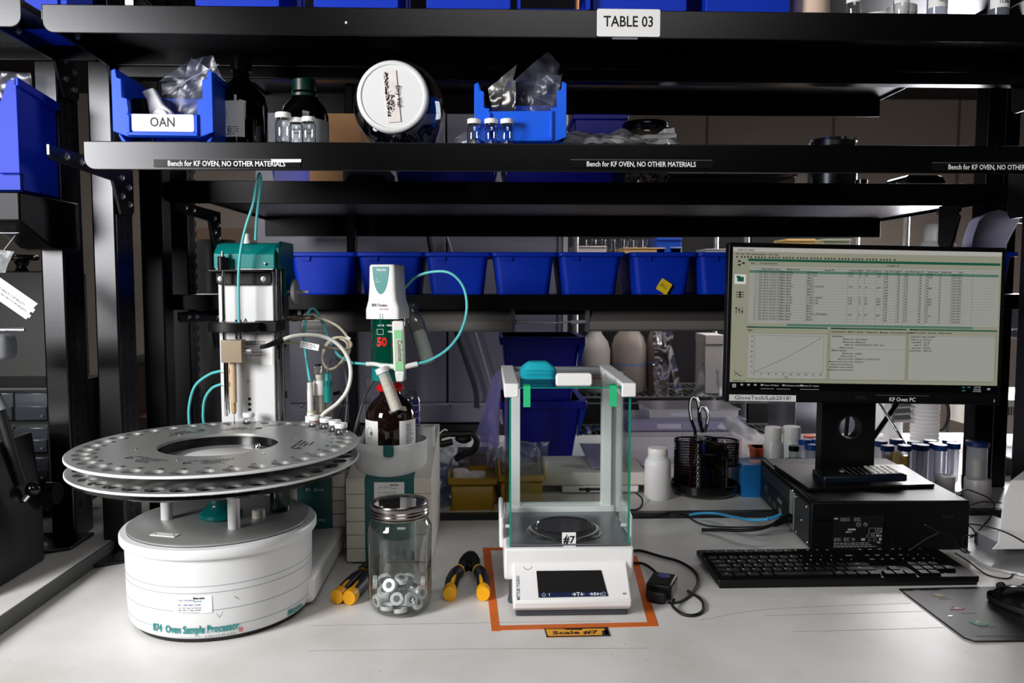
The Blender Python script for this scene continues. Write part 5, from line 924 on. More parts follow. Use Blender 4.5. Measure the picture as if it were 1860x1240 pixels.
pc = cable('mains_cable', 'thick black mains cable with a plug in the back of the computer', [(1275, 962), (1310, 962, .006), (1345, 963, .014), (1380, 960, .02), (1410, 950, .024)], .0036)
ob('plug', tube(B(), [on(1408, 952, BZ+.026), on(1425, 944, BZ+.030), on(1452, 936, BZ+.034)], lambda t: .006+.006*t, 10), KP, pc)
# ================================================================== WHITE BOTTLE, PEN HOLDER
q = on(1197, 908); wbt = thing('plastic_bottle', 'white translucent wide-mouth bottle left of the mesh pen holder', 'bottle', (q.x, q.y+.02, BZ)); s = .0320
ob('body', la(B(), [(0, 0), (s*.9, 0), (s, .005), (s, .083), (s*.96, .093), (s*.78, .101), (s*.70, .103), (0, .103)], seg=48), mat('hdpe_white', (.92, .92, .93), .4, sss=.5), wbt)
ob('cap', la(B(), [(0, .102), (s*.78, .102), (s*.78, .104), (s*.72, .105), (s*.76, .107), (s*.76, .122), (s*.72, .125), (0, .125)], seg=48), MILK, wbt)
q = on(1293, 905); ph = thing('mesh_pen_holder', 'black wire-mesh rotary desk organiser between the white bottle and the computer', 'pen holder', (q.x-.005, q.y+.052, BZ))
ob('turntable', la(B(), [(0, 0), (.058, 0), (.067, .004), (.072, .010), (.072, .026), (.070, .026), (.068, .010), (0, .010)], seg=56), KG, ph)
def mesh_cup(c, r, z0, z1, nu=44, nv=18):
    b = B(); rows = []
    for j in range(nv+1): rows.append([b.verts.new((c[0]+r*math.cos(2*PI*(i+.5*(j % 2))/nu), c[1]+r*math.sin(2*PI*(i+.5*(j % 2))/nu), z0+(z1-z0)*j/nv)) for i in range(nu)])
    for j in range(nv):
        for i in range(nu):
            A, D = rows[j], rows[j+1]; k = (i+1) % nu
            if j % 2 == 0: b.faces.new((A[i], A[k], D[i])); b.faces.new((A[k], D[k], D[i]))
            else: b.faces.new((A[i], A[k], D[k])); b.faces.new((A[i], D[k], D[i]))
    o = ob('mesh_wall', b, KG, ph, flat=True, kind='stuff'); w = o.modifiers.new('w', 'WIREFRAME'); w.thickness = .0021; w.use_replace = True; w.use_even_offset = False
    for zl_, h_ in ((z1-.002, .0035), (z0, .004)): ob('rim_ring', la(B(), [(r-.001, zl_), (r+.0015, zl_), (r+.0015, zl_+h_), (r-.001, zl_+h_)], (c[0], c[1], 0), 40), KG, ph)
    ob('cup_floor', cy(B(), (c[0], c[1], z0), r, .0015, 32), KG, ph)
mesh_cup((-.038, -.008), .030, .012, .118); mesh_cup((.010, -.030), .032, .012, .095); mesh_cup((.034, -.012), .036, .066, .116, 48, 9); mesh_cup((.006, .034), .030, .012, .112)
ob('centre_post', cy(B(), (0, 0, .01), .01, .10), KG, ph)
sc_ = thing('scissors', 'scissors with white-edged black handles standing in the mesh holder', 'scissors', V(ph.location)+V((-.020, -.020, .03))); so = V(sc_.location); Ys = so.y; ph.scale = (1.14, 1.1, 1.17)
def S_(x, y, d=0): return at(x, y, Ys+d)-so
for pts, n_ in (([(1263, 790), (1262, 780), (1256, 762), (1253, 742), (1255, 725), (1261, 721), (1267, 728), (1270, 745), (1273, 765), (1276, 785)], 'handle_loop'), ([(1276, 785), (1271, 765), (1270, 748), (1274, 738), (1281, 742), (1286, 756), (1284, 770), (1280, 785)], 'handle_loop')):
    dd = 0 if pts[0][0] < 1270 else -.006
    ob(n_, tube(B(), [S_(x, y, dd) for x, y in pts], .0042, 8), KG, sc_); ob('handle_edge', tube(B(), [S_(x, y, dd-.0040)+V((.0008, 0, 0)) for x, y in pts[2:-1]], .0017, 6), mat('reflective_white', (.97, .97, .98), .4), sc_)
ob('blade', bx(B(), (-.004, .004), (-.001, .001), (-.075, 0), T(*S_(1270, 790), ry=8)), STEEL, sc_); ob('blade', bx(B(), (-.004, .004), (-.002, .000), (-.075, 0), T(*S_(1276, 790), ry=-4)), STEEL, sc_)
for i, (x, y, dx, dy, c, l) in enumerate(((.02, -.04, 4, 1, KG, 'black pen leaning right in the front cup of the mesh holder'), (.0, -.03, -6, -2, mat('navy_pen', (.05, .07, .30), .3), 'navy pen beside the scissors in the mesh holder'), (-.04, -.01, 5, 2, mat('dark_red_pen', (.35, .04, .04), .3), 'dark red pen in the left cup of the mesh holder'), (.012, .03, 9, 3, KG, 'black marker in the rear cup of the mesh holder'))):
    t = thing('pen', l, 'pen', V(ph.location)+V((x, y, .014))); e_ = V((math.sin(R(dx))*.12, math.sin(R(dy))*.1, .115)); ob('barrel', rod(B(), (0, 0, 0), e_, .0042), c, t); ob('cap', rod(B(), e_*.75, e_*1.03, .005), c, t)
for i, (x, y, r_, c, l) in enumerate(((.022, -.020, .010, mat('dark_red_pen', 0), 'dark red marker lying in the upper mesh tray'), (.046, -.004, .009, KG, 'black binder clip heap in the upper mesh tray'), (.040, -.028, .008, KG, 'black bulldog clip at the rim of the upper mesh tray'))):
    t = thing('marker' if i == 0 else 'binder_clip', l, 'marker' if i == 0 else 'clip', V(ph.location)+V((x, y, .108)))
    if i == 0: ob('barrel', rod(B(), (-.03, 0, .006), (.025, .01, .012), .006), c, t); ob('cap', rod(B(), (-.04, -.002, .0045), (-.02, .002, .007), .0068), KG, t)
    else: ob('clip_body', pz(B(), [(-.008, 0), (.008, 0), (.002, .012), (-.002, .012)], -.010, .010, 'y', T(0, 0, 0, rz=30*i, rx=10)), c, t, .0006); ob('wire_arm', tube(B(), [(-.004, 0, .010), (-.006, 0, .020), (0, 0, .026), (.006, 0, .020), (.004, 0, .010)], .0009, 6), STEEL, t)
# ================================================================== COMPUTER
PCL, PCR, PZ = .642, .948, 1.0
pc = thing('desktop_computer', 'black small desktop computer lying flat behind the keyboard, under the monitor stand', 'computer', (0, 0, 0))
b = B(); pz(b, [(.632, 1.512), (.945, 1.508), (.975, 1.90), (.668, 1.905)], BZ+.004, PZ-.002); ob('case', b, mat('black_case', (.03, .03, .033), .5, bump=.12, bscale=700, spec=.25), pc, .0025)
ob('top_cover', pz(B(), [(.640, 1.516), (.943, 1.511), (.972, 1.895), (.676, 1.90)], PZ-.003, PZ), mat('black_case', 0), pc, .001)
for x in (.66, .92): ob('foot', cy(B(), (x, 1.54, BZ), .008, .005), KR, pc); ob('foot', cy(B(), (x+.02, 1.86, BZ), .008, .005), KR, pc)
# rear io panel on the left side (faces -x): runs from (.632,1.512) to (.668,1.905)
ML = Matrix.Translation((.632, 1.512, BZ+.004)) @ Matrix.Rotation(R(-95.2), 4, 'Z')    # local -x... x axis runs toward -y; use -x for going back
ML = Matrix.Translation((.6312, 1.512, BZ+.004)) @ Matrix.Rotation(R(84.8), 4, 'Z')   # local x runs back, local y points to -x outward... (+y = left)
def iog(X, Z, m, name, y0=0, y1=.0012, bev=0): return ob(name, bx(B(), X, (y0, y1), Z, ML), m, pc, bev)
iog((.006, .385), (.004, .088), mat('io_black', (.06, .06, .065), .5), 'rear_panel', 0, .0006)
gm = B()
for i in range(13): bx(gm, (.012, .098), (.0006, .0011), (.008+i*.0062, .0088+i*.0062), ML)
for i in range(15): bx(gm, (.012+i*.0062, .0127+i*.0062), (.0006, .0011), (.008, .083), ML)
for i in range(5): bx(gm, (.13, .37), (.0006, .0011), (.058+i*.0062, .0587+i*.0062), ML)
for i in range(38): bx(gm, (.13+i*.0063, .1306+i*.0063), (.0006, .0011), (.058, .084), ML)
ob('vent_grille', gm, mat('grille_grey', (.42, .44, .47), .35, .7), pc, kind='stuff')
for x in (.103, .117, .129): ob('slot_cover', bx(B(), (x, x+.006), (.0006, .003), (.006, .086), ML), STEEL, pc, .0005)
for x, z in ((.02, .08), (.09, .082), (.01, .012), (.085, .01), (.115, .088), (.05, .045)): ob('case_screw', sph(B(), ML @ V((x, .002, z)), .0028, 10), CHROME, pc)
for x, w_, h_, z in ((.20, .02, .012, .012), (.24, .03, .014, .012), (.29, .012, .014, .014), (.32, .02, .016, .03), (.20, .03, .008, .035)): iog((x, x+w_), (z, z+h_), GY if h_ < .013 else DG, 'port', 0, .002)
# printed regulation label on the front-facing side
M_ = T(0, 1.5085, 0); a, c = at(1516, 938, 1.508), at(1602, 1000, 1.508)
rp = ob('regulatory_label', bx(B(), (a.x-.002, c.x+.002), (1.5082, 1.5088), (c.z-.002, a.z+.002)), mat('black_label', (.05, .05, .052), .5), pc)
p_ = B(); W = c.x-a.x; H = a.z-c.z
scribble(p_, (a.x, a.x+W*.9), (c.z, c.z+H*.26), 1.5078, 5, 3, .75); scribble(p_, (a.x, a.x+W*.17), (c.z+H*.28, c.z+H*.40), 1.5078, 3, 4, .8); scribble(p_, (a.x+W*.20, a.x+W*.34), (c.z+H*.28, c.z+H*.40), 1.5078, 3, 6, .8); scribble(p_, (a.x+W*.12, a.x+W*.32), (c.z+H*.86, c.z+H*.97), 1.5078, 3, 9, .8); scribble(p_, (a.x+W*.40, a.x+W*.55), (c.z+H*.86, c.z+H*.97), 1.5078, 3, 12, .8)
for (x, z, w_, h_) in ((.72, .52, .13, .14), (.85, .52, .13, .14)):
    X, Z = a.x+W*x, c.z+H*z; tube(p_, [(X, 1.5078, Z), (X+W*w_, 1.5078, Z), (X+W*w_, 1.5078, Z+H*h_), (X, 1.5078, Z+H*h_), (X, 1.5078, Z)], .0003, 4, 1, False)
for x, z, r in ((.93, .59, .045), (.50, .77, .045), (.64, .77, .036), (.80, .44, .035), (.40, .34, .03)):
    X, Z = a.x+W*x, c.z+H*z; tube(p_, [(X+W*r*math.cos(R(q)), 1.5078, Z+W*r*math.sin(R(q))) for q in range(0, 361, 45)], .00035, 4, 2); bx(p_, (X-W*r*.4, X+W*r*.4), (1.5077, 1.5079), (Z-.0005, Z+.0005))
for x, z, r in ((.70, .44, .04), (.74, .33, .035), (.85, .33, .04)):
    X, Z = a.x+W*x, c.z+H*z; tube(p_, [(X-W*r, 1.5078, Z-W*r*.8), (X, 1.5078, Z+W*r), (X+W*r, 1.5078, Z-W*r*.8), (X-W*r, 1.5078, Z-W*r*.8)], .0003, 4, 1, False)
for x, z, w_, h_ in ((.28, .60, .16, .05), (.87, .41, .05, .07), (.56, .30, .08, .07), (.93, .30, .05, .08), (.93, .42, .05, .04)): X, Z = a.x+W*x, c.z+H*z; bx(p_, (X, X+W*w_), (1.5077, 1.5079), (Z, Z+H*h_))
ob('fine_print', p_, mat('print_grey', (.62, .63, .65), .6), rp, kind='stuff'); txt('DELL', .0038, PAPER, rp, T(a.x+.003, 1.5077, c.z+H*.94), name='maker_lettering'); txt('100514-11', .0030, PAPER, rp, T(a.x+W*.30, 1.5077, c.z+H*.55), name='small_lettering'); txt('FC', .005, PAPER, rp, T(a.x+W*.93, 1.5077, c.z+H*.24), name='small_lettering')
for px, py in ((1496, 944), (1722, 938), (1495, 998)): c = at(px, py, 1.508); ob('case_slot', bx(B(), (c.x-.012, c.x+.012), (1.5080, 1.5092), (c.z-.002, c.z+.002)), KG, pc)
# stand and monitor
mo = thing('monitor', 'black flat monitor showing a results table, standing on the desktop computer', 'monitor', (0, 0, 0))
zb = PZ+.0005; q = [on(1468, 886, zb+.007), on(1698, 879, zb+.007), on(1640, 843, zb+.007), on(1405, 843, zb+.007)]
ob('base_plate', pz(B(), [(p.x, p.y) for p in q], zb, zb+.007), mat('satin_black', (.05, .048, .05), .38, bump=.05, bscale=900, spec=.3), mo, .0015)
YR = 1.715; xl, xr = at(1492, 800, YR).x, at(1589, 800, YR).x; zc_ = at(1545, 776, YR).z; hx = at(1544, 776, YR).x; zt_ = 1.30; rh = (at(1565, 776, YR)-at(1523, 776, YR)).x/2
ob('riser', holed(B(), [(xl, -zt_), (xr, -zt_), (xr, -zb), (xl, -zb)][::1], [circ(hx, -zc_, rh, 36)], YR, YR+.030, Matrix(((1, 0, 0, 0), (0, 0, 1, 0), (0, -1, 0, 0), (0, 0, 0, 1)))), mat('satin_black', 0), mo)
ob('hole_ring', la(B(), [(rh-.0002, -.001), (rh+.001, -.001), (rh+.001, .031), (rh-.002, .031)], seg=40, M=T(hx, YR+.030, zc_, rx=90)), mat('ring_plastic', (.16, .15, .15), .3), mo)
YM = 1.605; A_, B_, C_, D_ = at(1323, 441, YM), at(1830, 448, YM), at(1816, 738, YM), at(1318, 725, YM)
mc = (A_+B_+C_+D_)/4; MW = ((B_-A_).length+(C_-D_).length)/2; MH = ((A_-D_).length+(B_-C_).length)/2; roll = -1.05
MM = T(mc.x, YM, mc.z, rx=-2.0, ry=-roll)
ob('housing', pz(B(), rrect(-MW/2, MW/2, -MH/2, MH/2, .005), 0, .022, 'y', MM), KP, mo, .0015); ob('rear_shell', pz(B(), rrect(-MW/2+.04, MW/2-.04, -MH/2+.03, MH/2-.03, .02), .022, .045, 'y', MM), KP, mo, .004)
ob('neck', bx(B(), (xl+.01, xr-.01), (YM+.045, YR+.005), (1.29, 1.36)), KP, mo)
def scr_em(name, col, e):
    m = mat(name, col, .3, emit=e, spec=.3); m.node_tree.nodes['Principled BSDF'].inputs['Base Color'].default_value = (.012, .012, .012, 1); return m
SW, SH = MW-.019*1.0, None
zt2 = MH/2-.0095; zb2 = -MH/2+.024; xl2, xr2 = -MW/2+.0085, MW/2-.0095
SC = Matrix.Identity(4)
def sq(b, u0, u1, v0, v1, lift=0):   # u right 0..1, v down 0..1 on the screen
    x = lambda u: xl2+(xr2-xl2)*u; z = lambda v: zt2-(zt2-zb2)*v
    vs = [b.verts.new(MM @ V((xx, -.0006-lift, z_))) for xx, z_ in ((x(u0), z(v1)), (x(u1), z(v1)), (x(u1), z(v0)), (x(u0), z(v0)))]; b.faces.new(vs); return b
def ln(b, u0, u1, v0, v1, w=.0009, lift=.0004):
    if abs(v1-v0) < 1e-6: return sq(b, u0, u1, v0-w/.58*.5, v0+w/.58*.5, lift)
    return sq(b, u0-w/2, u0+w/2, v0, v1, lift)
E_ = 1.15
SBG = scr_em('screen_page', (.66, .66, .63), E_*.62); SCH = scr_em('screen_chrome', (.62, .62, .54), E_*.60); SGR = scr_em('screen_green', (.10, .38, .28), E_*.5); SHL = scr_em('screen_row_highlight', (.34, .52, .44), E_*.55); SDK = mat('screen_black', (.02, .02, .02), .2); SIN = scr_em('screen_ink', (.12, .12, .12), .3); SLN = scr_em('screen_rule', (.42, .43, .41), E_*.4); SWT = scr_em('screen_white', (.80, .80, .78), .9)
scn = ob('screen', sq(B(), 0, 1, 0, 1), SCH, mo, flat=True, label='lit screen with a green-barred results table')
def add(name, b, m): return ob(name, b, m, scn, flat=True)
add('title_bar', sq(B(), 0, 1, 0, .030, .0002), scr_em('screen_title', (.70, .69, .67), .8))
b = sq(B(), .062, .992, .125, .528, .0002); sq(b, .065, .357, .600, .915, .0002); sq(b, .372, .650, .600, .915, .0002); sq(b, .665, .985, .595, .915, .0002); add('page_area', b, SBG)
b = sq(B(), .057, .995, .078, .096, .0003); sq(b, .057, .357, .552, .562, .0003); sq(b, .369, .651, .552, .562, .0003); sq(b, .662, .993, .552, .562, .0003); add('green_bar', b, SGR)
b = sq(B(), .062, .990, .158, .177, .0003); sq(b, .205, .900, .530, .546, .0003); add('highlight_row', b, SHL)
add('taskbar', sq(B(), 0, 1, .945, 1, .0003), SDK)
b = B(); R0, RHh = .177, .0195
for i in range(18): ln(b, .062, .985, R0+i*RHh, R0+i*RHh, .0006)
cols = (.093, .175, .273, .427, .467, .489, .533, .560, .609, .634, .690, .715, .767, .812, .893)
for u in cols: ln(b, u, u, .142, .528, .0007)
for u0, u1, v in ((.062, .99, .142), (.062, .99, .125), (.062, .36, .60), (.37, .65, .60), (.665, .985, .60), (.372, .65, .70)): ln(b, u0, u1, v, v, .0008)
for u in (.36, .366, .653, .659, .99): ln(b, u, u, .565, .92, .001)
for u0, u1, v in ((.06, .36, .92), (.37, .65, .92), (.665, .988, .92)): ln(b, u0, u1, v, v, .001)
ln(b, .088, .345, .615, .615, .0009); ln(b, .088, .345, .872, .872, .0009); ln(b, .088, .088, .615, .872, .0009); ln(b, .345, .345, .615, .872, .0009)
add('table_rule', b, SLN)
b = B()
def U(u, v, l=.0006): return MM @ V((xl2+(xr2-xl2)*u, -.0006-l, zt2-(zt2-zb2)*v))
tube(b, [U(.089, .871), U(.20, .775), U(.335, .625)], .00035, 4, 2); add('curve_line', b, SIN)
rnd = random.Random(12); SWd, SHt = xr2-xl2, zt2-zb2
def stext(s, u, v, size=.0042, m=SIN, align='LEFT', bold=0): return txt(s, size, m, scn, MM @ T(xl2+SWd*u, -.0013, zt2-SHt*v), align=align, name='screen_text', bold=.02, depth=.00005)
times = '\n'.join('2021-08-%02d %02d:%02d:%02d UTC-4' % (rnd.choice((18, 19, 20)), rnd.randint(8, 17), rnd.randint(0, 59), rnd.randint(0, 59)) for _ in range(18))
def col_txt(lines, u, size=.0046, align='LEFT', v0=.167):
    for i, s in enumerate(lines):
        if s: L.append((s, u, v0+i*RHh, size, align))
L = []; smp = (0, 1, 5, 9, 10, 11, 15)
col_txt(times.split('\n'), .097, .0043); col_txt(['Oven Sample' if i in smp else 'Oven Blank' for i in range(18)], .178)
idn = {0: 'API1 spray', 1: 'API1 spray', 5: 'C19021 compress', 9: 'C19021_solution', 10: 'C19021_cell', 11: 'C19021_cell', 15: 'ELY5001_KEY-BASED_1'}
col_txt([idn.get(i, 'Blank %d' % rnd.randint(1, 4)) for i in range(18)], .276)
for u, f in ((.430, '0.%02d'), (.470, '%%'), (.492, '%d'), (.536, 'ppm')): col_txt([(f % rnd.randint(10, 99) if '%0' in f or '%d' in f else f.replace('%%', '%')) if i in smp else '' for i in range(18)], u)
col_txt(['%d.%02d' % (rnd.randint(1, 9), rnd.randint(0, 99)) for i in range(18)], .562); col_txt(['ug']*18, .612); col_txt(['0.%02d' % rnd.randint(10, 99) for i in range(18)], .637); col_txt(['ug']*18, .693); col_txt(['0.%04d' % rnd.randint(1000, 9999) if i in smp else '0.4' for i in range(18)], .718); col_txt(['g']*18, .770); col_txt(['Oven Start']*18, .815); col_txt([str(i+1) for i in range(18)], .087, .0040, 'RIGHT')
for s, u, v in (('Determination start', .105, .149), ('Method name', .20, .149), ('Sample ID', .34, .149), ('Content (%)', .430, .149), ('Unit', .469, .149), ('Water (ppm)', .492, .149), ('Unit', .537, .149), ('Sum H2O (ug)', .563, .149), ('Unit', .612, .149), ('mean Blank (ug)', .637, .149), ('Unit', .694, .149), ('Sample size', .722, .149), ('Sample unit', .772, .149), ('User', .84, .149), ('File  Edit  View  Determinations  Tools  Help', .012, .048), ('tiamo 2.5  system', .018, .018), ('View', .065, .110), ('All determinations', .100, .110), ('Template  All', .57, .110), ('Curves 1', .062, .557), ('Determinations', .372, .557), ('Results', .665, .557), ('MEP 1', .062, .580), ('Determinations   Method   Results   Configuration   Messages   Determination comment', .372, .580), ('Results overview   Raw data   Water content', .666, .577), ('Identification', .374, .612), ('Method Version', .374, .712), ('Comment "water content"', .668, .607), ('Ready for use', .012, .935), ('t [s]', .20, .905)): L.append((s, u, v, .0047, 'LEFT'))
for i, (a_, b__) in enumerate((('Method name', 'Oven Sample'), ('Method group', 'Main group'), ('Method ID', '8e1fb230-24d5-4c71-9d61, Timo'), ('Method comment', ''))): L.append((a_, .456, .632+i*.0195, .0040, 'RIGHT')); L.append((b__, .462, .632+i*.0195, .0045, 'LEFT'))
for i, (a_, b__) in enumerate((('Method status', 'original'), ('Method version', '6'), ('Method saving date', '2020-06-12 12:14:52 UTC-4'), ('Method saved by (short name)', 'Spectrum'), ('Method saved by (full name)', ''), ('Modification reason (method)', ''), ('Modification comment (method)', ''))): L.append((a_, .456, .732+i*.0195, .0040, 'RIGHT')); L.append((b__, .462, .732+i*.0195, .0045, 'LEFT'))
for i, (a_, b__) in enumerate((('Water in ug', '23.97 ug'), ('mean Blank', '1.29 ug'), ('water %', '0.02 %'), ('water ppm', '207 ppm'), ('mean burette', '1485.3 ug'))): L.append((a_, .708, .627+i*.0195, .0045, 'RIGHT')); L.append((b__, .715, .627+i*.0195, .0045, 'LEFT'))
for i in range(8): L.append((str(70-i*10), .082, .620+i*.036, .0040, 'RIGHT'))
for i in range(10): L.append((str(i*20), .088+i*.0275, .886, .0040, 'CENTER'))
me_all = bmesh.new(); keep = None
for s, u, v, sz, al in L:
    o = stext(s, u, v, sz, align=al); me_all.from_mesh(o.data); d = o.data; bpy.data.objects.remove(o); bpy.data.meshes.remove(d)
tm = bpy.data.meshes.new('screen_text'); me_all.to_mesh(tm); me_all.free(); tm.materials.append(SIN); to = bpy.data.objects.new('screen_text', tm); C.objects.link(to); to.parent = scn; to['kind'] = 'stuff'
b = B(); rnd = random.Random(5); u = .012
for i in range(46):
    w_ = .006; sq(b, u, u+w_, .063, .073, .0005); u += .0115 if i % 4 else .017
    if u > .68: break
add('toolbar_icon', b, SIN)
for v0, k in ((.075, 0), (.185, 1), (.295, 2), (.405, 3), (.845, 4)):
    add('side_button', sq(B(), .008, .050, v0+.005, v0+.072, .0003), SWT if k == 1 else SCH); b = B()
    if k == 0:
        for a_ in (0, 120, 240): sq(b, .024+.010*math.cos(R(a_)), .034+.010*math.cos(R(a_)), v0+.03+.015*math.sin(R(a_)), v0+.042+.015*math.sin(R(a_)), .0005)
    elif k == 1: sq(b, .018, .042, v0+.022, v0+.055, .0005); sq(b, .015, .03, v0+.015, v0+.03, .0005)
    elif k == 2:
        for j in range(3): sq(b, .015, .044, v0+.018+j*.016, v0+.023+j*.016, .0005); sq(b, .027, .032, v0+.012+j*.016, v0+.028+j*.016, .0005)
    elif k == 3:
        for j in range(3): sq(b, .016+j*.011, .018+j*.011, v0+.012, v0+.062, .0005); sq(b, .013+j*.011, .021+j*.011, v0+.03+(j-1)*.012, v0+.038+(j-1)*.012, .0005)
    else: tube(b, [U(.014, v0+.02), U(.03, v0+.05), U(.045, v0+.055)], .0006, 4, 2); tube(b, [U(.016, v0+.055), U(.026, v0+.035), U(.040, v0+.06)], .0006, 4, 2)
    add('button_icon', b, SGR if k == 1 else SIN)
TBW = scr_em('taskbar_ink', (.62, .63, .64), .7)
b = B()
for (du, dv) in ((0, 0), (.0075, 0), (0, .014), (.0075, .014)): sq(b, .010+du, .0165+du, .957+dv, .969+dv, .0006)
for u in (.040, .065, .090, .115, .195, .262): sq(b, u, u+.010, .957, .969, .0006)
for u in (.115, .175, .262): sq(b, u, u+.05 if u < .2 else u+.07, .988, .991, .0006)
add('taskbar_icon', b, TBW)
for s, u, v in (('Oven-1 KF Metro', .128, .965), ('Distribution Database', .208, .965), ('tiamo 2.5 - System', .275, .965), ('4:42 PM', .925, .957), ('Thursday', .925, .972), ('8/19/2021', .925, .987)): stext(s, u, v, .0042, TBW, 'LEFT' if u < .9 else 'CENTER')
b = sq(B(), .868, .878, .954, .964, .0006); sq(b, .888, .898, .954, .964, .0006); sq(b, .868, .880, .978, .988, .0006); add('tray_icon', b, scr_em('tray_teal', (.3, .6, .6), .3)); add('chat_icon', sq(B(), .962, .974, .963, .976, .0006), TBW)
txt('DELL', .0095, mat('bezel_logo', (.16, .16, .17), .3), mo, MM @ T(0-.005, -.0006, -MH/2+.012), bold=.03, name='maker_lettering', sx=1.2)
z_ = -MH/2+.0075
l1 = ob('white_label', pz(B(), rrect(-MW/2+.0085, -MW/2+.146, z_-.0060, z_+.0068, .0005), -.0012, -.0002, 'y', MM), PAPER, mo, label='white tape label lettered GloveTech'); txt('GloveTech/Lab2018!', .0113, INK, l1, MM @ T(-MW/2+.077, -.0016, z_+.0005), fit=.115)
l2 = ob('black_label', bx(B(), (.026, .136), (-.0008, -.0002), (z_-.007, z_+.0095), MM), mat('clear_black_tape', 0), mo, label='black tape label lettered KF Oven PC'); txt('KF Oven PC', .0112, INKW, l2, MM @ T(.0800, -.0012, z_+.001), bold=.012, fit=.054); ob('label_edge', bx(B(), (.026, .136), (-.0011, -.0008), (z_+.0092, z_+.0098), MM), INKG, l2)
ob('power_light', bx(B(), (MW/2-.0145, MW/2-.0135), (-.0008, -.0002), (z_-.002, z_+.004), MM), INKW, mo)
# calculator
q = on(1555, 866, PZ+.012); ca = thing('calculator', 'navy and black scientific calculator lying on the monitor base', 'calculator', (q.x+.002, q.y, PZ+.0082), 83)
MC = T(0, 0, .012, rx=-3)
ob('body', pz(B(), [(-.040, -.083), (-.036, -.089), (.036, -.089), (.040, -.083), (.041, .03), (.038, .078), (.03, .085), (-.03, .085), (-.038, .078), (-.041, .03)], -.011, .004, 'z', MC), mat('navy_shell', (.045, .075, .13), .3), ca, .003, seg=3)
ob('top_face', pz(B(), [(-.036, -.083), (.036, -.083), (.037, .03), (.034, .076), (-.034, .076), (-.037, .03)], .0035, .0055, 'z', MC), KP, ca, .001); ob('lcd', bx(B(), (-.028, .028), (.036, .066), (.0055, .0060), MC), mat('lcd_grey', (.10, .105, .10), .15), ca)
KW = mat('white_key', (.80, .80, .78), .4)
for r_ in range(9):
    n_ = 6 if r_ > 4 else 5
    for c_ in range(n_):
        x = -.029+.058*c_/(n_-1); y = -.075+r_*.0117
        if r_ <= 4: ob('key', pz(B(), rrect(x-.0048, x+.0048, y-.0035, y+.0035, .001, 2), .0055, .0078, 'z', MC), KW, ca)
        else: ob('key', pz(B(), rrect(x-.0035, x+.0035, y-.0022, y+.0022, .001, 2), .0055, .0072, 'z', MC), KG, ca); ob('key_mark', bx(B(), (x-.0022, x+.0006), (y+.0030, y+.0040), (.0055, .0058), MC), KW, ca)
ob('arrow_pad', cy(B(), (.0, .030, 0), .007, .0075, 20, M=MC), STEEL, ca)
# keyboard
kq = [on(1272, 1004, BZ+.016), on(1742, 1000, BZ+.016)]; kb = thing('keyboard', 'black full-size keyboard in front of the computer', 'keyboard', ((on(1310, 1066).x+on(1802, 1066).x)/2-.012, 1.329, BZ), .3)
KWd, KDp = .462, .142; MK = T(0, 0, .0045, rx=2.4)
ob('chassis', pz(B(), rrect(-KWd/2, KWd/2, 0, KDp, .006), 0, .011, 'z', MK), KP, kb, .0022, seg=3); ob('front_skirt', bx(B(), (-KWd/2+.004, KWd/2-.004), (.001, .01), (.0002, .012)), KP, kb, .001); ob('underside', pz(B(), [(.008, 0), (KDp-.01, 0), (KDp-.01, .016), (.008, .007)], -KWd/2+.01, KWd/2-.01, 'x'), KR, kb)
kme = {}
def key(x, y, w, ch=None, d=.0162):
    kk = (round(w, 4), round(d, 4))
    if kk not in kme:
        b = B(); h = .0052; t_ = .0016; vs = [b.verts.new((sx*(w/2-(t_ if z else 0)), sy*(d/2-(t_ if z else 0)), z*h)) for z in (0, 1) for sx, sy in ((-1, -1), (1, -1), (1, 1), (-1, 1))]
        for f in ((4, 5, 6, 7), (0, 1, 5, 4), (1, 2, 6, 5), (2, 3, 7, 6), (3, 0, 4, 7)): b.faces.new([vs[i] for i in f])
        me = bpy.data.meshes.new('key'); b.to_mesh(me); b.free(); me.materials.append(mat('keycap', (.025, .025, .028), .42, spec=.2)); kme[kk] = me
    o = bpy.data.objects.new('key', kme[kk]); C.objects.link(o); o.parent = kb; o.matrix_local = MK @ T(x, y, .0108)
    if ch: txt(ch, .0048 if len(ch) < 3 else .0030, mat('key_legend', (.9, .9, .9), .6), o, T(-w/2+.0045 if len(ch) < 3 else 0, .002, .0054) @ Matrix.Rotation(R(-90), 4, 'X'), name='legend')
u = .0188; x0 = -KWd/2+.008; ys = [.014+.0188*i for i in range(5)]+[.014+.0188*5+.010]
rows_ = [[(1.25, 'Ctrl'), (1.25, ''), (1.25, 'Fn'), (1.25, 'Alt'), (5.6, ''), (1.1, 'Alt'), (1.1, ''), (1.1, ''), (1.1, 'Ctrl')], [(2.25, 'Shift')]+[(1, c) for c in 'ZXCVBNM,./']+[(2.75, 'Shift')], [(1.75, 'Caps Lock')]+[(1, c) for c in "ASDFGHJKL;'"]+[(2.25, 'Enter')], [(1.5, 'Tab')]+[(1, c) for c in 'QWERTYUIOP[]']+[(1.5, '\\')], [(1, '`')]+[(1, c) for c in '1234567890-=']+[(2, 'Backspace')], [(1, 'Esc')]+[(1, 'F%d' % i) for i in range(1, 13)]+[(2, '')]]
for y, row in zip(ys, rows_):
    x = x0
    for w, ch in row: key(x+w*u/2, y, w*u-.0012, ch or None, .0172 if y < .11 else .0125); x += w*u
xn = x0+15*u+.006
for y, labs in ((ys[4], ('Insert', 'Home', 'PgUp')), (ys[3], ('Delete', 'End', 'PgDn')), (ys[5], ('PrtSc', 'ScrLk', 'Pause')), (ys[0], ('<', 'v', '>'))):
    for i, s in enumerate(labs): key(xn+(i+.5)*u, y, u-.0012, s, .0172 if y < .11 else .0125)
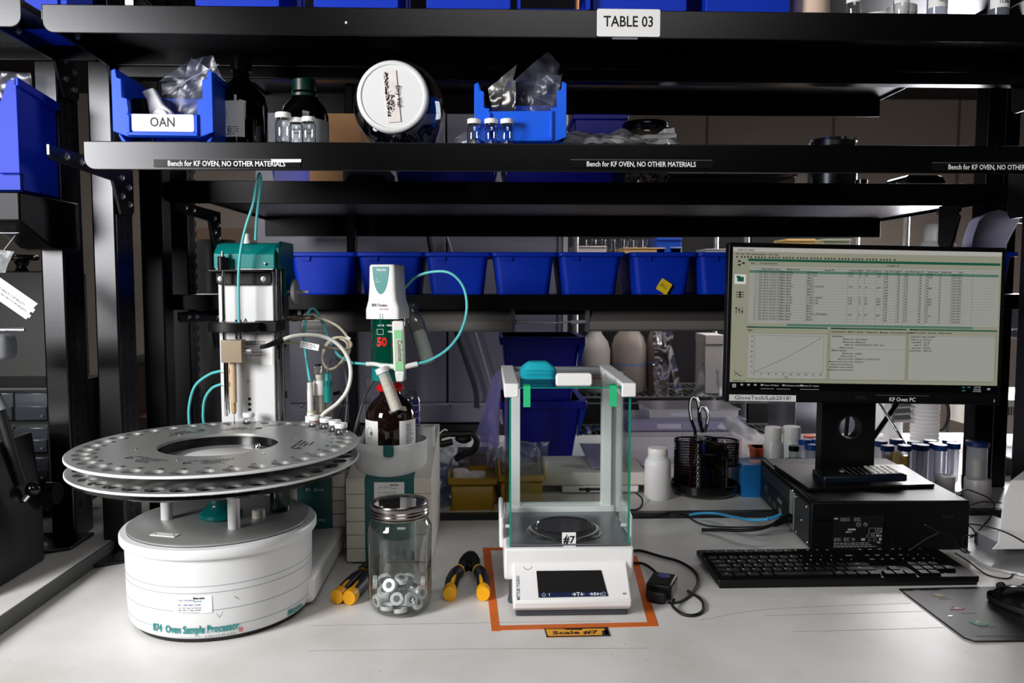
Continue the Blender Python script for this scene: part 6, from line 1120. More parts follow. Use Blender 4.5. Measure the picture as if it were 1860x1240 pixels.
key(xn+1.5*u, ys[1], u-.0012, '^', .0172); xn += 3*u+.006
for y, labs in ((ys[4], ('Num', '/', '*', '-')), (ys[3], ('7', '8', '9', '+')), (ys[2], ('4', '5', '6', None)), (ys[1], ('1', '2', '3', 'Enter')), (ys[0], ('0', '.', None, None)), (ys[5], ('Calc', '=', '(', ')'))):
    for i, s in enumerate(labs):
        if s: key(xn+(i+.5)*u, y, u-.0012, s, .0172 if y < .11 else .0125)
# mouse mat and mouse
mpq = [(1632, 1071), (1760, 1068), (1900, 1066), (1960, 1166), (1770, 1167), (1750, 1160)]
mt_ = thing('mouse_mat', 'dark grey mouse mat with small round emblems at the right front', 'mouse mat', on(1800, 1115)); mo_ = V(mt_.location)
ob('mat_sheet', pz(B(), [((on(x, y)-mo_).x, (on(x, y)-mo_).y) for x, y in mpq], .0003, .0028), mat('mat_surface', (.13, .125, .135), .42, bump=.25, bscale=900, spec=.3), mt_, .001)
def mp(x, y, z=.0031): p = on(x, y, BZ+.003)-mo_; return T(p.x, p.y, z) @ Matrix.Rotation(R(-90), 4, 'X')
GE = mat('green_emblem', (.16, .42, .30), .5); 
for x, y, r_, m_ in ((1778, 1130, .0135, GE), (1706, 1081, .0110, mat('olive_emblem', (.48, .46, .34), .5))):
    e = ob('emblem', pz(B(), circ(0, 0, r_, 28, r_*.9), -.0003, 0, 'y', mp(x, y)), m_, mt_); ob('emblem_mark', pz(B(), [(-r_*.5, -r_*.3), (0, r_*.5), (r_*.5, -r_*.3), (0, 0)], -.0004, -.0003, 'y', mp(x, y)), mat('pale_print', (.70, .70, .62), .5), e)
tr = B(); tube(tr, [mp(1738, 1104) @ V(p) for p in ((-.014, 0, -.006), (-.004, 0, .007), (.010, 0, -.004), (-.014, 0, -.006))], .0006, 4, 1, False); ob('triangle_outline', tr, mat('pink_print', (.75, .35, .42), .5), mt_); ob('triangle_mark', pz(B(), [(-.006, -.004), (0, .006), (.010, -.004)], -.0003, 0, 'y', mp(1738, 1104)), mat('pale_print', 0), mt_)
for s, x, y, z_ in (('Saberton', 1793, 1138, .007), ('Spectrum', 1716, 1088, .005), ('Laboratory', 1760, 1113, .0055)): txt(s, z_, mat('faint_print', (.42, .42, .42), .5), mt_, mp(x, y), name='mat_lettering')
ln_ = B(); bx(ln_, (-.03, .06), (0, .0006), (.003, .0032), T((on(1810, 1158)-mo_).x, (on(1810, 1158)-mo_).y, 0)); ob('printed_rule', ln_, mat('faint_print', 0), mt_)
sc2 = B(); p = on(1727, 1122)-mo_; bx(sc2, (p.x-.004, p.x+.003), (p.y-.001, p.y+.002), (.003, .0033)); ob('worn_spot', sc2, KG, mt_)
ms = on(1848, 1108, BZ+.003); mu = thing('mouse', 'black corded mouse on the mouse mat at the right edge', 'mouse', (ms.x+.012, ms.y, BZ+.0035), 28)
b = B(); rows = []; n_ = 20
for j in range(9):
    t_ = j/8; zz_ = .036*t_; s_ = math.sqrt(max(0, 1-(t_*.96)**2.6)); rows.append([b.verts.new((.031*s_*math.cos(2*PI*i/n_), (.056*s_)*math.sin(2*PI*i/n_)-.006*t_, zz_)) for i in range(n_)])
for A, D in zip(rows, rows[1:]):
    for i in range(n_): b.faces.new((A[i], A[(i+1) % n_], D[(i+1) % n_], D[i]))
b.faces.new(rows[0][::-1]); b.faces.new(rows[-1]); ob('shell', b, KG, mu, sharp=80); ob('side_band', la(B(), [(1.02, .004), (1.03, .008), (1.02, .012)], seg=32, M=Matrix.Diagonal((.0315, .0565, 1, 1))), KR, mu); ob('wheel', cy(B(), (0, 0, 0), .007, .006, 16, M=T(-.003, .038, .026, ry=90)), KR, mu)
cable('mouse_cable', 'black mouse cable lying on the mat and running right', [(1818, 1085, .010), (1835, 1076, .006), (1850, 1066, .003), (1866, 1058)], .0015)
# thin cables around and over the computer
TC = [('usb_cable', 'thin black cable arching from the computer top to the right', [(1738, 896, .10), (1755, 889, .10), (1775, 895, .09), (1797, 905, .07), (1806, 918, .05), (1798, 940, .03), (1785, 955, .01), (1772, 970), (1762, 975)]), ('usb_cable', 'thin black cable running from the computer side behind the white screen', [(1757, 920, .06), (1790, 930, .05), (1812, 938, .045)]), ('usb_cable', 'upper thin black cable sweeping past the back of the white screen', [(1760, 918, .05), (1785, 911, .05), (1820, 913, .05)]), ('keyboard_cable', 'black keyboard cable crossing in front of the white screen to the mat', [(1735, 1004, .012), (1760, 1020, .006), (1790, 1042), (1820, 1050), (1836, 1048), (1838, 1035), (1826, 1008), (1805, 985, .012), (1780, 972, .02), (1755, 972, .03)]), ('usb_cable', 'long pair of thin black cables crossing the front of the white screen', [(1757, 951, .04), (1790, 955, .05), (1830, 968, .07), (1870, 990, .07)]), ('power_cable', 'thin black cable looped over the front of the computer above the keyboard', [(1680, 953, .085), (1705, 966, .06), (1728, 974, .05), (1745, 998, .02), (1756, 1004, .012)]), ('power_cable', 'thin black cable rising diagonally across the front of the computer', [(1620, 980, .045), (1630, 1000, .022), (1650, 1000, .022), (1680, 980, .045), (1705, 968, .06)]), ('power_cable', 'shiny loop of thin cable standing beside the right end of the keyboard', [(1750, 975, .035), (1748, 985, .02), (1755, 1000, .01), (1770, 1000), (1776, 980, .01), (1768, 962, .03), (1757, 952, .04)])]
for n_, l_, pts in TC: cable(n_, l_, pts, .0014)
# white tilted panel display at the right
wd = thing('panel_display', 'white sloping instrument housing cut off by the right edge of the frame', 'lab instrument', (0, 0, 0))
Yw = 1.44; q1, q2, q3, q4 = at(1836, 872, Yw+.06), at(1822, 905, Yw+.03), at(1812, 985, Yw), at(1800, 1008, Yw)
b = B(); rw = [[b.verts.new(p_) for p_ in ((x_, y_, z_), (x_+.20, y_, z_), (x_+.20, y_+.12, z_), (x_+.12, y_+.12, z_))] for x_, y_, z_ in ((q4.x, Yw, .925), (q3.x, Yw, q3.z), (q2.x, Yw+.03, q2.z), (q1.x, Yw+.06, q1.z))]
for A, D in zip(rw, rw[1:]):
    for i in range(4): b.faces.new((A[i], A[(i+1) % 4], D[(i+1) % 4], D[i]))
b.faces.new(rw[0][::-1]); b.faces.new(rw[-1]); ob('housing', b, WP, wd, .002)
ob('foot_plate', pz(B(), [(q4.x-.022, Yw-.04), (q4.x+.03, Yw-.09), (q4.x+.18, Yw-.09), (q4.x+.18, Yw+.10), (q4.x-.012, Yw+.10), (q4.x-.03, Yw-.02)], BZ+.0005, BZ+.006), mat('brushed_plate', (.75, .75, .76), .25, .6), wd, .001); ob('stem', bx(B(), (q4.x+.03, q4.x+.12), (Yw+.03, Yw+.1), (BZ+.005, .93)), GY, wd)
# ================================================================== BACK BENCH AND BACKGROUND
# row of blue tubs on the lower back shelf
BG = 'blue rimmed tubs in a row on the back shelf'
def tub(pxa, pxb, label, Y=1.85, m=BLUE, bpx=None):
    xa, xb = at(pxa, 465, Y).x, at(pxb, 465, Y).x; c = (xa+xb)/2; w = (xb-xa)/2; h = at(pxa, 458, Y).z-R2
    t = thing('storage_tub', label, 'storage tub', (c, Y, R2), 0, BG); rows = []; b = loft(B(), [(0, -w*.80, w*.74, .006, .20), (.004, -w*.80, w*.74, .006, .20), (h-.012, -w*.93, w*.86, -.002, .206), (h-.001, -w*.93, w*.86, -.003, .207)], .014, 4)
    for f in [f for f in b.faces if f.calc_center_median().z > h-.0015 and len(f.verts) > 4]: b.faces.remove(f)
    ob('body', b, m, t, sol=.003); ob('rim', pz(B(), rrect(-w-.0008, w+.0008, -.014, .215, .012, 4), h-.010, h), m, t, .002)
    ob('finger_tab', pz(B(), [(-w*.62, h-.020), (-w*.38, h-.020), (-w*.36, h-.008), (-w*.64, h-.008)], -.0075, -.002, 'y'), m, t)
    return t
lbs_ = ['blue tub next to the teal-topped tower, leftmost clear of it', 'blue tub directly behind the white dosing head', 'blue tub framed by the arching teal hose', 'blue tub third from the monitor, above the link cord', 'blue tub left of the one with the yellow sticker']
edges = (525, 648, 771, 893, 1013, 1135)
for i, l in enumerate(lbs_): tub(edges[i], edges[i+1], l)
ts_ = tub(1145, 1264, 'blue tub with a yellow square sticker left of the monitor'); tub(1266, 1386, 'blue tub half hidden behind the left edge of the monitor'); tub(398, 521, 'blue tub hidden behind the teal tower cap'); tub(1735, 1846, 'blue tub whose rim end shows right of the monitor')
c = at(1207, 521, 1.842)-V(ts_.location); ys_ = ob('yellow_sticker', pz(B(), rrect(-.0145, .0145, -.0145, .0145, .003), -.0005, .0, 'y', T(c.x, -.0035, c.z+.001, ry=32, rx=-3)), mat('sticker_yellow', (.93, .80, .12), .5), ts_); s_ = B(); scribble(s_, (-.011, .011), (-.009, .010), -.0007, 5, 8, .6, M=T(c.x, -.0035, c.z+.001, ry=-32)); ob('fine_print', s_, INK, ys_)
# grey cabinet panel behind
PG = mat('grey_blue_panel', (.60, .60, .66), .5, var=.05, vscale=1.5); YP = 3.0
pa = thing('panel_cabinet', 'tall blue-grey panelled enclosure behind the racks on the left half', 'cabinet', (0, 0, 0)); xa, xb = at(470, 600, YP).x, at(1030, 600, YP).x
for i, (u0, u1) in enumerate(((xa, at(812, 600, YP).x-.004), (at(812, 600, YP).x+.004, xb-.02))): ob('front_panel', bx(B(), (u0, u1), (YP, YP+.03), (.98, 2.1)), PG, pa, .002)
ob('carcass', bx(B(), (xa, xb), (YP+.03, YP+.6), (.0, 2.1)), DG, pa); ob('edge_trim', bx(B(), (xb-.016, xb), (YP-.004, YP+.03), (.98, 2.1)), WP, pa); ob('edge_shadow_gap', bx(B(), (xb-.04, xb-.034), (YP-.001, YP), (.98, 2.1)), DG, pa)
zl = at(700, 745, YP-.05).z; ob('lower_rail', bx(B(), (xa, xb), (YP-.06, YP), (zl-.045, zl+.02)), mat('grey_rail', (.64, .64, .70), .4), pa, .003)
for px in (548, 640, 820, 900): ob('rivet', sph(B(), at(px, 737, YP-.062), .006, 10), CHROME, pa); ob('rivet', sph(B(), at(px, 745, YP-.062), .004, 10), CHROME, pa)
ob('plinth', bx(B(), (xa, xb), (YP-.02, YP), (0, zl-.06)), DG, pa)
sv = thing('support_rod', 'thin pale rod leaning diagonally in front of the grey panel', 'rod'); ob('shaft', rod(B(), at(812, 430, 2.99), at(912, 770, 2.93), .0045), mat('pale_rod', (.70, .68, .68), .4), sv)
sv = thing('dark_hose', 'dark grey hose hanging diagonally before the grey panel', 'hose'); ob('sheath', tube(B(), [at(778, 425, 2.93), at(790, 480, 2.93), at(828, 600, 2.93), at(862, 700, 2.93), at(866, 740, 2.93)], .010), DG, sv)
# stacked blue totes behind the balance
for i, (y0, y1, xa_, xb_, l) in enumerate(((728, 872, 906, 1066, 'dark blue tall bin behind the balance, lower of the pair'), (612, 735, 908, 1064, 'dark blue tall bin behind the balance, upper of the pair'))):
    Yb = 2.26; zb_ = BZ if i == 0 else at(980, 738, Yb).z; zt_ = at(980, y0, Yb).z; xa, xb = at(xa_, y0, Yb).x, at(xb_, y0, Yb).x
    t = thing('tall_bin', l, 'bin', ((xa+xb)/2, Yb, zb_)); w = (xb-xa)/2; h = zt_-zb_
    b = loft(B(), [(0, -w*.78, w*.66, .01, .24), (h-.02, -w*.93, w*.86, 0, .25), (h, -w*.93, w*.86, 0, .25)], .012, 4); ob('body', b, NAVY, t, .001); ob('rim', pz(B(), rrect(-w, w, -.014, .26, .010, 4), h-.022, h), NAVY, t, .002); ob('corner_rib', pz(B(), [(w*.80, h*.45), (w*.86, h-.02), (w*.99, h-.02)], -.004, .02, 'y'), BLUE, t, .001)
# yellow bins on the back bench
for i, (xa_, xb_, y0, y1, Yy, l) in enumerate(((815, 902, 868, 930, 1.822, 'yellow bin behind the titrator box, left of the two, holding milky pots'), (905, 990, 862, 925, 1.83, 'yellow bin behind the balance glass, right of the two, under a bag of tubing'))):
    a, c = at(xa_, y0, Yy), at(xb_, y0, Yy); t = thing('yellow_bin', l, 'bin', ((a.x+c.x)/2, Yy, BZ)); w = (c.x-a.x)/2; h = a.z-BZ
    b = loft(B(), [(0, -w*.86, w*.84, .004, .13), (.003, -w*.86, w*.84, .004, .13), (h-.001, -w*.92, w*.90, .0, .13)], .004, 3)
    for f in [f for f in b.faces if f.calc_center_median().z > h-.0015 and len(f.verts) > 4]: b.faces.remove(f)
    ob('body', b, YEL, t, sol=.0025); ob('rim', bx(B(), (-w, w), (-.009, .0), (h-.014, h)), YEL, t, .001); ob('side_wing', pz(B(), [(-.008, h-.01), (-.008, h+.018), (.13, h+.018), (.13, h-.01)], -w-.001, -w+.003, 'x'), YEL, t); ob('side_wing', pz(B(), [(-.008, h-.01), (-.008, h+.004), (.02, h+.018), (.13, h+.018), (.13, h-.01)], w-.003, w+.001, 'x'), YEL, t); ob('corner_foot', bx(B(), (w*.74, w*.92), (-.006, .01), (0, .008)), YEL, t); ob('corner_foot', bx(B(), (-w*.95, -w*.78), (-.006, .01), (0, .008)), YEL, t)
for px, y_, r_, l in ((836, 857, .019, 'milky plastic pot in the left yellow bin, nearest the titrator'), (866, 862, .021, 'milky plastic pot in the middle of the left yellow bin'), (893, 868, .012, 'slim yellowed tube leaning in the left yellow bin')):
    c = at(px, y_, 1.87); t = thing('milky_pot', l, 'pot', (c.x, 1.87, BZ+.008)); ob('body', cy(B(), (0, 0, 0), r_, .048), MILK if r_ > .015 else mat('old_yellow', (.65, .50, .22), .5), t, .002); ob('cap', cy(B(), (0, 0, .048), r_*1.04, c.z-BZ-.05), MILK if r_ > .015 else mat('old_yellow', 0), t, .001)
t = thing('clear_carton', 'frosted upright plastic carton behind the milky pots', 'box', (at(872, 840, 1.92).x, 1.96, BZ)); ob('body', bx(B(), (-.055, .055), (0, .08), (0, at(870, 828, 1.95).z-BZ)), film('frosted_box', (.62, .60, .61), .3, .5, .5, (.62, .59, .60), 1), t, .003); ob('lid', bx(B(), (-.058, .058), (-.003, .083), (at(870, 828, 1.95).z-BZ, at(870, 828, 1.95).z-BZ+.004)), film('frosted_box', 0), t)
# bags and cable bundle
VBAG = film('violet_bag_film', (.78, .76, .90), .25, .5, .5, (.62, .60, .84), 1.2)
bag('plastic_bag', 'violet-tinted bag sheet leaning up beside the dark blue bins', [quad(2.0, (862, 800), (905, 815), (912, 668), (895, 690)), quad(1.98, (865, 820), (900, 812), (908, 690), (896, 700))], VBAG, amp=.010, seed=61, fr=14)
bag('plastic_bag', 'crumpled clear bag heap behind the titrator box', [quad(1.88, (790, 860), (850, 850), (850, 790), (795, 800), dy=(0, 0, .1, .1)), quad(1.86, (785, 845), (830, 850), (826, 812), (792, 806), dy=(0, 0, .05, .05))], amp=.012, seed=66, n=18)
bag('plastic_bag', 'bluish clear bag with a coil inside standing between titrator and left yellow bin', [quad(1.84, (783, 925), (820, 918), (822, 850), (784, 850)), quad(1.86, (785, 920), (825, 915), (822, 842), (788, 840))], film('blue_bag_film', (.70, .75, .85), .12, .4, .35, (.55, .62, .75), 1.8), amp=.010, seed=71)
bag('plastic_bag', 'pinkish clear bag heap left of the right yellow bin', [quad(1.93, (880, 858), (925, 858), (925, 795), (885, 805)), quad(1.91, (885, 850), (925, 850), (915, 810), (880, 820))], BAG, amp=.012, seed=76)
bag('plastic_bag', 'clear bag of coiled tubing on the right yellow bin behind the balance', [quad(1.86, (930, 860), (990, 862), (998, 803), (925, 803)), quad(1.84, (935, 862), (985, 862), (982, 812), (930, 815))], BAG, amp=.009, seed=81)
t = thing('tubing_coil', 'grey tubing coil with a black clip inside the bag on the right yellow bin', 'tubing'); ob('coil', tube(B(), [at(*p) for p in ((925, 806, 1.85), (945, 802, 1.85), (965, 806, 1.85), (978, 818, 1.85), (978, 830, 1.85), (970, 836, 1.85), (950, 820, 1.86), (925, 818, 1.86), (930, 838, 1.86), (955, 850, 1.86), (980, 842, 1.86))], .0024), GY, t); ob('clip', sph(B(), at(972, 834, 1.845), .007, 10), KR, t)
t = thing('black_strap', 'black fabric strap bundle lying on the bags behind the titrator', 'strap'); ob('loop', tube(B(), [at(*p) for p in ((822, 802, 1.9), (800, 806, 1.9), (797, 794, 1.9), (812, 788, 1.9), (835, 788, 1.9), (858, 788, 1.9), (866, 802, 1.9), (858, 818, 1.9), (838, 826, 1.9), (826, 834, 1.9))], .008, 8), KR, t); ob('pouch', sph(B(), at(842, 796, 1.91), .021, 14, .55), KR, t); ob('white_cord', tube(B(), [at(778, 802, 1.88), at(795, 790, 1.89), at(808, 780, 1.9), at(815, 786, 1.9)], .002), WP, t)
# low white scale / instrument behind the balance
a, c = at(985, 862, 1.95), at(1176, 862, 1.95); t = thing('flat_instrument', 'flat white instrument with a grey port plate behind the balance', 'lab instrument', ((a.x+c.x)/2, 1.95, BZ)); w = (c.x-a.x)/2
zt_, zm = at(1080, 858, 1.95).z-BZ, at(1080, 882, 1.95).z-BZ
ob('top_slab', bx(B(), (-w, w), (0, .2), (zm, zt_)), CR, t, .004, seg=3); ob('plinth', bx(B(), (-w*.62, w*.85), (.005, .19), (.004, zm)), WP, t, .004); ob('port_plate', pz(B(), rrect(-.040, .035, .010, zm-.006, .004), .003, .006, 'y'), DG, t); ob('round_port', pz(B(), circ(-.018, zm*.55, .006, 16), .001, .003, 'y'), KG, t)
t = thing('white_board_piece', 'white panel piece and narrow strip standing left of the dark blue bins', 'panel', (at(900, 780, 2.2).x, 2.2, BZ)); ob('strip', bx(B(), (-.008, .008), (0, .01), (0, at(900, 752, 2.2).z-BZ)), WP, t); ob('glass_tube', cy(B(), (-.03, .0, .0), .008, .16), film('vial_glass', 0), t)
t = thing('violet_card', 'pale violet folded sheet behind the right column of the balance', 'sheet'); b = B(); q = [at(1052, 806, 2.1), at(1100, 806, 2.1), at(1100, 848, 1.98), at(1075, 852, 1.98)]; sheet(b, q, 8, 8, .003, 10, 5); ob('paper_sheet', b, mat('violet_sheet', (.55, .52, .68), .6), t, sol=.0008)
t = thing('teal_pipe', 'dark teal cable with a white clamp crossing behind the balance', 'cable'); ob('sheath', tube(B(), [at(1052, 788, 2.4), at(1075, 779, 2.4), at(1110, 770, 2.4)], .006), mat('deep_teal', (.05, .26, .36), .4), t); ob('clamp', rod(B(), at(1066, 782, 2.39), at(1072, 780, 2.39), .012), WP, t)
# wire shelving with jugs on the right
WS = thing('wire_shelving', 'chrome wire shelving unit far behind the monitor', 'shelving'); YW = 3.35
xa, xb = at(1045, 600, YW).x, at(1640, 600, YW).x; zs = [at(1200, 736, YW).z, at(1200, 610, YW).z+.16, at(1200, 470, YW).z]
zs = [at(1200, 720, YW).z, at(1200, 462, YW).z, .75]
for x in (xa, (xa+xb)/2+.02, xb): 
    for y in (YW, YW+.45): ob('upright', cy(B(), (x, y, 0), .012, 1.80, 14), STEEL, WS)
for z in zs:
    w = B(); 
    for y in (YW-.005, YW+.455): bx(w, (xa, xb), (y-.004, y+.004), (z-.03, z-.024)); bx(w, (xa, xb), (y-.004, y+.004), (z-.004, z+.002))
    n_ = 46
    for i in range(n_): x = xa+(xb-xa)*i/(n_-1); bx(w, (x-.002, x+.002), (YW, YW+.45), (z-.003, z+.001))
    ob('wire_deck', w, STEEL, WS, kind='stuff')
z0 = zs[0]+.003
for px, w_, zt_, col, l in ((1080, 56, 600, (.80, .77, .75), 'frosted carboy with a faint red print on the wire shelf behind the balance'), (1142, 62, 590, (.66, .61, .58), 'taupe translucent carboy on the wire shelf right of the frosted one'), (1195, 40, 585, (.55, .50, .47), 'dim brown carboy half hidden behind the foil strips')):
    xc = at(px, 650, YW+.15).x; r_ = (at(px+w_/2, 650, YW+.15)-at(px-w_/2, 650, YW+.15)).x/2; t = thing('carboy', l, 'carboy', (xc, YW+.15, z0)); h = at(px, zt_, YW+.15).z-z0
    ob('body', la(B(), [(0, 0), (r_*.92, 0), (r_, .015), (r_, h*.68), (r_*.85, h*.82), (r_*.45, h*.95), (r_*.4, h), (0, h)], seg=36), mat('carboy_%d' % px, col, .45, sss=.2), t); ob('band', la(B(), [(r_*1.003, h*.40), (r_*1.003, h*.44)], seg=36), mat('band_blue', (.50, .58, .72), .5), t)
    if px == 1080: ob('red_print', bx(B(), (-.03, .03), (-r_-.002, -r_+.004), (h*.25, h*.33)), mat('faint_red', (.70, .40, .36), .6), t)
    ob('cap', cy(B(), (0, 0, h), r_*.42, .05), WP, t)
FO = mat('crumpled_foil', (.86, .84, .84), .18, .9)
bag('foil_strip', 'bright crumpled foil bag hanging between the carboys and the monitor', [quad(3.4, (1190, 722), (1215, 722), (1212, 596), (1186, 596)), quad(3.4, (1190, 722), (1210, 720), (1218, 655), (1188, 660))], FO, amp=.02, fr=14, seed=91, cat='foil bag')
bag('foil_strip', 'narrow foil strip slanting down to the right beside the foil bag', [quad(3.38, (1228, 722), (1240, 722), (1218, 598), (1205, 598))], FO, amp=.012, fr=14, seed=95, cat='foil strip')
bag('plastic_bag', 'wide crumpled bag on the wire shelf at the left edge of the monitor', [quad(3.4, (1258, 718), (1320, 718), (1318, 645), (1280, 655))], film('bag_film_thick', 0), amp=.02, fr=12, seed=97)
for px, y0, y1, w_, col, l in ((1298, 608, 650, 34, (.86, .84, .83), 'white box on the wire shelf hard against the monitor edge'), (1071, 447, 458, 60, (.92, .88, .86), 'white flat carton above the blue tubs right of the grey panel'), (1170, 450, 462, 76, (.90, .74, .50), 'yellow-tan open carton above the blue tubs'), (1215, 432, 440, 46, (.05, .30, .75), 'blue lid on the upper wire shelf'), (1300, 452, 460, 36, (.75, .75, .77), 'pale box on the upper wire shelf near the monitor'), (1455, 434, 444, 50, (.90, .74, .46), 'yellow carton end showing over the monitor top left'), (1520, 434, 444, 50, (.66, .68, .58), 'grey-green box showing over the monitor top'), (1228, 449, 459, 22, (.55, .62, .70), 'small bluish pack on the upper wire shelf')):
    Yq = YW+.05; a, c = at(px-w_/2, y1, Yq), at(px+w_/2, y0, Yq); zb_ = a.z if y1 > 600 else min(a.z, c.z-.01); zsup = zs[0] if y1 > 600 else (zs[1] if y0 > 442 and px < 1400 else zs[1])
    t = thing('carton', l, 'box', ((a.x+c.x)/2, Yq, min(zb_, zsup+.003) if y0 > 442 or y1 > 600 else zsup+.003)); h = max(.02, c.z-t.location.z); w = (c.x-a.x)/2
    m_ = mat('carton_%d' % px, col, .6); ob('body', bx(B(), (-w, w), (0, .16), (0, h*.86)), m_, t, .003); ob('lid', bx(B(), (-w*1.02, w*1.02), (-.004, .164), (h*.84, h)), m_, t, .002)
g_ = B(); rnd = random.Random(31)
t = thing('glassware_rack', 'row of small clear glasses on the wire shelf above the blue tubs', 'glassware', (at(1120, 440, YW+.2).x, YW+.2, zs[1]+.003))
for i in range(7): ob('glass', la(B(), [(0, 0), (.016, 0), (.018, .07), (.016, .07)], (i*.042-.12, 0, 0), 16), film('vial_glass', 0), t)
ob('base_tray', bx(B(), (-.15, .16), (-.03, .03), (-.001, .001)), STEEL, t)
t = thing('dark_backing', 'tall dark backing added behind the chrome wire shelving', 'cabinet', (0, 0, 0)); ob('body', bx(B(), (xa-.02, xb+.05), (3.95, 4.4), (0, 1.72)), mat('near_black_backing', (.13, .12, .13), .4), t, .005)  # backing added to darken the view through the wire shelving
for i in range(3): ob('backing_panel', bx(B(), (xa+i*(xb-xa)/3, xa+(i+1)*(xb-xa)/3-.01), (3.93, 3.95), (.1, 1.70)), mat('near_black_backing', 0), t, .003)
# purple-tinted boxes and organiser right of the balance
VB = film('violet_box_film', (.80, .78, .90), .2, .6, .75, (.84, .81, .95), 1.5); CB = film('pale_box_film', (.92, .91, .93), .2, .6, .75, (.96, .95, .97), 1.5)
for i, (xa_, xb_, y0, y1, Yq, m_, l) in enumerate(((1130, 1352, 783, 842, 2.12, CB, 'clear drawer box behind the white bottle and pen holder'), (1140, 1356, 760, 783, 2.12, VB, 'long violet-tinted clear tray stacked on the drawer box'), (1178, 1345, 742, 760, 2.14, CB, 'thin white tray topping the stack behind the pen holder'), (1140, 1230, 842, 905, 2.06, mat('pinkish_plastic', (.84, .78, .83), .4), 'pinkish container between the balance and white bottle'), (1325, 1382, 840, 905, 2.06, CB, 'clear container behind the right rim of the pen holder'))):
    a, c = at(xa_, y1, Yq), at(xb_, y0, Yq); z_ = BZ if y1 > 900 else a.z; t = thing('plastic_box', l, 'box', ((a.x+c.x)/2, Yq, z_)); w, h = (c.x-a.x)/2, c.z-z_
    ob('body', bx(B(), (-w*.97, w*.97), (0, .16), (0, h*.9)), m_, t, .003); ob('lid', bx(B(), (-w, w), (-.005, .165), (h*.86, h-.0005)), m_, t, .002); ob('front_label', bx(B(), (-w*.5, -w*.1), (-.002, 0), (h*.2, h*.6)), mat('pale_violet_label', (.74, .72, .80), .5), t)
ob_ = thing('support_box', 'dark crate under the drawer boxes behind the pen holder', 'crate', (at(1250, 870, 2.13).x, 2.13, BZ)); hh = at(1241, 842, 2.12).z-BZ; ob('body', bx(B(), (-.12, .13), (0, .14), (0, hh-.004)), mat('mauve_crate', (.72, .68, .74), .5), ob_, .003); ob('rim', bx(B(), (-.125, .135), (-.004, .145), (hh-.008, hh-.0005)), mat('mauve_crate', 0), ob_)
bag('plastic_bag', 'crumpled clear sheet draped over the trays left of the monitor stand', [quad(2.05, (1300, 775), (1395, 806), (1372, 782), (1320, 748)), quad(2.06, (1325, 790), (1390, 808), (1345, 768), (1318, 752))], film('bag_film_thick', 0), amp=.006, seed=101)
# bottles, orange box, blue box at left of monitor stand
t = thing('blue_carton', 'bright blue cardboard box against the left end of the computer', 'box', (at(1352, 900, 1.9).x, 1.915, BZ)); h = at(1375, 842, 1.93).z-BZ; ob('body', bx(B(), (0, .085), (0, .09), (0, h)), mat('azure_card', (.10, .45, .74), .5), t, .001); ob('label_sticker', bx(B(), (.03, .08), (.02, .06), (h, h+.0006)), mat('pink_label', (.80, .52, .50), .5), t)
t = thing('orange_box', 'bright orange flared box behind the computer', 'box', (at(1392, 830, 2.02).x, 2.02, BZ)); zt_ = at(1390, 814, 2.02).z-BZ; b = B(); pz(b, [(-.020, 0), (.030, 0), (.030, zt_), (-.030, zt_)], 0, .05, 'y'); ob('body', b, ORANGE, t, .001); ob('rim', bx(B(), (-.032, .032), (-.003, .053), (zt_-.006, zt_)), ORANGE, t, .001)
for px, r_, y0, m_, fill, l in ((1412, .0205, 775, MILK, mat('pale_yellow_liquid', (.78, .74, .48), .3), 'milky bottle of pale yellow liquid left of the monitor stand'), (1446, .0215, 774, WP, WP, 'white wide-mouth bottle right beside the pale yellow one')):
    c = at(px, 800, 1.99); t = thing('plastic_bottle', l, 'bottle', (c.x, 2.02, BZ)); h = at(px, y0, 2.02).z-BZ; s = r_*1.22
    ob('body', la(B(), [(0, h*.42), (s, h*.42), (s, h*.68), (s*.82, h*.76), (s*.80, h*.78), (0, h*.78)], seg=36), m_, t); ob('lower_body', la(B(), [(0, 0), (s, 0), (s, h*.42), (0, h*.42)], seg=36), fill, t); ob('cap', la(B(), [(0, h*.78), (s*.86, h*.78), (s*.86, h*.97), (s*.80, h), (0, h)], seg=36), MILK if px < 1430 else WP, t)
for px, y0, yb, l in ((1442, 809, 833, 'small clear vial with a black cap before the white bottle'), (1436, 832, 850, 'small black-capped vial, lower one of the pair before the white bottle'), (1450, 832, 850, 'black-capped vial squeezed beside the graduated tubes')):
    c = at(px, y0, 1.945); t = thing('small_vial', l, 'vial', (c.x, 1.945, BZ)); h = c.z-BZ; ob('body', cy(B(), (0, 0, 0), .0115, h-.012), film('vial_glass', 0), t); ob('cap', cy(B(), (0, 0, h-.013), .013, .013), KG, t, .0008)
t = thing('orange_cap_bottle', 'bottle with an orange cap behind the white bottle', 'bottle', (at(1474, 792, 2.15).x, 2.15, BZ)); h = at(1474, 790, 2.15).z-BZ; ob('body', cy(B(), (0, 0, 0), .02, h-.012), MILK, t); ob('cap', cy(B(), (0, 0, h-.012), .021, .012), ORANGE, t)
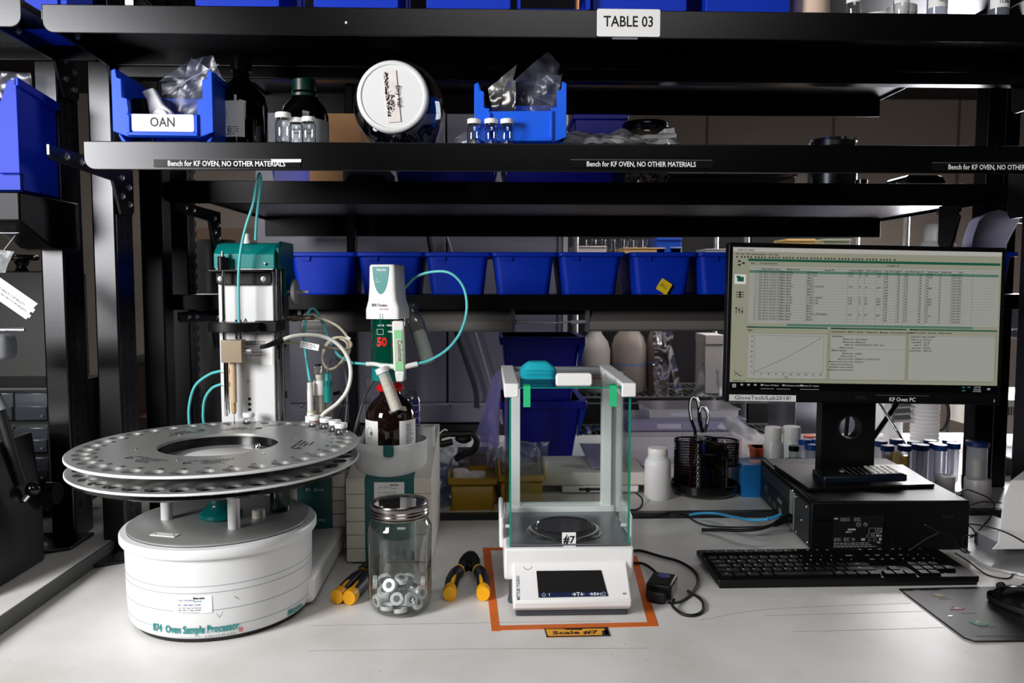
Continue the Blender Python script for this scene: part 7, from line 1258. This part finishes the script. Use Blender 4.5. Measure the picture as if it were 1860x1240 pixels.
# centrifuge tubes
CBL = mat('blue_screw_cap', (.02, .26, .56), .4)
def ctube(label, px, ytop, Y, r=.0145, zbase=BZ+.012, fill=None, group='blue-capped centrifuge tubes behind the computer'):
    c = at(px, ytop, Y); h = c.z-zbase; t = thing('centrifuge_tube', label, 'centrifuge tube', (c.x, Y, zbase), random.uniform(-20, 20), group)
    ob('tube_body', la(B(), [(0, 0), (r*.35, .001), (r*.97, .016), (r, h-.014)], seg=24), film('tube_plastic', (.92, .92, .94), .1, .5, .42, (.90, .91, .95), 1.6), t)
    g = B()
    for i in range(10): la(g, [(r*1.01, .024+i*(h-.05)/10), (r*1.01, .0249+i*(h-.05)/10)], seg=8, a0=R(250), a1=R(292))
    ob('graduation_marks', g, INKG, t); ob('cap', la(B(), [(0, h), (r*1.12, h), (r*1.2, h-.001), (r*1.2, h-.014), (0, h-.014)], seg=28), CBL, t)
    if fill: ob('liquid', la(B(), [(0, .002), (r*.85, .016), (r*.88, .082), (0, .082)], seg=20), fill, t)
YL = film('amber_liquid', (.96, .86, .12), .1, .7, .6, (.96, .86, .05), 1)
specs = [(1462, 797, 1.98, None, 'blue-capped graduated tube farthest left, beside the small black-capped vials'), (1474, 806, 1.955, None, 'blue-capped graduated tube in front, just left of the monitor stand'), (1486, 797, 1.98, None, 'blue-capped tube tucked against the left side of the monitor stand'),
 (1600, 800, 1.98, None, 'blue-capped tube touching the right side of the monitor stand'), (1612, 808, 1.95, YL, 'yellow-filled tube nearest the right side of the monitor stand'), (1628, 797, 2.0, YL, 'yellow-filled tube second from the monitor stand'), (1643, 808, 1.955, YL, 'yellow-filled tube in the front row, third from the stand'), (1660, 801, 1.99, None, 'clear blue-capped tube just right of the yellow ones, rear'), (1668, 806, 1.96, None, 'clear blue-capped tube in front row, before the ribbed hose left edge'), (1675, 807, 1.93, None, 'clear blue-capped tube below the middle of the ribbed white hose'), (1690, 799, 1.99, None, 'clear blue-capped tube in rear row under the ribbed hose right edge'), (1699, 804, 1.96, None, 'clear blue-capped tube in middle row under the ribbed hose right edge'), (1708, 807, 1.93, None, 'clear blue-capped tube in front row, second from the right end'), (1724, 799, 1.99, None, 'clear blue-capped tube in rear row near the dark rack post'), (1732, 804, 1.96, None, 'clear blue-capped tube at the right end next to the dark rack post')]
random.seed(8)
for px, y, Y, f, l in specs: ctube(l, px, y, Y, .0135, fill=f)
tr_ = thing('tube_rack', 'frosted plastic rack block holding the blue-capped tubes', 'tube rack', (at(1670, 900, 1.98).x, 1.915, BZ)); ob('base', bx(B(), (-.10, .13), (0, .10), (0, .004)), MILKT, tr_); ob('tube_plate', bx(B(), (-.10, .13), (0, .10), (.008, .011)), MILKT, tr_); 
for x in (-.10, .127): ob('end_wall', bx(B(), (x, x+.003), (0, .10), (0, .03)), MILKT, tr_)
# big lidded cylinder with green powder, frosted jars below
c = at(1776, 802, 1.84); t = thing('large_tube', 'wide clear cylinder with a dark blue lid holding a small tube of green powder', 'container', (c.x, 1.84, at(1776, 868, 1.84).z)); h = c.z-t.location.z; ob('wall', la(B(), [(0, 0), (.0225, 0), (.0225, h-.008)], seg=36), film('tube_plastic', 0), t); ob('lid', cy(B(), (0, 0, h-.010), .0255, .011, 36), mat('navy_lid', (.03, .14, .34), .4), t, .001); ob('inner_tube', la(B(), [(0, .002), (.010, .002), (.010, .045), (0, .045)], seg=24), mat('pale_green_powder', (.68, .72, .52), .7), t)
for px, y0, r_, l in ((1730, 866, .022, 'frosted jar behind the computer, left of the lidded cylinder'), (1776, 866, .029, 'frosted jar under the blue-lidded cylinder')):
    t = thing('frosted_jar', l, 'jar', (at(px, y0, 1.84).x, 1.84+(.0 if px > 1750 else .03), BZ)); h = at(px, y0+2, 1.84).z-BZ; ob('wall', la(B(), [(0, 0), (r_, 0), (r_, h*.94), (r_*.96, h*.985), (0, h*.985)], seg=40), mat('frosted_white', (.66, .65, .66), .35, sss=.3), t); ob('top_ring', la(B(), [(r_*.6, h*.985), (r_*.75, h*.985), (r_*.75, h), (r_*.6, h)], seg=30), MILK, t)
# ribbed white hose and grey tubing behind
YH = 2.62; xa, xb = at(1655, 770, YH).x, at(1704, 770, YH).x; r_ = (xb-xa)/2; b = B(); pr_ = []; z = BZ
while z < 1.32: pr_ += [(r_*.93, z), (r_, z+.006), (r_*.93, z+.012)]; z += .013
la(b, pr_, ((xa+xb)/2, YH+.0, 0), 32); t = thing('ribbed_duct', 'bright white ribbed duct standing behind the blue-capped tubes', 'duct'); ob('bellows', b, mat('white_duct', (.94, .94, .95), .4, sss=.2), t); ob('top_collar', cy(B(), ((xa+xb)/2, YH, 1.32), r_*1.05, .04, 32), WP, t)
t = thing('black_hoop', 'black round hoop hanging right of the ribbed duct', 'hoop'); c = at(1708, 752, 2.7); ob('ring', tube(B(), [V((c.x+.03*math.cos(R(a)), 2.7, c.z+.055*math.sin(R(a)))) for a in range(0, 361, 30)], .006), KR, t)
t = thing('steel_clamp', 'row of steel ring clamps left of the ribbed duct', 'clamp'); 
for y_ in (738, 750, 762): c = at(1636, y_, 2.6); ob('ring', rod(B(), at(1622, y_, 2.6), at(1652, y_-2, 2.6), .012), STEEL, t)
t = thing('steel_cylinder', 'white cylinder standing behind the monitor stand right side', 'cylinder', (at(1622, 780, 2.7).x, 2.7, BZ)); ob('body', cy(B(), (0, 0, 0), .030, .26, 28), WP, t); ob('neck', cy(B(), (0, 0, .26), .015, .05), STEEL, t)
t = thing('black_strut', 'black diagonal strut crossing behind the right of the monitor stand', 'strut'); ob('bar', rod(B(), at(1586, 795, 2.2), at(1642, 715, 2.2), .007), KG, t)
t = thing('chrome_rod', 'thin chrome rod slanting down to the tubes right of the monitor stand', 'rod'); ob('bar', rod(B(), at(1595, 728, 2.1), at(1664, 838, 2.02), .0035), CHROME, t)
t = thing('black_strut', 'black rod seen through the round hole of the monitor stand', 'rod'); ob('bar', rod(B(), at(1536, 800, 2.2), at(1541, 745, 2.2), .006), KG, t)
t = thing('steel_cabinet', 'shiny stainless cabinet face behind the monitor stand', 'cabinet', (at(1500, 780, 3.0).x, 3.0, 0)); ob('body', bx(B(), (-.12, .17), (0, .3), (0, 1.24)), mat('polished_sheet', (.78, .78, .84), .22, .8), t, .004); ob('black_strip', bx(B(), (-.12, .17), (-.003, 0), (1.06, 1.10)), KG, t)
t = thing('white_column', 'pale pillar between the steel cabinet and the ribbed duct', 'pillar', (at(1575, 780, 2.9).x, 2.9, 0)); ob('body', bx(B(), (0, .11), (0, .1), (0, 1.3)), WP, t, .004); ob('cap', bx(B(), (-.005, .115), (-.005, .105), (1.3, 1.31)), WP, t)
# vented white case and box at far right
Yv = 2.45; a, c = at(1812, 900, Yv), at(1905, 738, Yv); t = thing('vented_case', 'white instrument case with vertical vent slots at the right edge', 'lab instrument', (0, 0, 0)); ob('body', bx(B(), (a.x, c.x+.2), (Yv, Yv+.3), (.95, c.z)), CR, t, .006); ob('bright_top', bx(B(), (a.x+.004, c.x+.2), (Yv-.004, Yv+.3), (c.z+.002, c.z+.022)), WP, t, .002)
for i in range(8): q = at(1823+i*4.6, 738+8, Yv); ob('vent_slot', bx(B(), (q.x-.0016, q.x+.0016), (Yv-.001, Yv), (at(1830, 754, Yv).z, at(1830, 738, Yv).z-.002)), KG, t)
t = thing('dark_box', 'dark box with a pale open flap low at the right edge', 'box', (at(1830, 860, 2.1).x, 2.12, BZ)); ob('body', bx(B(), (-.012, .3), (0, .14), (0, at(1830, 832, 2.12).z-BZ)), DG, t, .003); ob('flap', bx(B(), (0, .2), (-.002, .10), (-.002, .002), T(.01, 0, at(1830, 832, 2.12).z-BZ+.002, ry=14)), WP, t)
t = thing('blue_pole', 'slim blue upright at the extreme right edge', 'pole', (at(1858, 600, 1.9).x, 1.9, BZ)); ob('body', cy(B(), (0, 0, 0), .006, .7), mat('azure_card', 0), t); ob('foot', cy(B(), (0, 0, 0), .02, .01), KR, t)
t = thing('bright_tray', 'thin bright-edged metal tray at mid height right of the monitor', 'tray'); q = at(1822, 614, 2.5); ob('edge', bx(B(), (q.x, q.x+.3), (2.5, 2.52), (q.z-.003, q.z+.003)), WP, t); ob('edge', bx(B(), (q.x+.03, q.x+.3), (2.5, 2.52), (q.z+.025, q.z+.030)), WP, t); ob('panel', bx(B(), (q.x+.03, q.x+.3), (2.52, 2.54), (q.z, q.z+.12)), GY, t)
# white bottle and rolled sheet above the monitor
c = at(1687, 440, 2.0); t = thing('plastic_bottle', 'glowing white capped bottle showing above the monitor, left of the rolled sheet', 'bottle', (c.x, 1.96, R2)); h = at(1687, 407, 1.96).z-R2; r_ = .043; ob('body', la(B(), [(0, 0), (r_, 0), (r_, h*.60), (r_*.96, h*.70), (r_*.78, h*.755), (0, h*.755)], seg=44), mat('hdpe_white', 0), t); ob('cap', la(B(), [(0, h*.75), (r_*.74, h*.75), (r_*.74, h*.93), (r_*.66, h), (0, h)], seg=44), MILK, t)
t = thing('paper_roll', 'pale violet rolled sheet standing above the right end of the monitor', 'paper'); b = B(); rows = []
for j in range(2): rows.append([])
pts = [(1764, 445), (1772, 412), (1785, 390), (1808, 382), (1835, 385), (1852, 395), (1845, 400), (1818, 400)]
b = B(); fr_ = [at(x, y, 1.88) for x, y in ((1762, 470), (1768, 430), (1778, 402), (1795, 385), (1815, 381), (1838, 388), (1852, 398), (1838, 425), (1820, 470))]; vs = [b.verts.new(p) for p in fr_]; vs2 = [b.verts.new(p+V((.012, .06, .0))) for p in fr_]; b.faces.new(vs)
for i in range(len(vs)-1): b.faces.new((vs[i], vs[i+1], vs2[i+1], vs2[i]))
ob('sheet', b, mat('violet_white_paper', (.66, .65, .76), .6), t, sol=.001); ob('edge', rod(B(), at(1852, 398, 1.876), at(1826, 445, 1.876), .0014), WP, t); ob('clip', bx(B(), (-.012, .012), (0, .01), (-.012, .012), T(*at(1856, 396, 1.9))), WP, t)
# ================================================================== FAR LEFT
t = thing('test_instrument', 'black hooded instrument body filling the lower left corner of the view', 'lab instrument', (0, 0, 0)); zb_ = BZ+.0265
xr_ = at(62, 870, 1.42).x; b = loft(B(), [(zb_, -1.2, at(60, 1010, 1.40).x, 1.20, 1.45), (zb_+.10, -1.2, at(72, 900, 1.42).x-.01, 1.26, 1.46), (at(30, 800, 1.42).z, -1.2, at(20, 800, 1.42).x, 1.34, 1.50), (at(30, 796, 1.42).z, -1.2, at(18, 800, 1.42).x, 1.345, 1.495)], .02); ob('body', b, mat('black_hood', (.08, .08, .085), .4, bump=.2, bscale=500), t, .003)
ob('rear_hump', bx(B(), (-1.2, at(56, 800, 1.52).x), (1.40, 1.46), (zb_, at(30, 790, 1.5).z)), mat('black_hood', 0), t, .012, seg=3)
ob('lever', rod(B(), at(-10, 715, 1.40), at(40, 880, 1.40), .009), KR, t); ob('lever_ring', rod(B(), at(-8, 722, 1.399), at(4, 745, 1.399), .0102), GY, t)
ob('knob', sph(B(), at(60, 888, 1.40), .013, 20), KG, t); ob('knob_stem', rod(B(), at(43, 908, 1.395), at(58, 890, 1.40), .0055), CHROME, t); ob('side_knob', cy(B(), (0, 0, 0), .02, .02, M=T(*at(85, 895, 1.45), ry=90)), KG, t)
t = thing('parts_drawers', 'stack of clear small-parts drawers behind the black instrument', 'drawer cabinet', (0, 0, 0)); Yd = 1.70
DRW = film('drawer_plastic', (.55, .58, .62), .2, .5, .35, (.42, .45, .50), 1.5)
xr_ = at(95, 700, Yd).x; ob('frame', bx(B(), (-1.5, xr_+.004), (Yd+.004, Yd+.22), (BZ+.0265, at(0, 702, Yd).z)), KP, t, .002); ob('top_shelf', bx(B(), (-1.5, xr_+.004), (Yd-.02, Yd+.2), (at(0, 706, Yd).z, at(0, 703, Yd).z)), DG, t)
for y0, y1 in ((712, 762), (774, 820), (828, 872), (880, 925)):
    for x0_, x1_ in ((34, 92), (-30, 30)):
        a, c = at(x0_, y1, Yd), at(x1_, y0, Yd); sh_ = at(x1_, 700, Yd)
        d_ = ob('drawer', bx(B(), (a.x, c.x), (Yd-.012, Yd+.003), (a.z, c.z)), DRW, t, .002); ob('lower_lip', bx(B(), (a.x+.002, c.x-.002), (Yd-.016, Yd-.012), (a.z+.002, a.z+(c.z-a.z)*.52)), DRW, d_, .001); ob('drawer_knob', sph(B(), (c.x-.010, Yd-.018, a.z+.010), .0025, 8), STEEL, d_)
t = thing('valve_instrument', 'dark grey box topped by a black hand valve at the left edge', 'lab instrument', (0, 0, 0)); Yv = 1.9
a, c = at(-20, 492, Yv), at(84, 610, Yv); ob('body', bx(B(), (-1.5, c.x), (Yv, Yv+.2), (BZ+.03, a.z)), mat('charcoal_box', (.12, .12, .115), .5), t, .004); k0 = at(41, 490, Yv+.05); ob('valve_stem', la(B(), [(0, 0), (.018, 0), (.014, .006), (.012, .012), (.018, .022), (.012, .026), (0, .026)], (k0.x, Yv+.05, a.z), 28), CHROME, t); ob('hand_wheel', la(B(), [(0, .026), (.034, .026), (.037, .030), (.037, .036), (.033, .039), (0, .038)], (k0.x, Yv+.05, a.z), 32), KG, t)
t = thing('paper_tag', 'white printed tag strip slanting at the left edge', 'tag', at(30, 545, 1.36)); an = 36; M_ = T(-.010, 0, .006, ry=an)
pts = [(-.09, -.0165), (.042, -.0165), (.042, -.012), (.045, -.012), (.045, -.006), (.041, -.006), (.041, -.001), (.045, -.001), (.045, .006), (.041, .006), (.043, .0165), (-.09, .0165)]
tg_ = ob('card', pz(B(), pts, 0, .0006, 'y', M_), PAPER, t); txt('SLEEVE (BACK TOP RIGHT)', .0052, INKG, tg_, M_ @ T(-.004, -.0006, .002)); txt('SLEEVE (FRONT BOTTOM RIGHT)', .0052, INKG, tg_, M_ @ T(-.004, -.0006, -.005))
ob('string', tube(B(), [(-.04, 0, .02), (-.045, .02, .06), (-.05, .1, .12)], .0008), WP, t)
bag('plastic_bag', 'grey crumpled bag corner above the white tag at the left edge', [quad(1.5, (-30, 500), (6, 495), (24, 457), (-30, 452))], mat('grey_bag', (.55, .56, .57), .4), amp=.006, seed=111)
t = thing('grey_rounded_part', 'grey rounded machine corner low at the left edge', 'lab instrument'); a = at(10, 630, 1.30); ob('body', bx(B(), (a.x-.2, a.x), (1.30, 1.34), (at(0, 655, 1.3).z, at(0, 607, 1.3).z)), GY, t, .012, seg=4); ob('edge_bar', rod(B(), (a.x-.2, 1.30, at(0, 601, 1.3).z), (a.x+.02, 1.32, at(0, 600, 1.3).z), .003), CHROME, t)
# items in the gap between posts
Yg = 2.9; t = thing('warning_sign', 'red-bordered white triangular warning sign low between the black posts', 'sign', (0, 0, 0)); q = [at(276, 760, Yg), at(303, 760, Yg), at(303, 735, Yg), at(285, 690, Yg), at(270, 690, Yg)]
ob('board', pz(B(), [(p.x, p.z) for p in (at(240, 762, Yg), at(306, 762, Yg), at(304, 735, Yg), at(286, 688, Yg), at(262, 750, Yg))], Yg, Yg+.004, 'y'), RED, t); ob('face', pz(B(), [(p.x, p.z) for p in (at(250, 758, Yg), at(301, 762, Yg), at(299, 735, Yg), at(286, 702, Yg), at(268, 750, Yg))], Yg-.002, Yg-.0005, 'y'), PAPER, t); ob('stand_pole', bx(B(), (at(270, 700, Yg).x, at(274, 700, Yg).x), (Yg+.005, Yg+.02), (0, at(270, 740, Yg).z)), DG, t); ob('mark', bx(B(), (at(284, 720, Yg).x, at(299, 720, Yg).x), (Yg-.003, Yg-.002), (at(284, 724, Yg).z, at(284, 720, Yg).z)), INK, t)
t = thing('picture_frame', 'small dark picture on the far wall at the left', 'picture', (at(50, 443, 6.5).x, 6.57, at(50, 452, 6.5).z)); ob('frame', bx(B(), (-.045, .045), (0, .02), (0, .09)), KP, t); ob('print', bx(B(), (-.03, .03), (-.002, 0), (.02, .075)), mat('brown_print', (.35, .18, .10), .6), t)
t = thing('counter_unit', 'low dark counter along the far wall behind the left posts', 'cabinet', (-2.6, 5.9, 0)); ob('body', bx(B(), (0, 2.2), (0, .6), (0, .86)), mat('dark_brown_unit', (.22, .16, .13), .6), t); ob('top', bx(B(), (-.02, 2.22), (-.02, .6), (.86, .9)), DG, t)
t = thing('wall_cabinet', 'dim tan wall cabinet seen between the left posts', 'cabinet', (-2.4, 6.1, 1.35)); ob('body', bx(B(), (0, 1.6), (0, .45), (0, .5)), mat('tan_unit', (.50, .42, .36), .6), t); ob('door_gap', bx(B(), (.79, .80), (-.002, 0), (0, .5)), KG, t)
t = thing('grey_drum', 'dim grey drum on the back bench left of the tower', 'drum', (at(395, 500, 2.3).x, 2.3, BZ)); ob('body', la(B(), [(0, 0), (.055, 0), (.06, .01), (.06, at(395, 440, 2.3).z-BZ-.02), (.05, at(395, 436, 2.3).z-BZ), (0, at(395, 436, 2.3).z-BZ)], seg=40), mat('drum_grey', (.30, .30, .30), .4), t); ob('band', la(B(), [(.061, .2), (.062, .21), (.061, .22)], seg=40), DG, t)
# ceiling light panels (they give off light where the lamps are)
LP = mat('lit_panel', (1, .98, .95), .5, emit=2.2)
for i, (x, y, l) in enumerate(((1.1, 2.86, 'added lit ceiling panel above the back bench'), (2.6, 4.7, 'lit ceiling panel in the far right of the room'), (-1.4, 4.6, 'lit ceiling panel in the far left of the room'), (.3, -.5, 'lit ceiling panel behind the camera'))):
    t = thing('ceiling_light', l, 'ceiling light', (x, y, 2.94)); ob('frame', bx(B(), (-.65, .65), (-.33, .33), (-.04, 0)), WP, t); ob('diffuser', bx(B(), (-.6, .6), (-.29, .29), (-.045, -.04)), LP, t)
